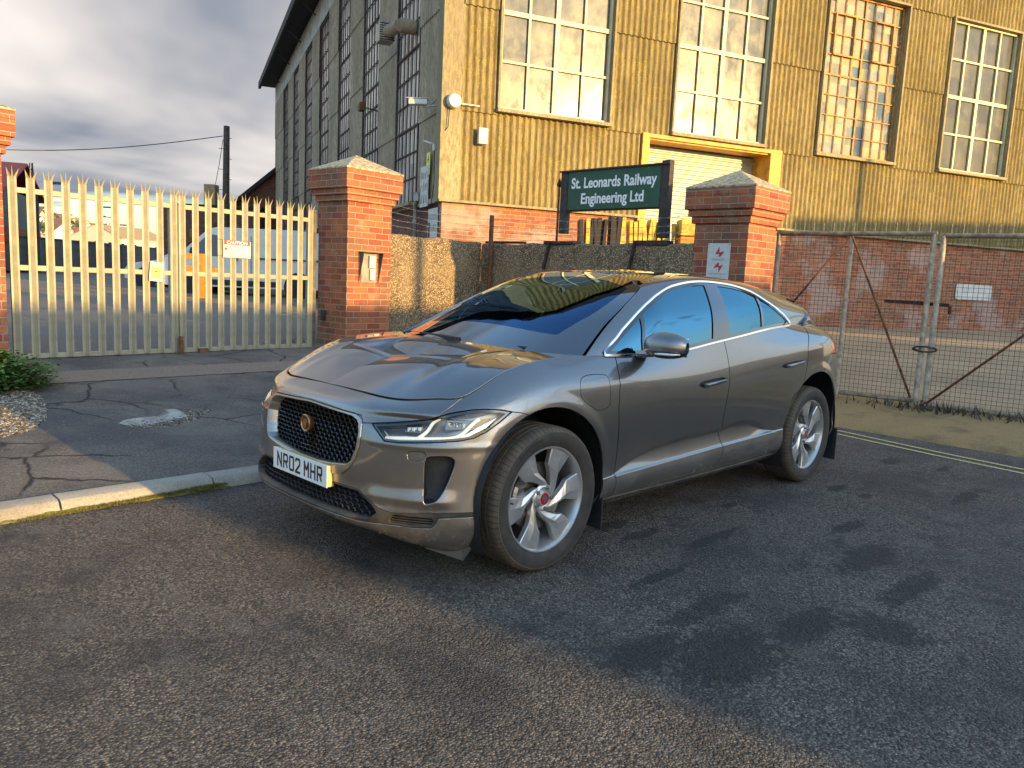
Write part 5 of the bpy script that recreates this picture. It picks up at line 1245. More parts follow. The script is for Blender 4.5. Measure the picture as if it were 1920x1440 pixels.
# ---- mesh pieces as (verts, faces) arrays, cut with signed fields
def grid_piece(S):
    a, b = S.shape[:2]; idx = np.arange(a * b).reshape(a, b)
    F = np.stack([idx[:-1, :-1], idx[1:, :-1], idx[1:, 1:], idx[:-1, 1:]], -1).reshape(-1, 4)
    return [S.reshape(-1, 3).copy(), [tuple(int(i) for i in f) for f in F]]
def clip(pc, g):
    """keep the part where g > 0, splitting faces exactly on the zero line"""
    V, F = pc; g = np.where(np.abs(g) < 1e-6, 1e-6, g); pos = g > 0
    NV = list(map(tuple, V)); cache = {}; out = []
    ps = pos.tolist(); gl = g.tolist()
    for f in F:
        c = sum(ps[i] for i in f)
        if c == len(f): out.append(f); continue
        if c == 0: continue
        nf = []
        for k in range(len(f)):
            i, j = f[k], f[(k + 1) % len(f)]
            if ps[i]: nf.append(i)
            if ps[i] != ps[j]:
                key = (i, j) if i < j else (j, i)
                if key not in cache:
                    t = gl[i] / (gl[i] - gl[j]); a, b = NV[i], NV[j]
                    NV.append((a[0] + (b[0] - a[0]) * t, a[1] + (b[1] - a[1]) * t, a[2] + (b[2] - a[2]) * t)); cache[key] = len(NV) - 1
                nf.append(cache[key])
        if len(nf) >= 3: out.append(tuple(nf))
    used = sorted({i for f in out for i in f}); mp = {i: k for k, i in enumerate(used)}
    if not used: return [np.zeros((0, 3)), []]
    return [np.array([NV[i] for i in used]), [tuple(mp[i] for i in f) for f in out]]
def sdpoly(X, Y, poly):
    """signed distance to a polygon, positive inside"""
    P = np.array(poly, float); d = np.full(X.shape, 1e9); ins = np.zeros(X.shape, bool)
    for i in range(len(P)):
        ax_, ay_ = P[i]; bx_, by_ = P[(i + 1) % len(P)]; ex, ey = bx_ - ax_, by_ - ay_
        wx, wy = X - ax_, Y - ay_; L = ex * ex + ey * ey + 1e-12; h = np.clip((wx * ex + wy * ey) / L, 0, 1)
        d = np.minimum(d, np.hypot(wx - ex * h, wy - ey * h))
        c = ((ay_ > Y) != (by_ > Y)); xi = ex * (Y - ay_) / (ey if abs(ey) > 1e-12 else 1e-12) + ax_; ins ^= c & (X < xi)
    return np.where(ins, d, -d)
def rnd(poly, it=2):
    """corner-cutting (Chaikin) of a polygon"""
    P = np.array(poly, float)
    for _ in range(it):
        Q = np.roll(P, -1, 0); P = np.stack([P * .78 + Q * .22, P * .22 + Q * .78], 1).reshape(-1, 2)
    return P
def pv(pc, k): 
    V = pc[0]; return {'x': V[:, 0], 'y': V[:, 1], 'z': V[:, 2], 't': V[:, 1] - V[:, 0]}[k]
def cutpoly(pc, ax, poly, gap=.0, front=False):
    g = sdpoly(pv(pc, ax[0]), pv(pc, ax[1]), poly)
    if front: g = np.where(pv(pc, 'x') > 0, g, -1.0)
    return clip(pc, g - gap), clip(pc, -g - gap)
def cutfun(pc, g, gap=0.0): return clip(pc, g - gap), clip(pc, -g - gap)
def vnormals(V, F):
    N = np.zeros_like(V)
    for f in F:
        a = V[f[0]]; n = np.zeros(3)
        for k in range(1, len(f) - 1): n += np.cross(V[f[k]] - a, V[f[k + 1]] - a)
        for i in f: N[i] += n
    return N / (np.linalg.norm(N, axis=1)[:, None] + 1e-12)
def flange(pc, depth=.012, mirror_plane=True):
    """turn the cut edges inwards, like a pressed panel"""
    V, F = pc
    if len(F) == 0: return pc
    N = vnormals(V, F); cnt = {}
    for f in F:
        for k in range(len(f)):
            e = (f[k], f[(k + 1) % len(f)]); key = (min(e), max(e)); cnt[key] = None if key in cnt else e
    E = [e for e in cnt.values() if e]
    NV = list(map(tuple, V)); mp = {}
    def dup_(i, d):
        if (i, d) not in mp: mp[(i, d)] = len(NV); q = V[i] - N[i] * (depth if d else 0); NV.append(tuple(q))
        return mp[(i, d)]
    NF = list(F)
    for i, j in E:
        if mirror_plane and abs(V[i][1]) < 1e-4 and abs(V[j][1]) < 1e-4: continue
        NF.append((dup_(j, 0), dup_(i, 0), dup_(i, 1), dup_(j, 1)))
    return [np.array(NV), NF]
def mir(pc): return [pc[0] * np.array([1, -1, 1]), [f[::-1] for f in pc[1]]]
def join(*pcs):
    V = []; F = []; o = 0
    for v, f in pcs:
        if len(f) == 0: continue
        V.append(v); F += [tuple(i + o for i in q) for q in f]; o += len(v)
    return [np.concatenate(V), F]
def offset(pc, d):
    N = vnormals(*pc); return [pc[0] + N * d, pc[1]]
CAR0 = Vector((-1.495, 0, 0))
car = empty('parked_car', CAR0, 0, label='dirty grey electric crossover car parked at the kerb with its nose towards the camera', category='car')
def cobj(name, pc, mat, parent=None, smooth=True, **k):
    me = bpy.data.meshes.new(name); me.from_pydata([tuple(v) for v in pc[0]], [], pc[1]); me.update()
    if smooth: me.polygons.foreach_set('use_smooth', [True] * len(me.polygons))
    me.materials.append(MATS[mat]); o = bpy.data.objects.new(name, me); COL.objects.link(o); o.parent = parent or car
    if parent is None: o.location = -CAR0
    for a, b in k.items(): o[a] = b
    return o
def cmb(m, name, mat, parent=None, **k):
    o = m.build(name, MATS[mat], parent or car, **k)
    if parent is None: o.location = -CAR0
    return o
def weld(pc, eps=1e-5):
    me = pc; key = {}; mp = []; NV = []
    for v in pc[0]:
        k_ = (round(v[0] / eps), round(v[1] / eps), round(v[2] / eps))
        if k_ not in key: key[k_] = len(NV); NV.append(v)
        mp.append(key[k_])
    return [np.array(NV), [tuple(mp[i] for i in f) for f in pc[1]]]
# ---- lower body
SA = surface(A_P, 460, 210)
X, Y, Z = SA[..., 0], SA[..., 1], SA[..., 2]
def sstep(a, b, x): t = np.clip((x - a) / (b - a), 0, 1); return t * t * (3 - 2 * t)
side = sstep(.80, .86, Y) 
# scalloped lower door and sill crease
zu = np.interp(-X, [.45, .53, .67, .78, .96, 1.29, 1.66, 1.85, 2.07, 2.32, 2.50], [.41, .422, .467, .497, .531, .55, .554, .575, .565, .49, .455])
zl = np.interp(-X, [.44, .98, 1.72, 2.11, 2.56], [.405, .416, .436, .444, .460])
inx = sstep(.46, .75, -X) * (1 - sstep(2.25, 2.50, -X))
s_ = np.clip((zu - Z) / np.maximum(zu - zl, .02), -1, 2)
prof_ = np.where(s_ < 0, sstep(-.10, 0.0, s_) * .15, np.where(s_ < 1, (.15 + .85 * sstep(0, .22, s_)) * (1 - np.clip((s_ - .22) / .78, 0, 1) ** 1.3), 0))
Y = Y - .026 * inx * prof_ * side
# crisp edge of the sill panel
Y = Y + .006 * sstep(.36, .48, -X) * (1 - sstep(2.5, 2.6, -X)) * (1 - sstep(0.0, .012, Z - zl)) * sstep(-.10, -.02, Z - zl) * side
FA, FR = (.020, .392, .452), (-3.00, .395, .472)
for cx0, cz0, r0 in (FA, FR):
    d = np.hypot(X - cx0, Z - cz0); up_ = sstep(.05, .25, Z)
    Y = Y + (.0065 * (1 - sstep(r0 + .02, r0 + .085, d)) ) * (Y > .80) * up_
# nose: shelf under the lamps and above the lower trim
fr = sstep(.30, .42, X) 
tt_ = Y - X
out = np.stack([sstep(.1, .6, X) * .9, sstep(.5, .9, Y) * .6], -1)
d1 = .006 * np.exp(-((Z - .685) / .016) ** 2) * sstep(-.42, -.25, tt_) * fr
d2 = .014 * sstep(.395, .44, Z) * (1 - sstep(.43, .50, Z)) * sstep(-.36, -.22, tt_) * (1 - sstep(.22, .34, tt_)) * fr
X = X + (d1 * .6 + d2) * .8; Y = Y + (d1 + d2) * .35 * (Y > .3)
SA = np.stack([X, Y, Z], -1)
body = grid_piece(SA)
if vnormals(*[body[0], body[1][:2000]])[body[1][1000][0]][0] < 0: body[1] = [f[::-1] for f in body[1]]
for cx0, cz0, r0 in (FA, FR):
    g = np.hypot(pv(body, 'x') - cx0, pv(body, 'z') - cz0) - r0; g = np.where(pv(body, 'y') < .5, 1.0, g); body = clip(body, g)
# ---- cut lines (t = y - x runs round the nose and along the flank)
GI = [(0, .797), (.355, .781), (.392, .767), (.412, .746), (.4246, .697), (.419, .633), (.3967, .575), (.372, .556), (.3387, .5486), (.2348, .5353), (.10, .522), (0, .519)]
GO = [(0, .811), (.368, .794), (.408, .779), (.428, .752), (.4395, .697), (.434, .64), (.418, .583), (.388, .537), (.337, .502), (.262, .487), (.12, .476), (0, .472)]
GI = [(-a, b) for a, b in GI[1:-1]][::-1] + GI; GO = [(-a, b) for a, b in GO[1:-1]][::-1] + GO
HL = [(.7526, .473, .7619), (.7502, .569, .6949), (.7206, .6376, .6955), (.6483, .7395, .7055), (.5903, .7934, .711), (.5217, .8375, .717), (.4633, .863, .7271), (.4033, .8807, .7528), (.3337, .8933, .7937), (.2599, .8988, .838), (.3196, .8823, .8497), (.3832, .8584, .8538), (.4405, .8303, .8523), (.4953, .8001, .8445), (.5367, .7736, .8353), (.5783, .7423, .818), (.6033, .7041, .7999), (.6605, .621, .7856), (.7092, .5508, .7737)]
HLt = [(b - a, c) for a, b, c in HL]
DU = [(.6468, .7533, .6427), (.6062, .7911, .6485), (.5668, .8203, .6476), (.5466, .8343, .6292), (.5511, .8342, .5922), (.5749, .8239, .5233), (.5957, .8139, .4791), (.6163, .8012, .4459), (.6393, .7807, .4287), (.6583, .7598, .4222), (.69, .7126, .4753), (.6819, .7185, .5659), (.6686, .7315, .6123)]
DUt = rnd([(max(b - a, .094), c) for a, b, c in DU if b - a > .02], 2)
TRt = [(-1.2, .449), (-.49, .4486), (-.3546, .4485), (-.3141, .430), (-.2009, .3804), (-.113, .369), (.143, .3856), (.4486, .3872), (.70, .389), (.70, .369), (.4497, .3667), (.3132, .3659), (.1963, .3628), (.1806, .3344), (.1524, .3132), (.0296, .308), (-.0887, .3122), (-.3368, .3039), (-.4693, .3097), (-1.2, .300)]
FBt = [(-1.2, .822), (-.36, .79), (-.344, .7572), (-.2797, .7624)] + HLt[::-1][0:0] + [(-.158, .7737), (-.0395, .7856), (.1008, .7999), (.164, .818), (.2369, .8353), (.3048, .8445), (.39, .8523), (.4752, .8538), (.5627, .8497), (.6389, .838), (.6993, .8314), (.7738, .813), (.90, .79), (.90, -.5), (-1.2, -.5)]
bumper, rest = cutpoly(body, 'tz', FBt, .0018, True)
rest2 = rest
nose_line = [(-1.2, 2), (-1.2, .5), (.145, .5), (.175, .825), (.321, .9021), (.36, 1.05), (.36, 2)]
nose, rest = cutpoly(rest, 'tz', nose_line, .0018, True)
# bumper: grille, lamps, ducts, lower trim
grille_in, bumper = cutpoly(bumper, 'yz', GI, 0, True)
surround, bumper = cutpoly(bumper, 'yz', GO, .0012, True)
s2, nose = cutpoly(nose, 'yz', GO, .0012, True)
g2, s2 = cutpoly(s2, 'yz', GI, 0, True); 
lampA, bumper = cutpoly(bumper, 'tz', HLt, .0025, True)
lampB, nose = cutpoly(nose, 'tz', HLt, .0025, True); lampC, rest = cutpoly(rest, 'tz', HLt, .0025, True)
duct, bumper = cutpoly(bumper, 'tz', DUt, 0, True)
trim, bumper = cutpoly(bumper, 'tz', TRt, .0012, True)
lowmesh_poly = [(-.56, .44), (.0, .44), (.44, .44), (.47, .425), (.545, .385), (.565, .36), (.53, .325), (.44, .318), (0, .318), (-.44, .318)]
lowhole, trim = cutpoly(trim, 'yz', lowmesh_poly, 0, True)
vent_poly = [(.635, .362), (.79, .362), (.795, .345), (.785, .325), (.70, .316), (.62, .322)]
venthole, trim = cutpoly(trim, 'yz', vent_poly, 0, True)
wash = rnd([(b - a, c) for a, b, c in [(.702, .6813, .6565), (.6878, .7008, .6642), (.6543, .7424, .6643), (.6505, .7485, .6505), (.6527, .7478, .6344), (.6658, .7343, .619), (.6985, .691, .6209), (.7015, .6849, .6361)]], 2)
washer, bumper = cutpoly(bumper, 'tz', wash, .0012, True)
# flank
FD = [(-.6031, 1.20), (-.6031, 1.0563), (-.5665, 1.0028), (-.5505, .9641), (-.5337, .8837), (-.5224, .8011), (-.5406, .6271), (-.5455, .5392), (-.5529, .4223), (-.56, .30), (-.56, .0), (-6, 0), (-6, 2), (-.7, 2)]
behind, fender = cutpoly(rest, 'xz', FD, .0032)
DD = [(-1.7063, 2), (-1.7063, 1.1204), (-1.7093, 1.0409), (-1.7047, .9429), (-1.6967, .8536), (-1.6804, .7539), (-1.6681, .621), (-1.6722, .5576), (-1.715, .4364), (-1.70, .37), (-1.64, .2965), (-1.60, .1), (-6, .1), (-6, 2)]
BOT = lambda pc: pv(pc, 'z') - .300
low, behind = (cutfun(behind, -BOT(behind), .0018))
behind_r, fdoor = cutpoly(behind, 'xz', DD, .0032)
RD = [(-3.03, 2), (-3.00, 1.195), (-2.86, 1.10), (-2.8137, 1.0531), (-2.7879, .9159), (-2.7474, .8026), (-2.6891, .7474), (-2.60, .70), (-2.565, .56), (-2.56, .40), (-2.56, .0), (-6, 0), (-6, 2)]
quarter, rdoor = cutpoly(behind_r, 'xz', RD, .0032)
RB = [(-3.10, -.5), (-3.10, .84), (-3.1771, .9229), (-3.25, .985), (-3.9, .985), (-3.9, -.5)]
rbump, quarter = cutpoly(quarter, 'xz', RB, .002)
TLp = [(-3.30, 1.085), (-3.24, 1.035), (-3.24, .99), (-3.9, .99), (-3.9, 1.09), (-3.6, 1.10)]
tail, quarter = cutpoly(quarter, 'xz', TLp, .0015)
tg = [(-3.60, 2), (-3.58, 1.09), (-3.60, .60), (-4.2, .60), (-4.2, 2)]
CHt = rnd([(-.214, .9368), (-.2361, .9656), (-.2829, .9782), (-.346, .981), (-.4439, .9756), (-.4567, .9532), (-.451, .8895), (-.4479, .8162), (-.4053, .7991), (-.3459, .7961), (-.3133, .8068), (-.2053, .8674)], 2)
flap, fender = cutpoly(fender, 'xz', CHt, .0016)
sillF, fender = cutfun(fender, np.where(pv(fender, 'x') < -.2, .408 - pv(fender, 'z'), -1.0), .0015)
HF = rnd([(-1.335, .858), (-1.335, .884), (-1.60, .899), (-1.655, .890), (-1.652, .862), (-1.40, .842)], 1); HR = rnd([(-2.405, .928), (-2.405, .946), (-2.68, .965), (-2.75, .957), (-2.745, .937), (-2.48, .914)], 1)
recF, fdoor = cutpoly(fdoor, 'xz', HF, .0); recR, rdoor = cutpoly(rdoor, 'xz', HR, .0)
def both(pc): return join(pc, mir(pc))
def fl(pc, d=.012): return flange(pc, d)
P_ = 'car_paint'
cobj('front_bumper', weld(both(fl(bumper))), P_)
cobj('nose_panel', weld(both(fl(nose))), P_)
gs = cobj('grille', weld(both(fl(join(offset(surround, .006), offset(s2, .006)), .075))), 'satin_grey')
cobj('lower_trim', weld(both(fl(trim, .05))), 'dirty_black')
for s in (1, -1):
    f_ = (lambda pc: pc) if s > 0 else mir
    cobj('front_wing', f_(fl(fender)), P_); cobj('sill_end', f_(fl(sillF)), P_)
    c_ = cobj('charging_flap', f_(fl(flap)), P_)
    d_ = cobj('front_door', f_(fl(fdoor)), P_); e_ = cobj('rear_door', f_(fl(rdoor)), P_)
    cobj('rear_wing', f_(fl(quarter)), P_); cobj('sill', f_(fl(low, .03)), P_)
    cobj('washer_cover', f_(fl(washer, .006)), P_)
    cobj('tail_lamp', f_(fl(tail)), 'tail_red')
    for dd, rec, (xa, za), (xb, zb_), yh in ((d_, recF, (-1.372, .862), (-1.640, .878), .9415), (e_, recR, (-2.445, .931), (-2.735, .950), .9535)):
        r_ = cobj('handle_recess', f_(offset(rec, -.014)), 'black', dd)
        m = MB(); n_ = 14; P = []
        for i in range(n_ + 1):
            q = i / n_; x = xa + (xb - xa) * q; z = za + (zb_ - za) * q; hh = .0115 * (1 - .25 * q); e = .004 if i in (0, n_) else 0
            out_ = .014 * (1 - q) ** .7 - .002
            P.append([(x, s * (yh + out_ - e + y), z + zz_) for y, zz_ in ((-.012, -hh + e), (.004, -hh + e), (.009, -hh * .5), (.010, hh * .5), (.005, hh - e), (-.012, hh - e))])
        P = np.array(P); m.grid(P, flip=s > 0); m.add(P[0], [tuple(range(6))]); m.add(P[-1], [tuple(range(6))]); m.build('door_handle', MATS[P_], dd, smooth=True, ang=50)
cobj('rear_bumper', weld(both(fl(rbump))), P_)
# dark carcass just under the skin, so that gaps read black
inner = grid_piece(SA[::4, ::3]); 
if vnormals(*[inner[0], inner[1][:800]])[inner[1][300][0]][0] < 0: inner[1] = [f[::-1] for f in inner[1]]
inner = offset(inner, -.022)
for cx0, cz0, r0 in (FA, FR):
    g = np.hypot(pv(inner, 'x') - cx0, pv(inner, 'z') - cz0) - r0 - .004; g = np.where(pv(inner, 'y') < .5, 1.0, g); inner = clip(inner, g)
for pl, ax in ((GI, 'yz'), (HLt, 'tz'), (DUt, 'tz'), (lowmesh_poly, 'yz'), (vent_poly, 'yz')): inner = cutpoly(inner, ax, pl, .004, True)[1] if False else cutpoly(inner, ax, pl, -.004, True)[1] if False else clip(inner, -np.where(pv(inner, 'x') > 0, sdpoly(pv(inner, ax[0]), pv(inner, ax[1]), pl), -1.0) - .004)
cobj('inner_structure', join(inner, mir(inner)), 'black')
# ---- grille honeycomb
def surfx(y, z, S=SA):
    """x of the nose surface at (y, z)"""
    k_ = (S[:200, :, 1] - abs(y)) ** 2 + (S[:200, :, 2] - z) ** 2; i = np.unravel_index(k_.argmin(), k_.shape); return S[:200][i][0]
def honey(name, poly, pw, ph, y0, y1, z0, z1, back, mat, parent=None, wth=.0034):
    m = MB(); row = 0; z = z0
    while z < z1:
        y = y0 + (pw / 2 if row % 2 else 0)
        while y < y1:
            if sdpoly(np.array([y]), np.array([z]), poly)[0] > -.006:
                x = surfx(y, z) - back
                hx = [(-.5, -.16), (-.26, -.5), (.26, -.5), (.5, -.16), (.5, .16), (.26, .5), (-.26, .5), (-.5, .16)]
                o1 = [(x, y + a * pw, z + b * ph * 1.30) for a, b in hx]; i1 = [(x + .006, y + a * (pw - wth * 2.4), z + b * (ph * 1.30 - wth * 2.4)) for a, b in hx]; i2 = [(x - .016, y + a * (pw - wth * 2.4), z + b * (ph * 1.30 - wth * 2.4)) for a, b in hx]
                n = 8; m.add(o1 + i1 + i2, [(k, (k + 1) % n, n + (k + 1) % n, n + k) for k in range(n)] + [(n + k, n + (k + 1) % n, 2 * n + (k + 1) % n, 2 * n + k) for k in range(n)])
            y += pw
        z += ph; row += 1
    return m
m = honey('mesh', GI, .0415, .0205, -.44, .44, .495, .80, .055, 'gloss_black'); m.build('honeycomb', MATS['gloss_black'], gs)
m = honey('mesh', lowmesh_poly, .0415, .0205, -.57, .57, .318, .45, .045, 'matt_black'); o = cmb(m, 'lower_grille', 'matt_black')
m = MB(); 
def backwall(poly, back, fl_=False):
    pts = [(surfx(y, z) - back, y, z) for y, z in poly]; return pts
for pl, bk in ((GI, .10), (lowmesh_poly, .10)):
    pts = backwall(pl, bk); c_ = tuple(np.mean(pts, 0)); m.add(pts + [c_], [(i, (i + 1) % len(pts), len(pts)) for i in range(len(pts))])
vp = [(surfx(y, z) - .05, y, z) for y, z in vent_poly]
for s in (1, -1):
    pts = [(x, s * y, z) for x, y, z in vp]; c_ = tuple(np.mean(pts, 0)); m.add(pts + [c_], [(i, (i + 1) % len(pts), len(pts)) for i in range(len(pts))])
m.build('backing', MATS['black'], gs)
for s in (1, -1):
    for k in range(3):
        m = MB(); z = .326 + k * .012; m.tube([(surfx(y, z) - .012, s * y, z) for y in np.linspace(.625, .79, 6)], .003, 5); cmb(m, 'vent_slat', 'dirty_black')
# emblem
xe = surfx(0, .69); Me = frameM((xe + .004, 0, .692), (0, 1, 0), (0, 0, 1), (1, 0, 0))
m = MB(); m.lathe([(.0, -.03), (.030, -.03), (.044, -.004), (.044, .004), (.040, .008), (.036, .006), (.034, .001), (0, .001)], 36, Me); em = m.build('emblem', MATS['badge_gold'], gs, smooth=True, ang=40)
m = MB(); m.lathe([(0, .0022), (.0335, .0022)], 32, Me); m.build('enamel', MATS['badge_dark'], em)
cat_ = [(-.014, .022), (-.004, .018), (.005, .019), (.015, .023), (.017, .012), (.020, .004), (.013, -.004), (.012, -.014), (.005, -.024), (-.004, -.025), (-.011, -.016), (-.014, -.006), (-.020, .003), (-.017, .012)]
m = MB(); m.prism(cat_, .0025, .007, Me)
for a_, b_ in ((-.0065, .006), (.0065, .006)): m.prism([(a_ - .004, b_), (a_, b_ + .003), (a_ + .004, b_ + .001), (a_, b_ - .002)], .007, .0095, Me)
m.prism([(-.004, -.006), (.004, -.006), (.002, -.013), (-.002, -.013)], .007, .010, Me); m.build('relief', MATS['badge_gold'], em)
# ---- number plate
pt = empty('number_plate', Vector((.852, 0, .473)) - CAR0, 0); pt.parent = car; pt['label'] = 'white front number plate reading NR02 MHR'
m = MB(); m.box((0, 0, 0), (.004, .520, .111)); m.build('plate', MATS['plate_white'], pt, bevel=.0018)
m = MB(); m.box((-.022, 0, .0), (.036, .516, .105)); m.build('surround', MATS['plate_sunlit'], pt, bevel=.003)  # surround coloured yellow for the sunlight on the plate's edge
def plate_text(txt):
    """charactered strokes, 79 mm high, 50 mm wide, 13 mm thick"""
    W_, H_, T_ = .050, .079, .0125; m = MB(); x0 = -(7 * W_ + 6 * .011 + .022) / 2; dz = [0.0]
    G_ = {'N': [((0, 0), (0, 1)), ((1, 0), (1, 1)), ((0, 1), (1, 0))], 'R': [((0, 0), (0, 1)), ((0, 1), (.9, 1)), ((0, .47), (.9, .47)), ((1, .93), (1, .54)), ((.5, .47), (1, 0))],
          '0': [((0, .08), (0, .92)), ((1, .08), (1, .92)), ((.1, 1), (.9, 1)), ((.1, 0), (.9, 0))], '2': [((0, .80), (0, .93)), ((.1, 1), (.9, 1)), ((1, .93), (1, .62)), ((1, .60), (0, .06)), ((0, 0), (1, 0))],
          'M': [((0, 0), (0, 1)), ((1, 0), (1, 1)), ((0, 1), (.5, .42)), ((1, 1), (.5, .42))], 'H': [((0, 0), (0, 1)), ((1, 0), (1, 1)), ((0, .5), (1, .5))]}
    for ch in txt:
        if ch == ' ': x0 += (4 * (W_ + .011) + .022) / 4; continue
        for (ax_, ay_), (bx_, by_) in G_[ch]:
            dz[0] += .00004; w2, h2 = W_ - T_, H_ - T_
            p = np.array([x0 + T_ / 2 + ax_ * w2, -H_ / 2 + T_ / 2 + ay_ * h2]); q = np.array([x0 + T_ / 2 + bx_ * w2, -H_ / 2 + T_ / 2 + by_ * h2]); d_ = (q - p) / np.linalg.norm(q - p); n_ = np.array([-d_[1], d_[0]]) * T_ / 2
            e_ = T_ / 2 if (ax_ == bx_ or ay_ == by_) and ay_ in (0, 1, .47, .5) or (ch in 'NMH' and ax_ == bx_) else T_ * .2
            if ax_ != bx_ and ay_ != by_: e_ = 0
            p = p - d_ * e_; q = q + d_ * e_; x_ = .0023 + dz[0]
            m.add([(x_, *(p - n_)), (x_, *(q - n_)), (x_, *(q + n_)), (x_, *(p + n_))], [(0, 1, 2, 3)])
        x0 += W_ + .011
    return m
[plate_text(q_).build('lettering', MATS['plate_black'], pt) for q_ in ('NR02', '    MHR')]
# ---- ducts, vane and the black air curtain
for s in (1, -1):
    f_ = (lambda pc: pc) if s > 0 else mir
    cobj('air_duct', f_(offset(duct, -.055)), 'matt_black')
    hole = flange(duct, .06); hf = hole[1][len(duct[1]):]; cobj('duct_wall', f_([hole[0], [q[::-1] for q in hf]]), 'matt_black')
    # parking sensors
    for (x, y, z) in ((.6383, .784, .4057), (.4572, .8844, .4491)):
        n_ = Vector((.75 if y < .85 else .42, .65 if y < .85 else .9, 0)).normalized(); u_ = Vector((0, 0, 1)).cross(n_)
        m = MB(); m.lathe([(0, .0035), (.0085, .003), (.0095, 0), (.0125, .0012), (.0135, -.002)], 16, frameM((x, y * s, z), (u_[0], u_[1] * s, 0), (0, 0, 1), (n_[0], n_[1] * s, 0))); cmb(m, 'parking_sensor', P_, smooth=True, ang=50)
# ---- headlamps
lampS = join(lampA, lampB, lampC); 
def hang(pts, d):
    """push points that lie on the skin inwards along the local nose normal"""
    r = []
    for x, y, z in pts:
        k_ = ((SA[:260] - np.array([x, y, z])) ** 2).sum(-1); i, j = np.unravel_index(k_.argmin(), k_.shape); i = min(max(i, 1), 258); j = min(max(j, 1), SA.shape[1] - 2)
        n_ = np.cross(SA[i + 1, j] - SA[i - 1, j], SA[i, j + 1] - SA[i, j - 1]); n_ /= np.linalg.norm(n_)
        if n_[0] < 0: n_ = -n_
        r.append(tuple(np.array([x, y, z]) - n_ * d))
    return r
drl1 = [(.7476, .5644, .7103), (.7159, .6294, .7170), (.6703, .7008, .7210), (.6172, .7624, .7240), (.5548, .8142, .7280), (.5188, .8335, .7400), (.4875, .8451, .7638), (.4538, .8536, .7949), (.4234, .8611, .8147)]
drl2 = [(.6675, .7047, .726), (.6429, .7181, .7466), (.6097, .72, .7762), (.5895, .7258, .7957), (.5747, .7461, .805)]
drl3 = [(.7362, .519, .7596), (.7407, .5717, .721)]
pr1 = [(.674, .6127, .7771), (.6898, .6263, .7565), (.6479, .6979, .756), (.6100, .7002, .7850)]
pr2 = [(.5557, .7695, .8036), (.5702, .7759, .7712), (.501, .8352, .7698), (.4556, .8489, .8069)]
refl = [(.4222, .8612, .8159), (.3306, .8894, .8161), (.3981, .8807, .7648), (.4832, .8538, .7322), (.517, .8378, .7286), (.4724, .8528, .7636)]
for s in (1, -1):
    f_ = (lambda pc: pc) if s > 0 else mir; mm = lambda pts: [(x, s * y, z) for x, y, z in pts]
    h = cobj('headlight', f_(offset(lampS, -.052)), 'lamp_inner')
    wl = flange(lampS, .055); cobj('housing', f_([wl[0], [q[::-1] for q in wl[1][len(lampS[1]):]]]), 'gloss_black', h)
    cobj('lens', f_(offset(lampS, -.001)), 'lens', h)
    rim_, _ = [None, None]
    inner_ = clip(lampS, sdpoly(pv(lampS, 't'), pv(lampS, 'z'), HLt) - .012); ring_ = clip(lampS, .012 - sdpoly(pv(lampS, 't'), pv(lampS, 'z'), HLt)); cobj('black_edge', f_(offset(ring_, -.004)), 'gloss_black', h)
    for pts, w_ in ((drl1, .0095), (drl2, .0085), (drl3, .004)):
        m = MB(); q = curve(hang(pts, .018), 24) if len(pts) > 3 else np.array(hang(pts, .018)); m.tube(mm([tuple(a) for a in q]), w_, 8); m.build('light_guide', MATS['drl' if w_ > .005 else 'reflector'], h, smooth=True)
    for pr in (pr1, pr2):
        m = MB(); a = mm(hang(pr, .024)); b = mm(hang(pr, .046)); m.add(a + b, [(0, 1, 2, 3), (0, 4, 5, 1), (1, 5, 6, 2), (2, 6, 7, 3), (3, 7, 4, 0)]); m.build('projector', MATS['lens' if False else 'lamp_inner'], h, bevel=.003)
        c_ = np.mean(np.array(a), 0); e1 = np.array(a[3]) - np.array(a[0]); e1 = e1 / np.linalg.norm(e1)
        for k in (-1, 0, 1): m = MB(); m.box((0, 0, 0), (.020, .022, .024)); o = m.build('led_lens', MATS['chrome'], h, bevel=.004); o.location = c_ + e1 * k * .028
    m = MB(); a = mm(hang(refl, .028)); m.add(a + [tuple(np.mean(np.array(a), 0))], [(i, (i + 1) % 6, 6) for i in range(6)]); m.build('reflector', MATS['reflector'], h)
    shelf = [(.7385, .60, .708), (.668, .71, .717), (.60, .785, .722), (.53, .835, .727), (.50, .835, .745), (.56, .79, .742), (.63, .725, .74), (.70, .63, .735)]
    m = MB(); a = mm(hang(shelf, .030)); m.add(a + [tuple(np.mean(np.array(a), 0))], [(i, (i + 1) % 8, 8) for i in range(8)]); m.build('lower_reflector', MATS['reflector'], h)
# ---- bonnet
r8 = SA[:, -1]                                             # top boundary of the body = shut line
i0 = int(np.argmin((r8[:, 0] - .43) ** 2 + (r8[:, 1] - .765) ** 2)); iA = int(np.argmin(np.abs(r8[:260, 0] + .385) + 10 * (r8[:260, 0] > 0)))
def resample(P, n):
    d = np.concatenate([[0], np.cumsum(np.linalg.norm(np.diff(P, axis=0), axis=1))]); u = np.linspace(0, d[-1], n); return np.stack([np.interp(u, d, P[:, k]) for k in range(3)], 1)
nb, nl = 90, 150
Bf = resample(r8[:i0 + 1], nb); Bs = resample(r8[i0:iA + 1], nl)
Bc = curve([(.685, 0, .882), (.56, 0, .938), (.40, 0, .985), (.20, 0, 1.027), (.02, 0, 1.062), (-.12, 0, 1.090)], nl)
Br = curve([(-.12, 0, 1.090), (-.125, .15, 1.088), (-.165, .38, 1.078), (-.25, .60, 1.069), tuple(Bs[-1])], nb)
a_ = np.linspace(0, 1, nb)[:, None, None]; t_ = np.linspace(0, 1, nl)[None, :, None]
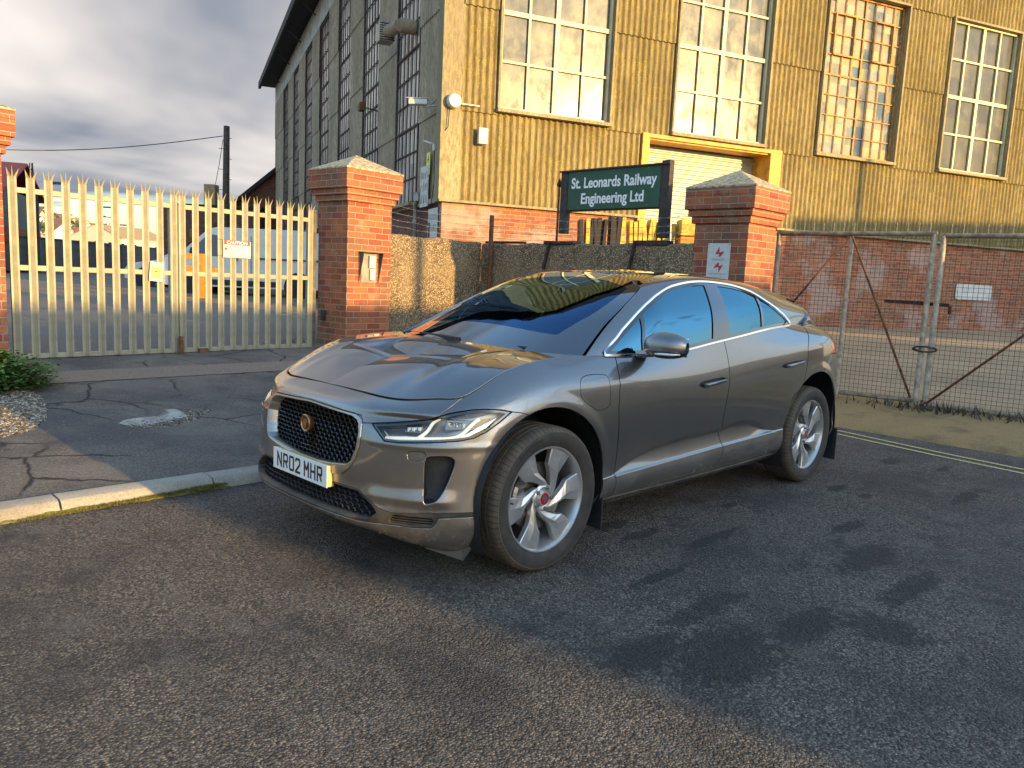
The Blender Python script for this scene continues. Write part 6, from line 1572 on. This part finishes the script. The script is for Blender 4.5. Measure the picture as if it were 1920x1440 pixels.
BN = (1 - a_) * Bc[None] + a_ * Bs[None] + (1 - t_) * Bf[:, None] + t_ * Br[:, None] - ((1 - a_) * (1 - t_) * Bc[0] + a_ * (1 - t_) * Bs[0] + (1 - a_) * t_ * Bc[-1] + a_ * t_ * Bs[-1])
aa, tt2 = a_[..., 0], t_[..., 0]
BN[..., 2] += .020 * np.sin(math.pi * np.clip(aa, 0, 1)) ** .8 * np.sin(math.pi * np.clip(tt2 * .9 + .05, 0, 1)) ** .8
BN[..., 2] += .010 * np.exp(-((aa - .62 - .10 * tt2) / .07) ** 2) * np.sin(math.pi * tt2)
# recessed scoop
sx, sy = BN[..., 0], BN[..., 1]
scf = .285 - .05 * (sy / .44) ** 2
dpt = sstep(0, .014, scf - sx) * (1 - sstep(.12, .36, scf - sx)) * (1 - sstep(.425 - .10 * np.clip((scf - sx) / .35, 0, 1), .455 - .10 * np.clip((scf - sx) / .35, 0, 1), sy))
BN[..., 2] -= .040 * dpt
BN[..., 2] += .007 * np.exp(-((sx - scf - .008) / .012) ** 2) * (1 - sstep(.40, .46, sy))
bon = grid_piece(BN)
if vnormals(*[bon[0], bon[1][:500]])[bon[1][100][0]][2] < 0: bon[1] = [f[::-1] for f in bon[1]]
vx, vy, vz = bon[0].T
# keep a shut-line gap all round
front_d = sdpoly(vx, vy, [tuple(q[:2]) for q in np.concatenate([Bf[::3], Bs[::5], Br[::-1][::3], Bc[::-1][::6] - np.array([0, .5, 0])])])
bon = clip(bon, front_d - .006)
cobj('bonnet', weld(both(flange(bon, .007))), P_)
ub = grid_piece(BN[::3, ::3] - np.array([0, 0, .030])); cobj('bonnet_gap_dark', join(ub, mir(ub)), 'black')  # black sheet added under the bonnet so its gap reads dark
# ---- windscreen and cowl
G = greenhouse(); G[0, 0] = r8[iA]; 
GS = surface(G, 260, 170)
Wc = surface(windscreen(G[0][:5]), 70, 90)
# pillar edge of the screen follows column 0 of the greenhouse skin
ws = grid_piece(Wc)
if vnormals(*[ws[0], ws[1][:500]])[ws[1][100][0]][2] < 0: ws[1] = [f[::-1] for f in ws[1]]
gi = np.arange(70)[:, None] * np.ones(90)[None]; gj = np.ones(70)[:, None] * np.arange(90)[None]
e_side = (69 - gi) / 69 * .80; e_bot = gj / 89 * 1.25; e_top = (89 - gj) / 89 * 1.25
frit = np.minimum(np.minimum(e_side - .045 - .06 * np.exp(-e_bot / .12), e_bot - .075), e_top - .055).reshape(-1)
clear = clip(ws, frit); band = clip(ws, -frit)
cobj('windscreen', weld(both(clear)), 'windscreen_glass'); cobj('windscreen_border', weld(both(band)), 'roof_glass')
# ---- greenhouse: doors' glass, pillars, roof
gh = grid_piece(GS)
if vnormals(*[gh[0], gh[1][:2000]])[gh[1][1000][0]][1] < 0: gh[1] = [f[::-1] for f in gh[1]]
DLO = [(-.4951, 1.0695), (-.6165, 1.0638), (-.8098, 1.0618), (-1.03, 1.064), (-1.2742, 1.0772), (-1.5461, 1.1104), (-1.8723, 1.1429), (-2.2604, 1.1837), (-2.50, 1.199), (-2.7145, 1.2084), (-2.755, 1.2163), (-2.758, 1.232), (-2.6812, 1.2847), (-2.5599, 1.3508), (-2.367, 1.4402), (-2.2153, 1.4689), (-2.0806, 1.4865), (-1.8343, 1.498), (-1.7094, 1.4964), (-1.5964, 1.4902), (-1.4671, 1.4744), (-1.3407, 1.4515), (-1.2239, 1.416), (-.9742, 1.3164), (-.7728, 1.2168), (-.629, 1.1382)]
dlo_c = np.mean(np.array(DLO), 0)
roofm = pv(gh, 'y') < .545 + 0 * pv(gh, 'x')
g_roof = np.where(pv(gh, 'z') > 1.40, .555 - .09 * sstep(2.6, 3.4, -pv(gh, 'x')) - pv(gh, 'y'), -1.0)
g_roof = np.minimum(g_roof, pv(gh, 'x') + 3.16)
roofp, gh2 = cutfun(gh, g_roof, .0015)
dlo_in, frame_ = cutpoly(gh2, 'xz', DLO, 0)
g_win = sdpoly(pv(dlo_in, 'x'), pv(dlo_in, 'z'), DLO)
seal, glassy = clip(dlo_in, .024 - g_win), clip(dlo_in, g_win - .024)
# B pillar and dividers
BP = [(-1.5467, 1.06), (-1.745, 1.50), (-1.90, 1.50), (-1.7664, 1.06)]
bp, glassy = cutpoly(glassy, 'xz', BP, 0)
Q1 = [(-.823, 1.0), (-.861, 1.143), (-.985, 1.40), (-1.012, 1.40), (-.886, 1.143), (-.848, 1.0)]
q1, glassy = cutpoly(glassy, 'xz', Q1, 0)
Q2 = [(-2.2433, 1.10), (-2.2433, 1.1858), (-2.3694, 1.4348), (-2.375, 1.5), (-2.415, 1.5), (-2.400, 1.4242), (-2.2778, 1.1921), (-2.27, 1.10)]
q2, glassy = cutpoly(glassy, 'xz', Q2, 0)
lab = {}
for nm, x0, x1 in (('quarter_light', -.94, 1), ('front_window', -1.72, -.94), ('rear_window', -2.40, -1.72), ('rear_quarter_light', -9, -2.40)): pass
def xsplit(pc, a, b): 
    """faces whose centre, sheared along the pillars, lies between a and b"""
    V, F = pc; out = []
    for f in F:
        c_ = V[list(f)].mean(0)
        if a <= -(c_[0] + (c_[2] - 1.07) * .38) < b: out.append(f)
    used = sorted({i for f in out for i in f}); mp = {i: k for k, i in enumerate(used)}
    return [V[used], [tuple(mp[i] for i in f) for f in out]] if used else [np.zeros((0, 3)), []]
fx = frame_
for s in (1, -1):
    f_ = (lambda pc: pc) if s > 0 else mir
    cobj('roof_side', f_(flange(fx, .012)), P_)
    cobj('window_seal', f_(flange(seal, .01)), 'gloss_black')
    [cobj('door_pillar', f_(offset(q_, .002)), 'gloss_black') for q_ in (bp, q1, q2)]
    for nm, a, b in (('quarter_light', -9, .845 - .025), ('front_window', .82, 1.62), ('rear_window', 1.62, 2.21), ('rear_quarter_light', 2.21, 9)):
        q = xsplit(glassy, a, b)
        if len(q[1]): cobj(nm, f_(offset(q, -.004)), 'side_glass')
    # bright trim round the side windows
    dn = rnd(DLO, 1); pts = []
    for x, z in dn:
        k_ = (GS[..., 0] - x) ** 2 + (GS[..., 2] - z) ** 2 + (GS[..., 1] < .55) * 9; i, j = np.unravel_index(k_.argmin(), k_.shape); pts.append((x, s * (GS[i, j, 1] + .003), z))
    m = MB(); n = len(pts); C_ = np.array(pts); cen = np.array([dlo_c[0], 0, dlo_c[1]])
    P = []
    for i in list(range(n)) + [0]:
        a = C_[i - 1]; b = C_[(i + 1) % n]; tg_ = b - a; tg_ /= np.linalg.norm(tg_); up2 = np.array([0, s * 1.0, .25]); w2 = np.cross(tg_, up2); w2 /= np.linalg.norm(w2)
        hw = .0085; P.append([C_[i] - w2 * hw, C_[i] - w2 * hw * .7 + up2 * .005, C_[i] + w2 * hw * .7 + up2 * .005, C_[i] + w2 * hw])
    m.grid(np.array(P), flip=(s < 0)); cmb(m, 'chrome_trim', 'chrome', smooth=True, ang=60)
cobj('roof', weld(both(flange(roofp, .01))), 'roof_glass')
# tailgate, spoiler and rear screen (seen only in profile)
rc = GS[-1]; jr = int(len(rc) * .0)
low_r = resample(np.array([(-3.05, .757, 1.203), (-3.30, .735, 1.20), (-3.50, .69, 1.18), (-3.64, .58, 1.16), (-3.74, .34, 1.15), (-3.76, 0, 1.15)]), 60)
up_r = resample(rc, 60); TGm = np.array([[low_r[i] * (1 - v_) + up_r[i] * v_ + np.array([.02, .03, .02]) * math.sin(math.pi * v_) * (1 - i / 59.) for v_ in np.linspace(0, 1, 24)] for i in range(60)])
tgp = grid_piece(TGm)
if vnormals(*tgp)[700][1] < 0: tgp[1] = [f[::-1] for f in tgp[1]]
glz = np.minimum(.50 - pv(tgp, 'y'), np.minimum(pv(tgp, 'z') - 1.17, 1.40 - pv(tgp, 'z')))
cobj('tailgate', weld(both(clip(tgp, -glz))), P_); cobj('rear_screen', weld(both(clip(tgp, glz))), 'roof_glass')
m = MB(); P = []
for y in np.linspace(-.52, .52, 15):
    e = (y / .52) ** 2; P.append([(-3.30 + .03 * e, y, 1.476 - .075 * e), (-3.49 + .10 * e, y, 1.456 - .075 * e), (-3.50 + .10 * e, y, 1.446 - .075 * e), (-3.46 + .10 * e, y, 1.420 - .07 * e)])
m.grid(np.array(P)); cmb(m, 'spoiler', P_, smooth=True, ang=60)
# ---- underbody, wheel housings, lower lip detail
m = MB(); m.box((-1.5, 0, .30), (4.2, 1.30, .14)); m.box((-1.5, 0, .26), (1.75, 1.60, .10)); m.box((.60, 0, .30), (.30, 1.1, .10)); cmb(m, 'underbody', 'black')
for cx0, cz0, r0 in (FA, FR):
    for s in (1, -1):
        m = MB(); n = 40; P = []
        for i in range(n + 1):
            a = R(-28) + R(236) * i / n; r_ = r0 - .004
            P.append([(cx0 + r_ * math.cos(a), s * .925, cz0 + r_ * math.sin(a)), (cx0 + (r_ + .012) * math.cos(a), s * .86, cz0 + (r_ + .012) * math.sin(a)), (cx0 + (r_ + .01) * math.cos(a), s * .52, cz0 + (r_ + .01) * math.sin(a))])
        P = np.array(P); m.grid(P, flip=s < 0)
        m.add([tuple(q) for q in P[:, 2]], [tuple(range(n + 1))]); cmb(m, 'wheel_housing', 'black', smooth=True)
for s in (1, -1):
    m = MB(); m.add([(.46, s * .80, .20), (.40, s * .86, .24), (.47, s * .83, .135), (.60, s * .70, .19)], [(0, 1, 2), (0, 2, 3)]); cmb(m, 'air_deflector', 'dirty_black')
    m = MB(); m.box((-.475, s * .83, .215), (.010, .15, .20)); cmb(m, 'mudflap', 'matt_black', bevel=.004)
    m = MB(); m.box((-3.50, s * .84, .24), (.012, .20, .26)); cmb(m, 'mudflap', 'matt_black', bevel=.004)
    m = MB(); m.tube([(-.50, s * .875, .275), (-1.2, s * .868, .262), (-2.0, s * .868, .262), (-2.56, s * .88, .28)], .010, 6); cmb(m, 'sill_strip', 'dirty_black', smooth=True)
# ---- wheels
def spoke_mb(k):
    a0 = 55 + 60 * k; m = MB(); Rr = .262
    prof = [(.23, 68, 26, .0), (.28, 58, 18, .004), (.36, 40, 5, .008), (.45, 25, -4, .011), (.56, 16, -12, .012), (.66, 15, -19, .010), (.83, 15, -18.5, .006), (1.0, 15, -17.5, .001)]
    P = []
    for r_, le, te, rid in prof:
        r_ *= Rr; y0 = -.010 - .022 * (1 - r_ / Rr)
        def pt(f, dz):
            a = R(a0 + te + (le - te) * f); return (r_ * math.cos(a), r_ * math.sin(a), y0 + dz)
        P.append([pt(0, -.028), pt(0, -.004), pt(.03, 0), pt(.60, rid), pt(.97, 0), pt(1, -.004), pt(1, -.028)])
    m.grid(np.array(P)); return m
def make_wheel():
    w = empty('wheel', (0, 0, 0), 0); Rt = .372
    def rot(m): return m
    Mx = Matrix(((1, 0, 0, 0), (0, 0, 1, 0), (0, 1, 0, 0), (0, 0, 0, 1)))      # lathe axis z -> +y (outboard)
    # tyre: tread with three grooves, rounded shoulders, bulging sidewall
    pr = [(.268, .098), (.285, .112), (.31, .121), (.335, .120), (.344, .1175)]
    m = MB(); m.lathe(pr, 96, Mx); m.lathe([(a, -b) for a, b in pr][::-1], 96, Mx); ty = m.build('tyre', MATS['tyre'], w, smooth=True, ang=60)
    tr = [(.344, .1175), (.3475, .1175), (.352, .1135), (.363, .102), (.3680, .092), (.3705, .078)]
    for g_ in (.060, .022, -.022, -.060): tr += [(.3715, g_ + .0085), (.3715, g_ + .005), (.3650, g_ + .004), (.3650, g_ - .004), (.3715, g_ - .005), (.3715, g_ - .0085)]
    tr += [(.3705, -.078), (.3680, -.092), (.363, -.102), (.352, -.1135), (.344, -.1175)]
    m = MB(); m.lathe(tr, 96, Mx)
    m.build('tread_band', MATS['tread'], w, smooth=True, ang=30)
    # block edges: thin sipes cut across the shoulders
    m = MB(); sh = [(.3478, .1180), (.3525, .1138), (.3636, .1023), (.3686, .0922), (.3712, .078), (.3719, .0685)]
    for i in range(80):
        a = 2 * math.pi * i / 80
        for path, sk in ((sh, .020), ([(.3719, .0515), (.3719, .0305)], .010), ([(.3719, .0135), (.3719, -.0135)], -.008), ([(.3719, -.0305), (.3719, -.0515)], .010), ([(q, -w_) for q, w_ in sh], .020)):
            da = .0052; n_ = len(path); vs = []
            for j, (q, y) in enumerate(path):
                aa_ = a + sk * j / (n_ - 1); vs += [(q * math.cos(aa_ - da), y, q * math.sin(aa_ - da)), (q * math.cos(aa_ + da), y, q * math.sin(aa_ + da))]
            m.add(vs, [(2 * j, 2 * j + 1, 2 * j + 3, 2 * j + 2) for j in range(n_ - 1)])
    m.build('tread_sipes', MATS['black'], w)
    m = MB(); m.lathe([(.270, .099), (.268, .104), (.262, .103), (.256, .092), (.245, .06), (.238, .0), (.242, -.07), (.262, -.09), (.268, -.092)], 96, Mx); m.build('rim', MATS['alloy'], w, smooth=True, ang=50)
    for k in range(6):
        sm = spoke_mb(k); sm.v = [(x, z + .100, y) for x, y, z in sm.v]; sm.f = [f[::-1] for f in sm.f]; sm.build('spoke', MATS['alloy'], w)
    m = MB(); m.lathe([(0, .062), (.070, .062), (.072, .070), (.060, .078), (.050, .076), (.038, .070), (.037, .082), (.034, .086), (.030, .086)], 40, Mx); m.build('hub', MATS['alloy'], w, smooth=True, ang=40)
    m = MB(); m.lathe([(0, .0865), (.030, .0865)], 32, Mx); m.lathe([(.024, .0865), (.0235, .088), (.021, .088), (.0205, .0865)], 32, Mx); hc = m.build('centre_cap', MATS['badge_red'], w)
    m = MB(); m.prism(cat_, 0, .002, Mx @ Matrix.Translation((0, 0, .0868)) @ Matrix.Scale(.75, 4)); m.build('cap_relief', MATS['chrome'], w)
    for k in range(5):
        a = R(90 + 22 + 72 * k); m = MB(); Mn = Matrix.Translation((.056 * math.cos(a), 0, .056 * math.sin(a))) @ Mx; m.lathe([(0, .088), (.007, .088), (.010, .084), (.0105, .070), (.0145, .069), (.016, .071)], 10, Mn); m.build('wheel_nut', MATS['disc'], w, smooth=True, ang=40)
    m = MB(); m.lathe([(.06, .03), (.175, .03), (.175, .005), (.06, .005)], 48, Mx); m.build('brake_disc', MATS['disc'], w, smooth=True, ang=30)
    m = MB(); P = []
    for a in np.linspace(R(-35), R(25), 8): P.append([(r_ * math.cos(a), y, r_ * math.sin(a)) for r_, y in ((.115, .015), (.115, .05), (.13, .056), (.175, .056), (.19, .045), (.19, .01))])
    P = np.array(P); m.grid(P); m.add(P[0], [tuple(range(6))]); m.add(P[-1], [tuple(range(6))]); m.build('brake_caliper', MATS['disc'], w)
    m = MB(); m.lathe([(0, -.06), (.25, -.06), (.25, -.055)], 32, Mx); m.build('backing', MATS['black'], w)
    m = MB(); m.tube([(.245, .09, .02), (.222, .088, .012)], .004, 6); m.build('valve', MATS['black'], w)
    return w
def ring_text(w, txt, r_, a_c, size, s=1):
    ms = MB(); n = len(txt); st_ = size * .86 / r_
    for i, ch in enumerate(txt):
        a = R(a_c) + s * -(i - (n - 1) / 2) * st_
        rad = (math.cos(a), 0, math.sin(a)); tan = (math.sin(a), 0, -math.cos(a))
        q = text_mb(ch, size, .0004, frameM((r_ * rad[0], .1212, r_ * rad[2]), [c * 1 for c in tan], rad, (0, 1, 0)), 'CENTER', 1.05, .001); ms.add(q.v, q.f)
    ms.build('sidewall_lettering', MATS['black'], w)
wh = make_wheel()
def put_wheel(src, x, s, steer, spin, first=False):
    w = src if first else copy_tree(src)
    w.parent = car; w.matrix_basis = Matrix.Translation(Vector((x, s * .818, .372)) - CAR0) @ Matrix.Rotation(R(steer), 4, 'Z') @ (Matrix.Rotation(math.pi, 4, 'Z') if s < 0 else Matrix.Identity(4)) @ Matrix.Rotation(R(spin), 4, 'Y')
    return w
put_wheel(wh, 0, 1, -1.1, 0, True); put_wheel(wh, -2.99, 1, 0, -28); put_wheel(wh, 0, -1, -1.1, 40); put_wheel(wh, -2.99, -1, 0, 10)
ring_text(wh, 'GOODYEAR', .322, 62, .026)
# ---- mirrors
for s in (1, -1):
    mr = empty('door_mirror', Vector((-.82 if s > 0 else -.93, s * .86, 1.078 if s > 0 else 1.06)) - CAR0, 0); mr.parent = car
    # pod as a superellipsoid swept across its width
    m = MB(); P = []
    for i in range(17):
        u_ = i / 16; y = .045 + .225 * u_; hz = .088 * (1 - (abs(u_ - .48) / .56) ** 2.5 * .93) ** .5 if abs(u_ - .48) < .56 else .001; hz = max(hz, .004) * (1.0 - .16 * u_); hx = .085 * (1 - (abs(u_ - .42) / .6) ** 2.6) ** .5; hx = max(hx, .004)
        row = []
        for k in range(25):
            a = 2 * math.pi * k / 24; cx_, sz_ = math.cos(a), math.sin(a); ex = 1.0 if cx_ > 0 else .55
            px_ = math.copysign(abs(cx_) ** .85, cx_) * hx * ex; pz = math.copysign(abs(sz_) ** .85, sz_) * hz * (1.0 if sz_ > 0 else .80); row.append((px_ - .03 * u_, s * y, pz + .042 + .0 * u_))
        P.append(row)
    P = np.array(P); top_ = MB(); low_ = MB(); glass_ = MB()
    for i in range(16):
        for k in range(24):
            q = [P[i, k], P[i + 1, k], P[i + 1, k + 1], P[i, k + 1]]; zc = np.mean(q, 0)[2]; tgt = top_ if zc > .018 else low_
            tgt.add(q if s > 0 else q[::-1], [(0, 1, 2, 3)])
    for nm, mb_, mt in (('cap', top_, P_), ('lower_shell', low_, 'gloss_black')):
        o = mb_.build(nm, MATS[mt], mr, smooth=True); 
        import bmesh
        bm = bmesh.new(); bm.from_mesh(o.data); bmesh.ops.remove_doubles(bm, verts=bm.verts, dist=1e-5); bmesh.ops.recalc_face_normals(bm, faces=bm.faces); bm.to_mesh(o.data); bm.free()
    m = MB(); m.bar((.0, -s * .01, -.02), (.0, s * .10, -.004), .11, .022); m.build('arm', MATS['gloss_black'], mr, bevel=.006)
    m = MB(); m.tube([(.064 - .0 * k, s * (.12 + .028 * k), .006 + .001 * k) if k < 5 else (.03, s * .262, .012) for k in range(6)], [.006, .0075, .008, .008, .007, .004], 6); m.build('indicator', MATS['indicator'], mr, smooth=True)
    m = MB(); m.box((-.062, s * .155, .045), (.008, .19, .105)); m.build('mirror_glass', MATS['chrome'], mr, bevel=.01)
# ---- wipers
for pts in ([(-.125, .02, 1.098), (-.15, -.10, 1.100), (-.20, -.35, 1.098), (-.33, -.70, 1.080)], [(-.245, .46, 1.083), (-.215, .38, 1.088), (-.18, .20, 1.090), (-.165, .06, 1.092)]):
    m = MB(); m.tube(pts, [.014, .012, .007, .005], 7); m.tube([(q[0] - .02, q[1], q[2] - .006) for q in pts[1:]], .006, 6); m.box((pts[0][0], pts[0][1], pts[0][2] - .004), (.05, .07, .028)); cmb(m, 'wiper', 'matt_black', smooth=True, ang=50)
m = MB(); P = []
for y in np.linspace(-.76, .76, 30):
    x = -.10 - .27 * (abs(y) / .76) ** 2.0; z = 1.086 - .022 * (abs(y) / .76) ** 1.5; P.append([(x + .05, y, z - .03), (x + .01, y, z - .012), (x - .03, y, z - .004)])
m.grid(np.array(P)); cmb(m, 'cowl', 'matt_black', smooth=True)
# ---- cabin
m = MB(); P = []
for y in np.linspace(-.72, .72, 20):
    P.append([(-.30 - .1 * abs(y), y, 1.02), (-.55, y, 1.035), (-.78, y, 1.01 + (.02 if y < -.15 else 0)), (-.86, y, .93), (-.84, y, .70)])
m.grid(np.array(P)); cmb(m, 'dashboard', 'interior', smooth=True)
st_ = empty('steering_wheel', Vector((-.98, -.37, .96)) - CAR0, 0); st_.parent = car
Ms = Matrix.Rotation(R(-65), 4, 'Y')
m = MB(); m.tube([tuple(Ms @ Vector((.185 * math.cos(a), .185 * math.sin(a), 0))) for a in np.linspace(0, 2 * math.pi, 41)], .0155, 8, cap=False); m.build('rim', MATS['seat_black'], st_, smooth=True)
m = MB(); 
for a in (0, math.pi, -math.pi / 2): m.bar(tuple(Ms @ Vector((.04 * math.sin(a), .04 * math.cos(a), 0))), tuple(Ms @ Vector((.18 * math.sin(a), .18 * math.cos(a), 0))), .03, .02)
m.lathe([(0, .04), (.06, .03), (.08, 0)], 16, Ms); m.build('spokes', MATS['seat_black'], st_)
def seat(x, y, wdt=.50):
    t = empty('seat', Vector((x, y, .45)) - CAR0, 0); t.parent = car
    m = MB(); m.box((0, 0, .10), (.52, wdt, .18)); m.build('cushion', MATS['seat_black'], t, bevel=.05)
    m = MB(); P = []
    for v_ in np.linspace(0, 1, 10):
        wv_ = wdt / 2 * (1 - .25 * v_ ** 3); P.append([(-.25 - .20 * v_ + q_, y_ * wv_, .15 + .62 * v_) for q_, y_ in ((-.05, -.9), (.03, -1), (.075, -.8), (.05, -.5), (.05, 0), (.05, .5), (.075, .8), (.03, 1), (-.05, .9), (-.07, 0), (-.05, -.9))])
    m.grid(np.array(P)); m.add(P[-1][:-1], [tuple(range(10))]); m.build('backrest', MATS['seat_black'], t, smooth=True)
    m = MB(); m.box((-.46, 0, .86), (.09, .25, .17)); m.build('headrest', MATS['seat_black'], t, bevel=.04)
seat(-1.30, .37); seat(-1.30, -.37); seat(-2.20, .36); seat(-2.20, -.36)
m = MB(); m.box((-1.8, 0, .36), (2.6, 1.5, .04)); m.box((-2.75, 0, .8), (.06, 1.4, .85)); cmb(m, 'cabin_floor', 'interior')
m = MB(); m.box((-.99, 0, 1.335), (.02, .23, .06)); m.bar((-.94, 0, 1.40), (-.985, 0, 1.35), .02); cmb(m, 'rear_view_mirror', 'gloss_black', bevel=.01)
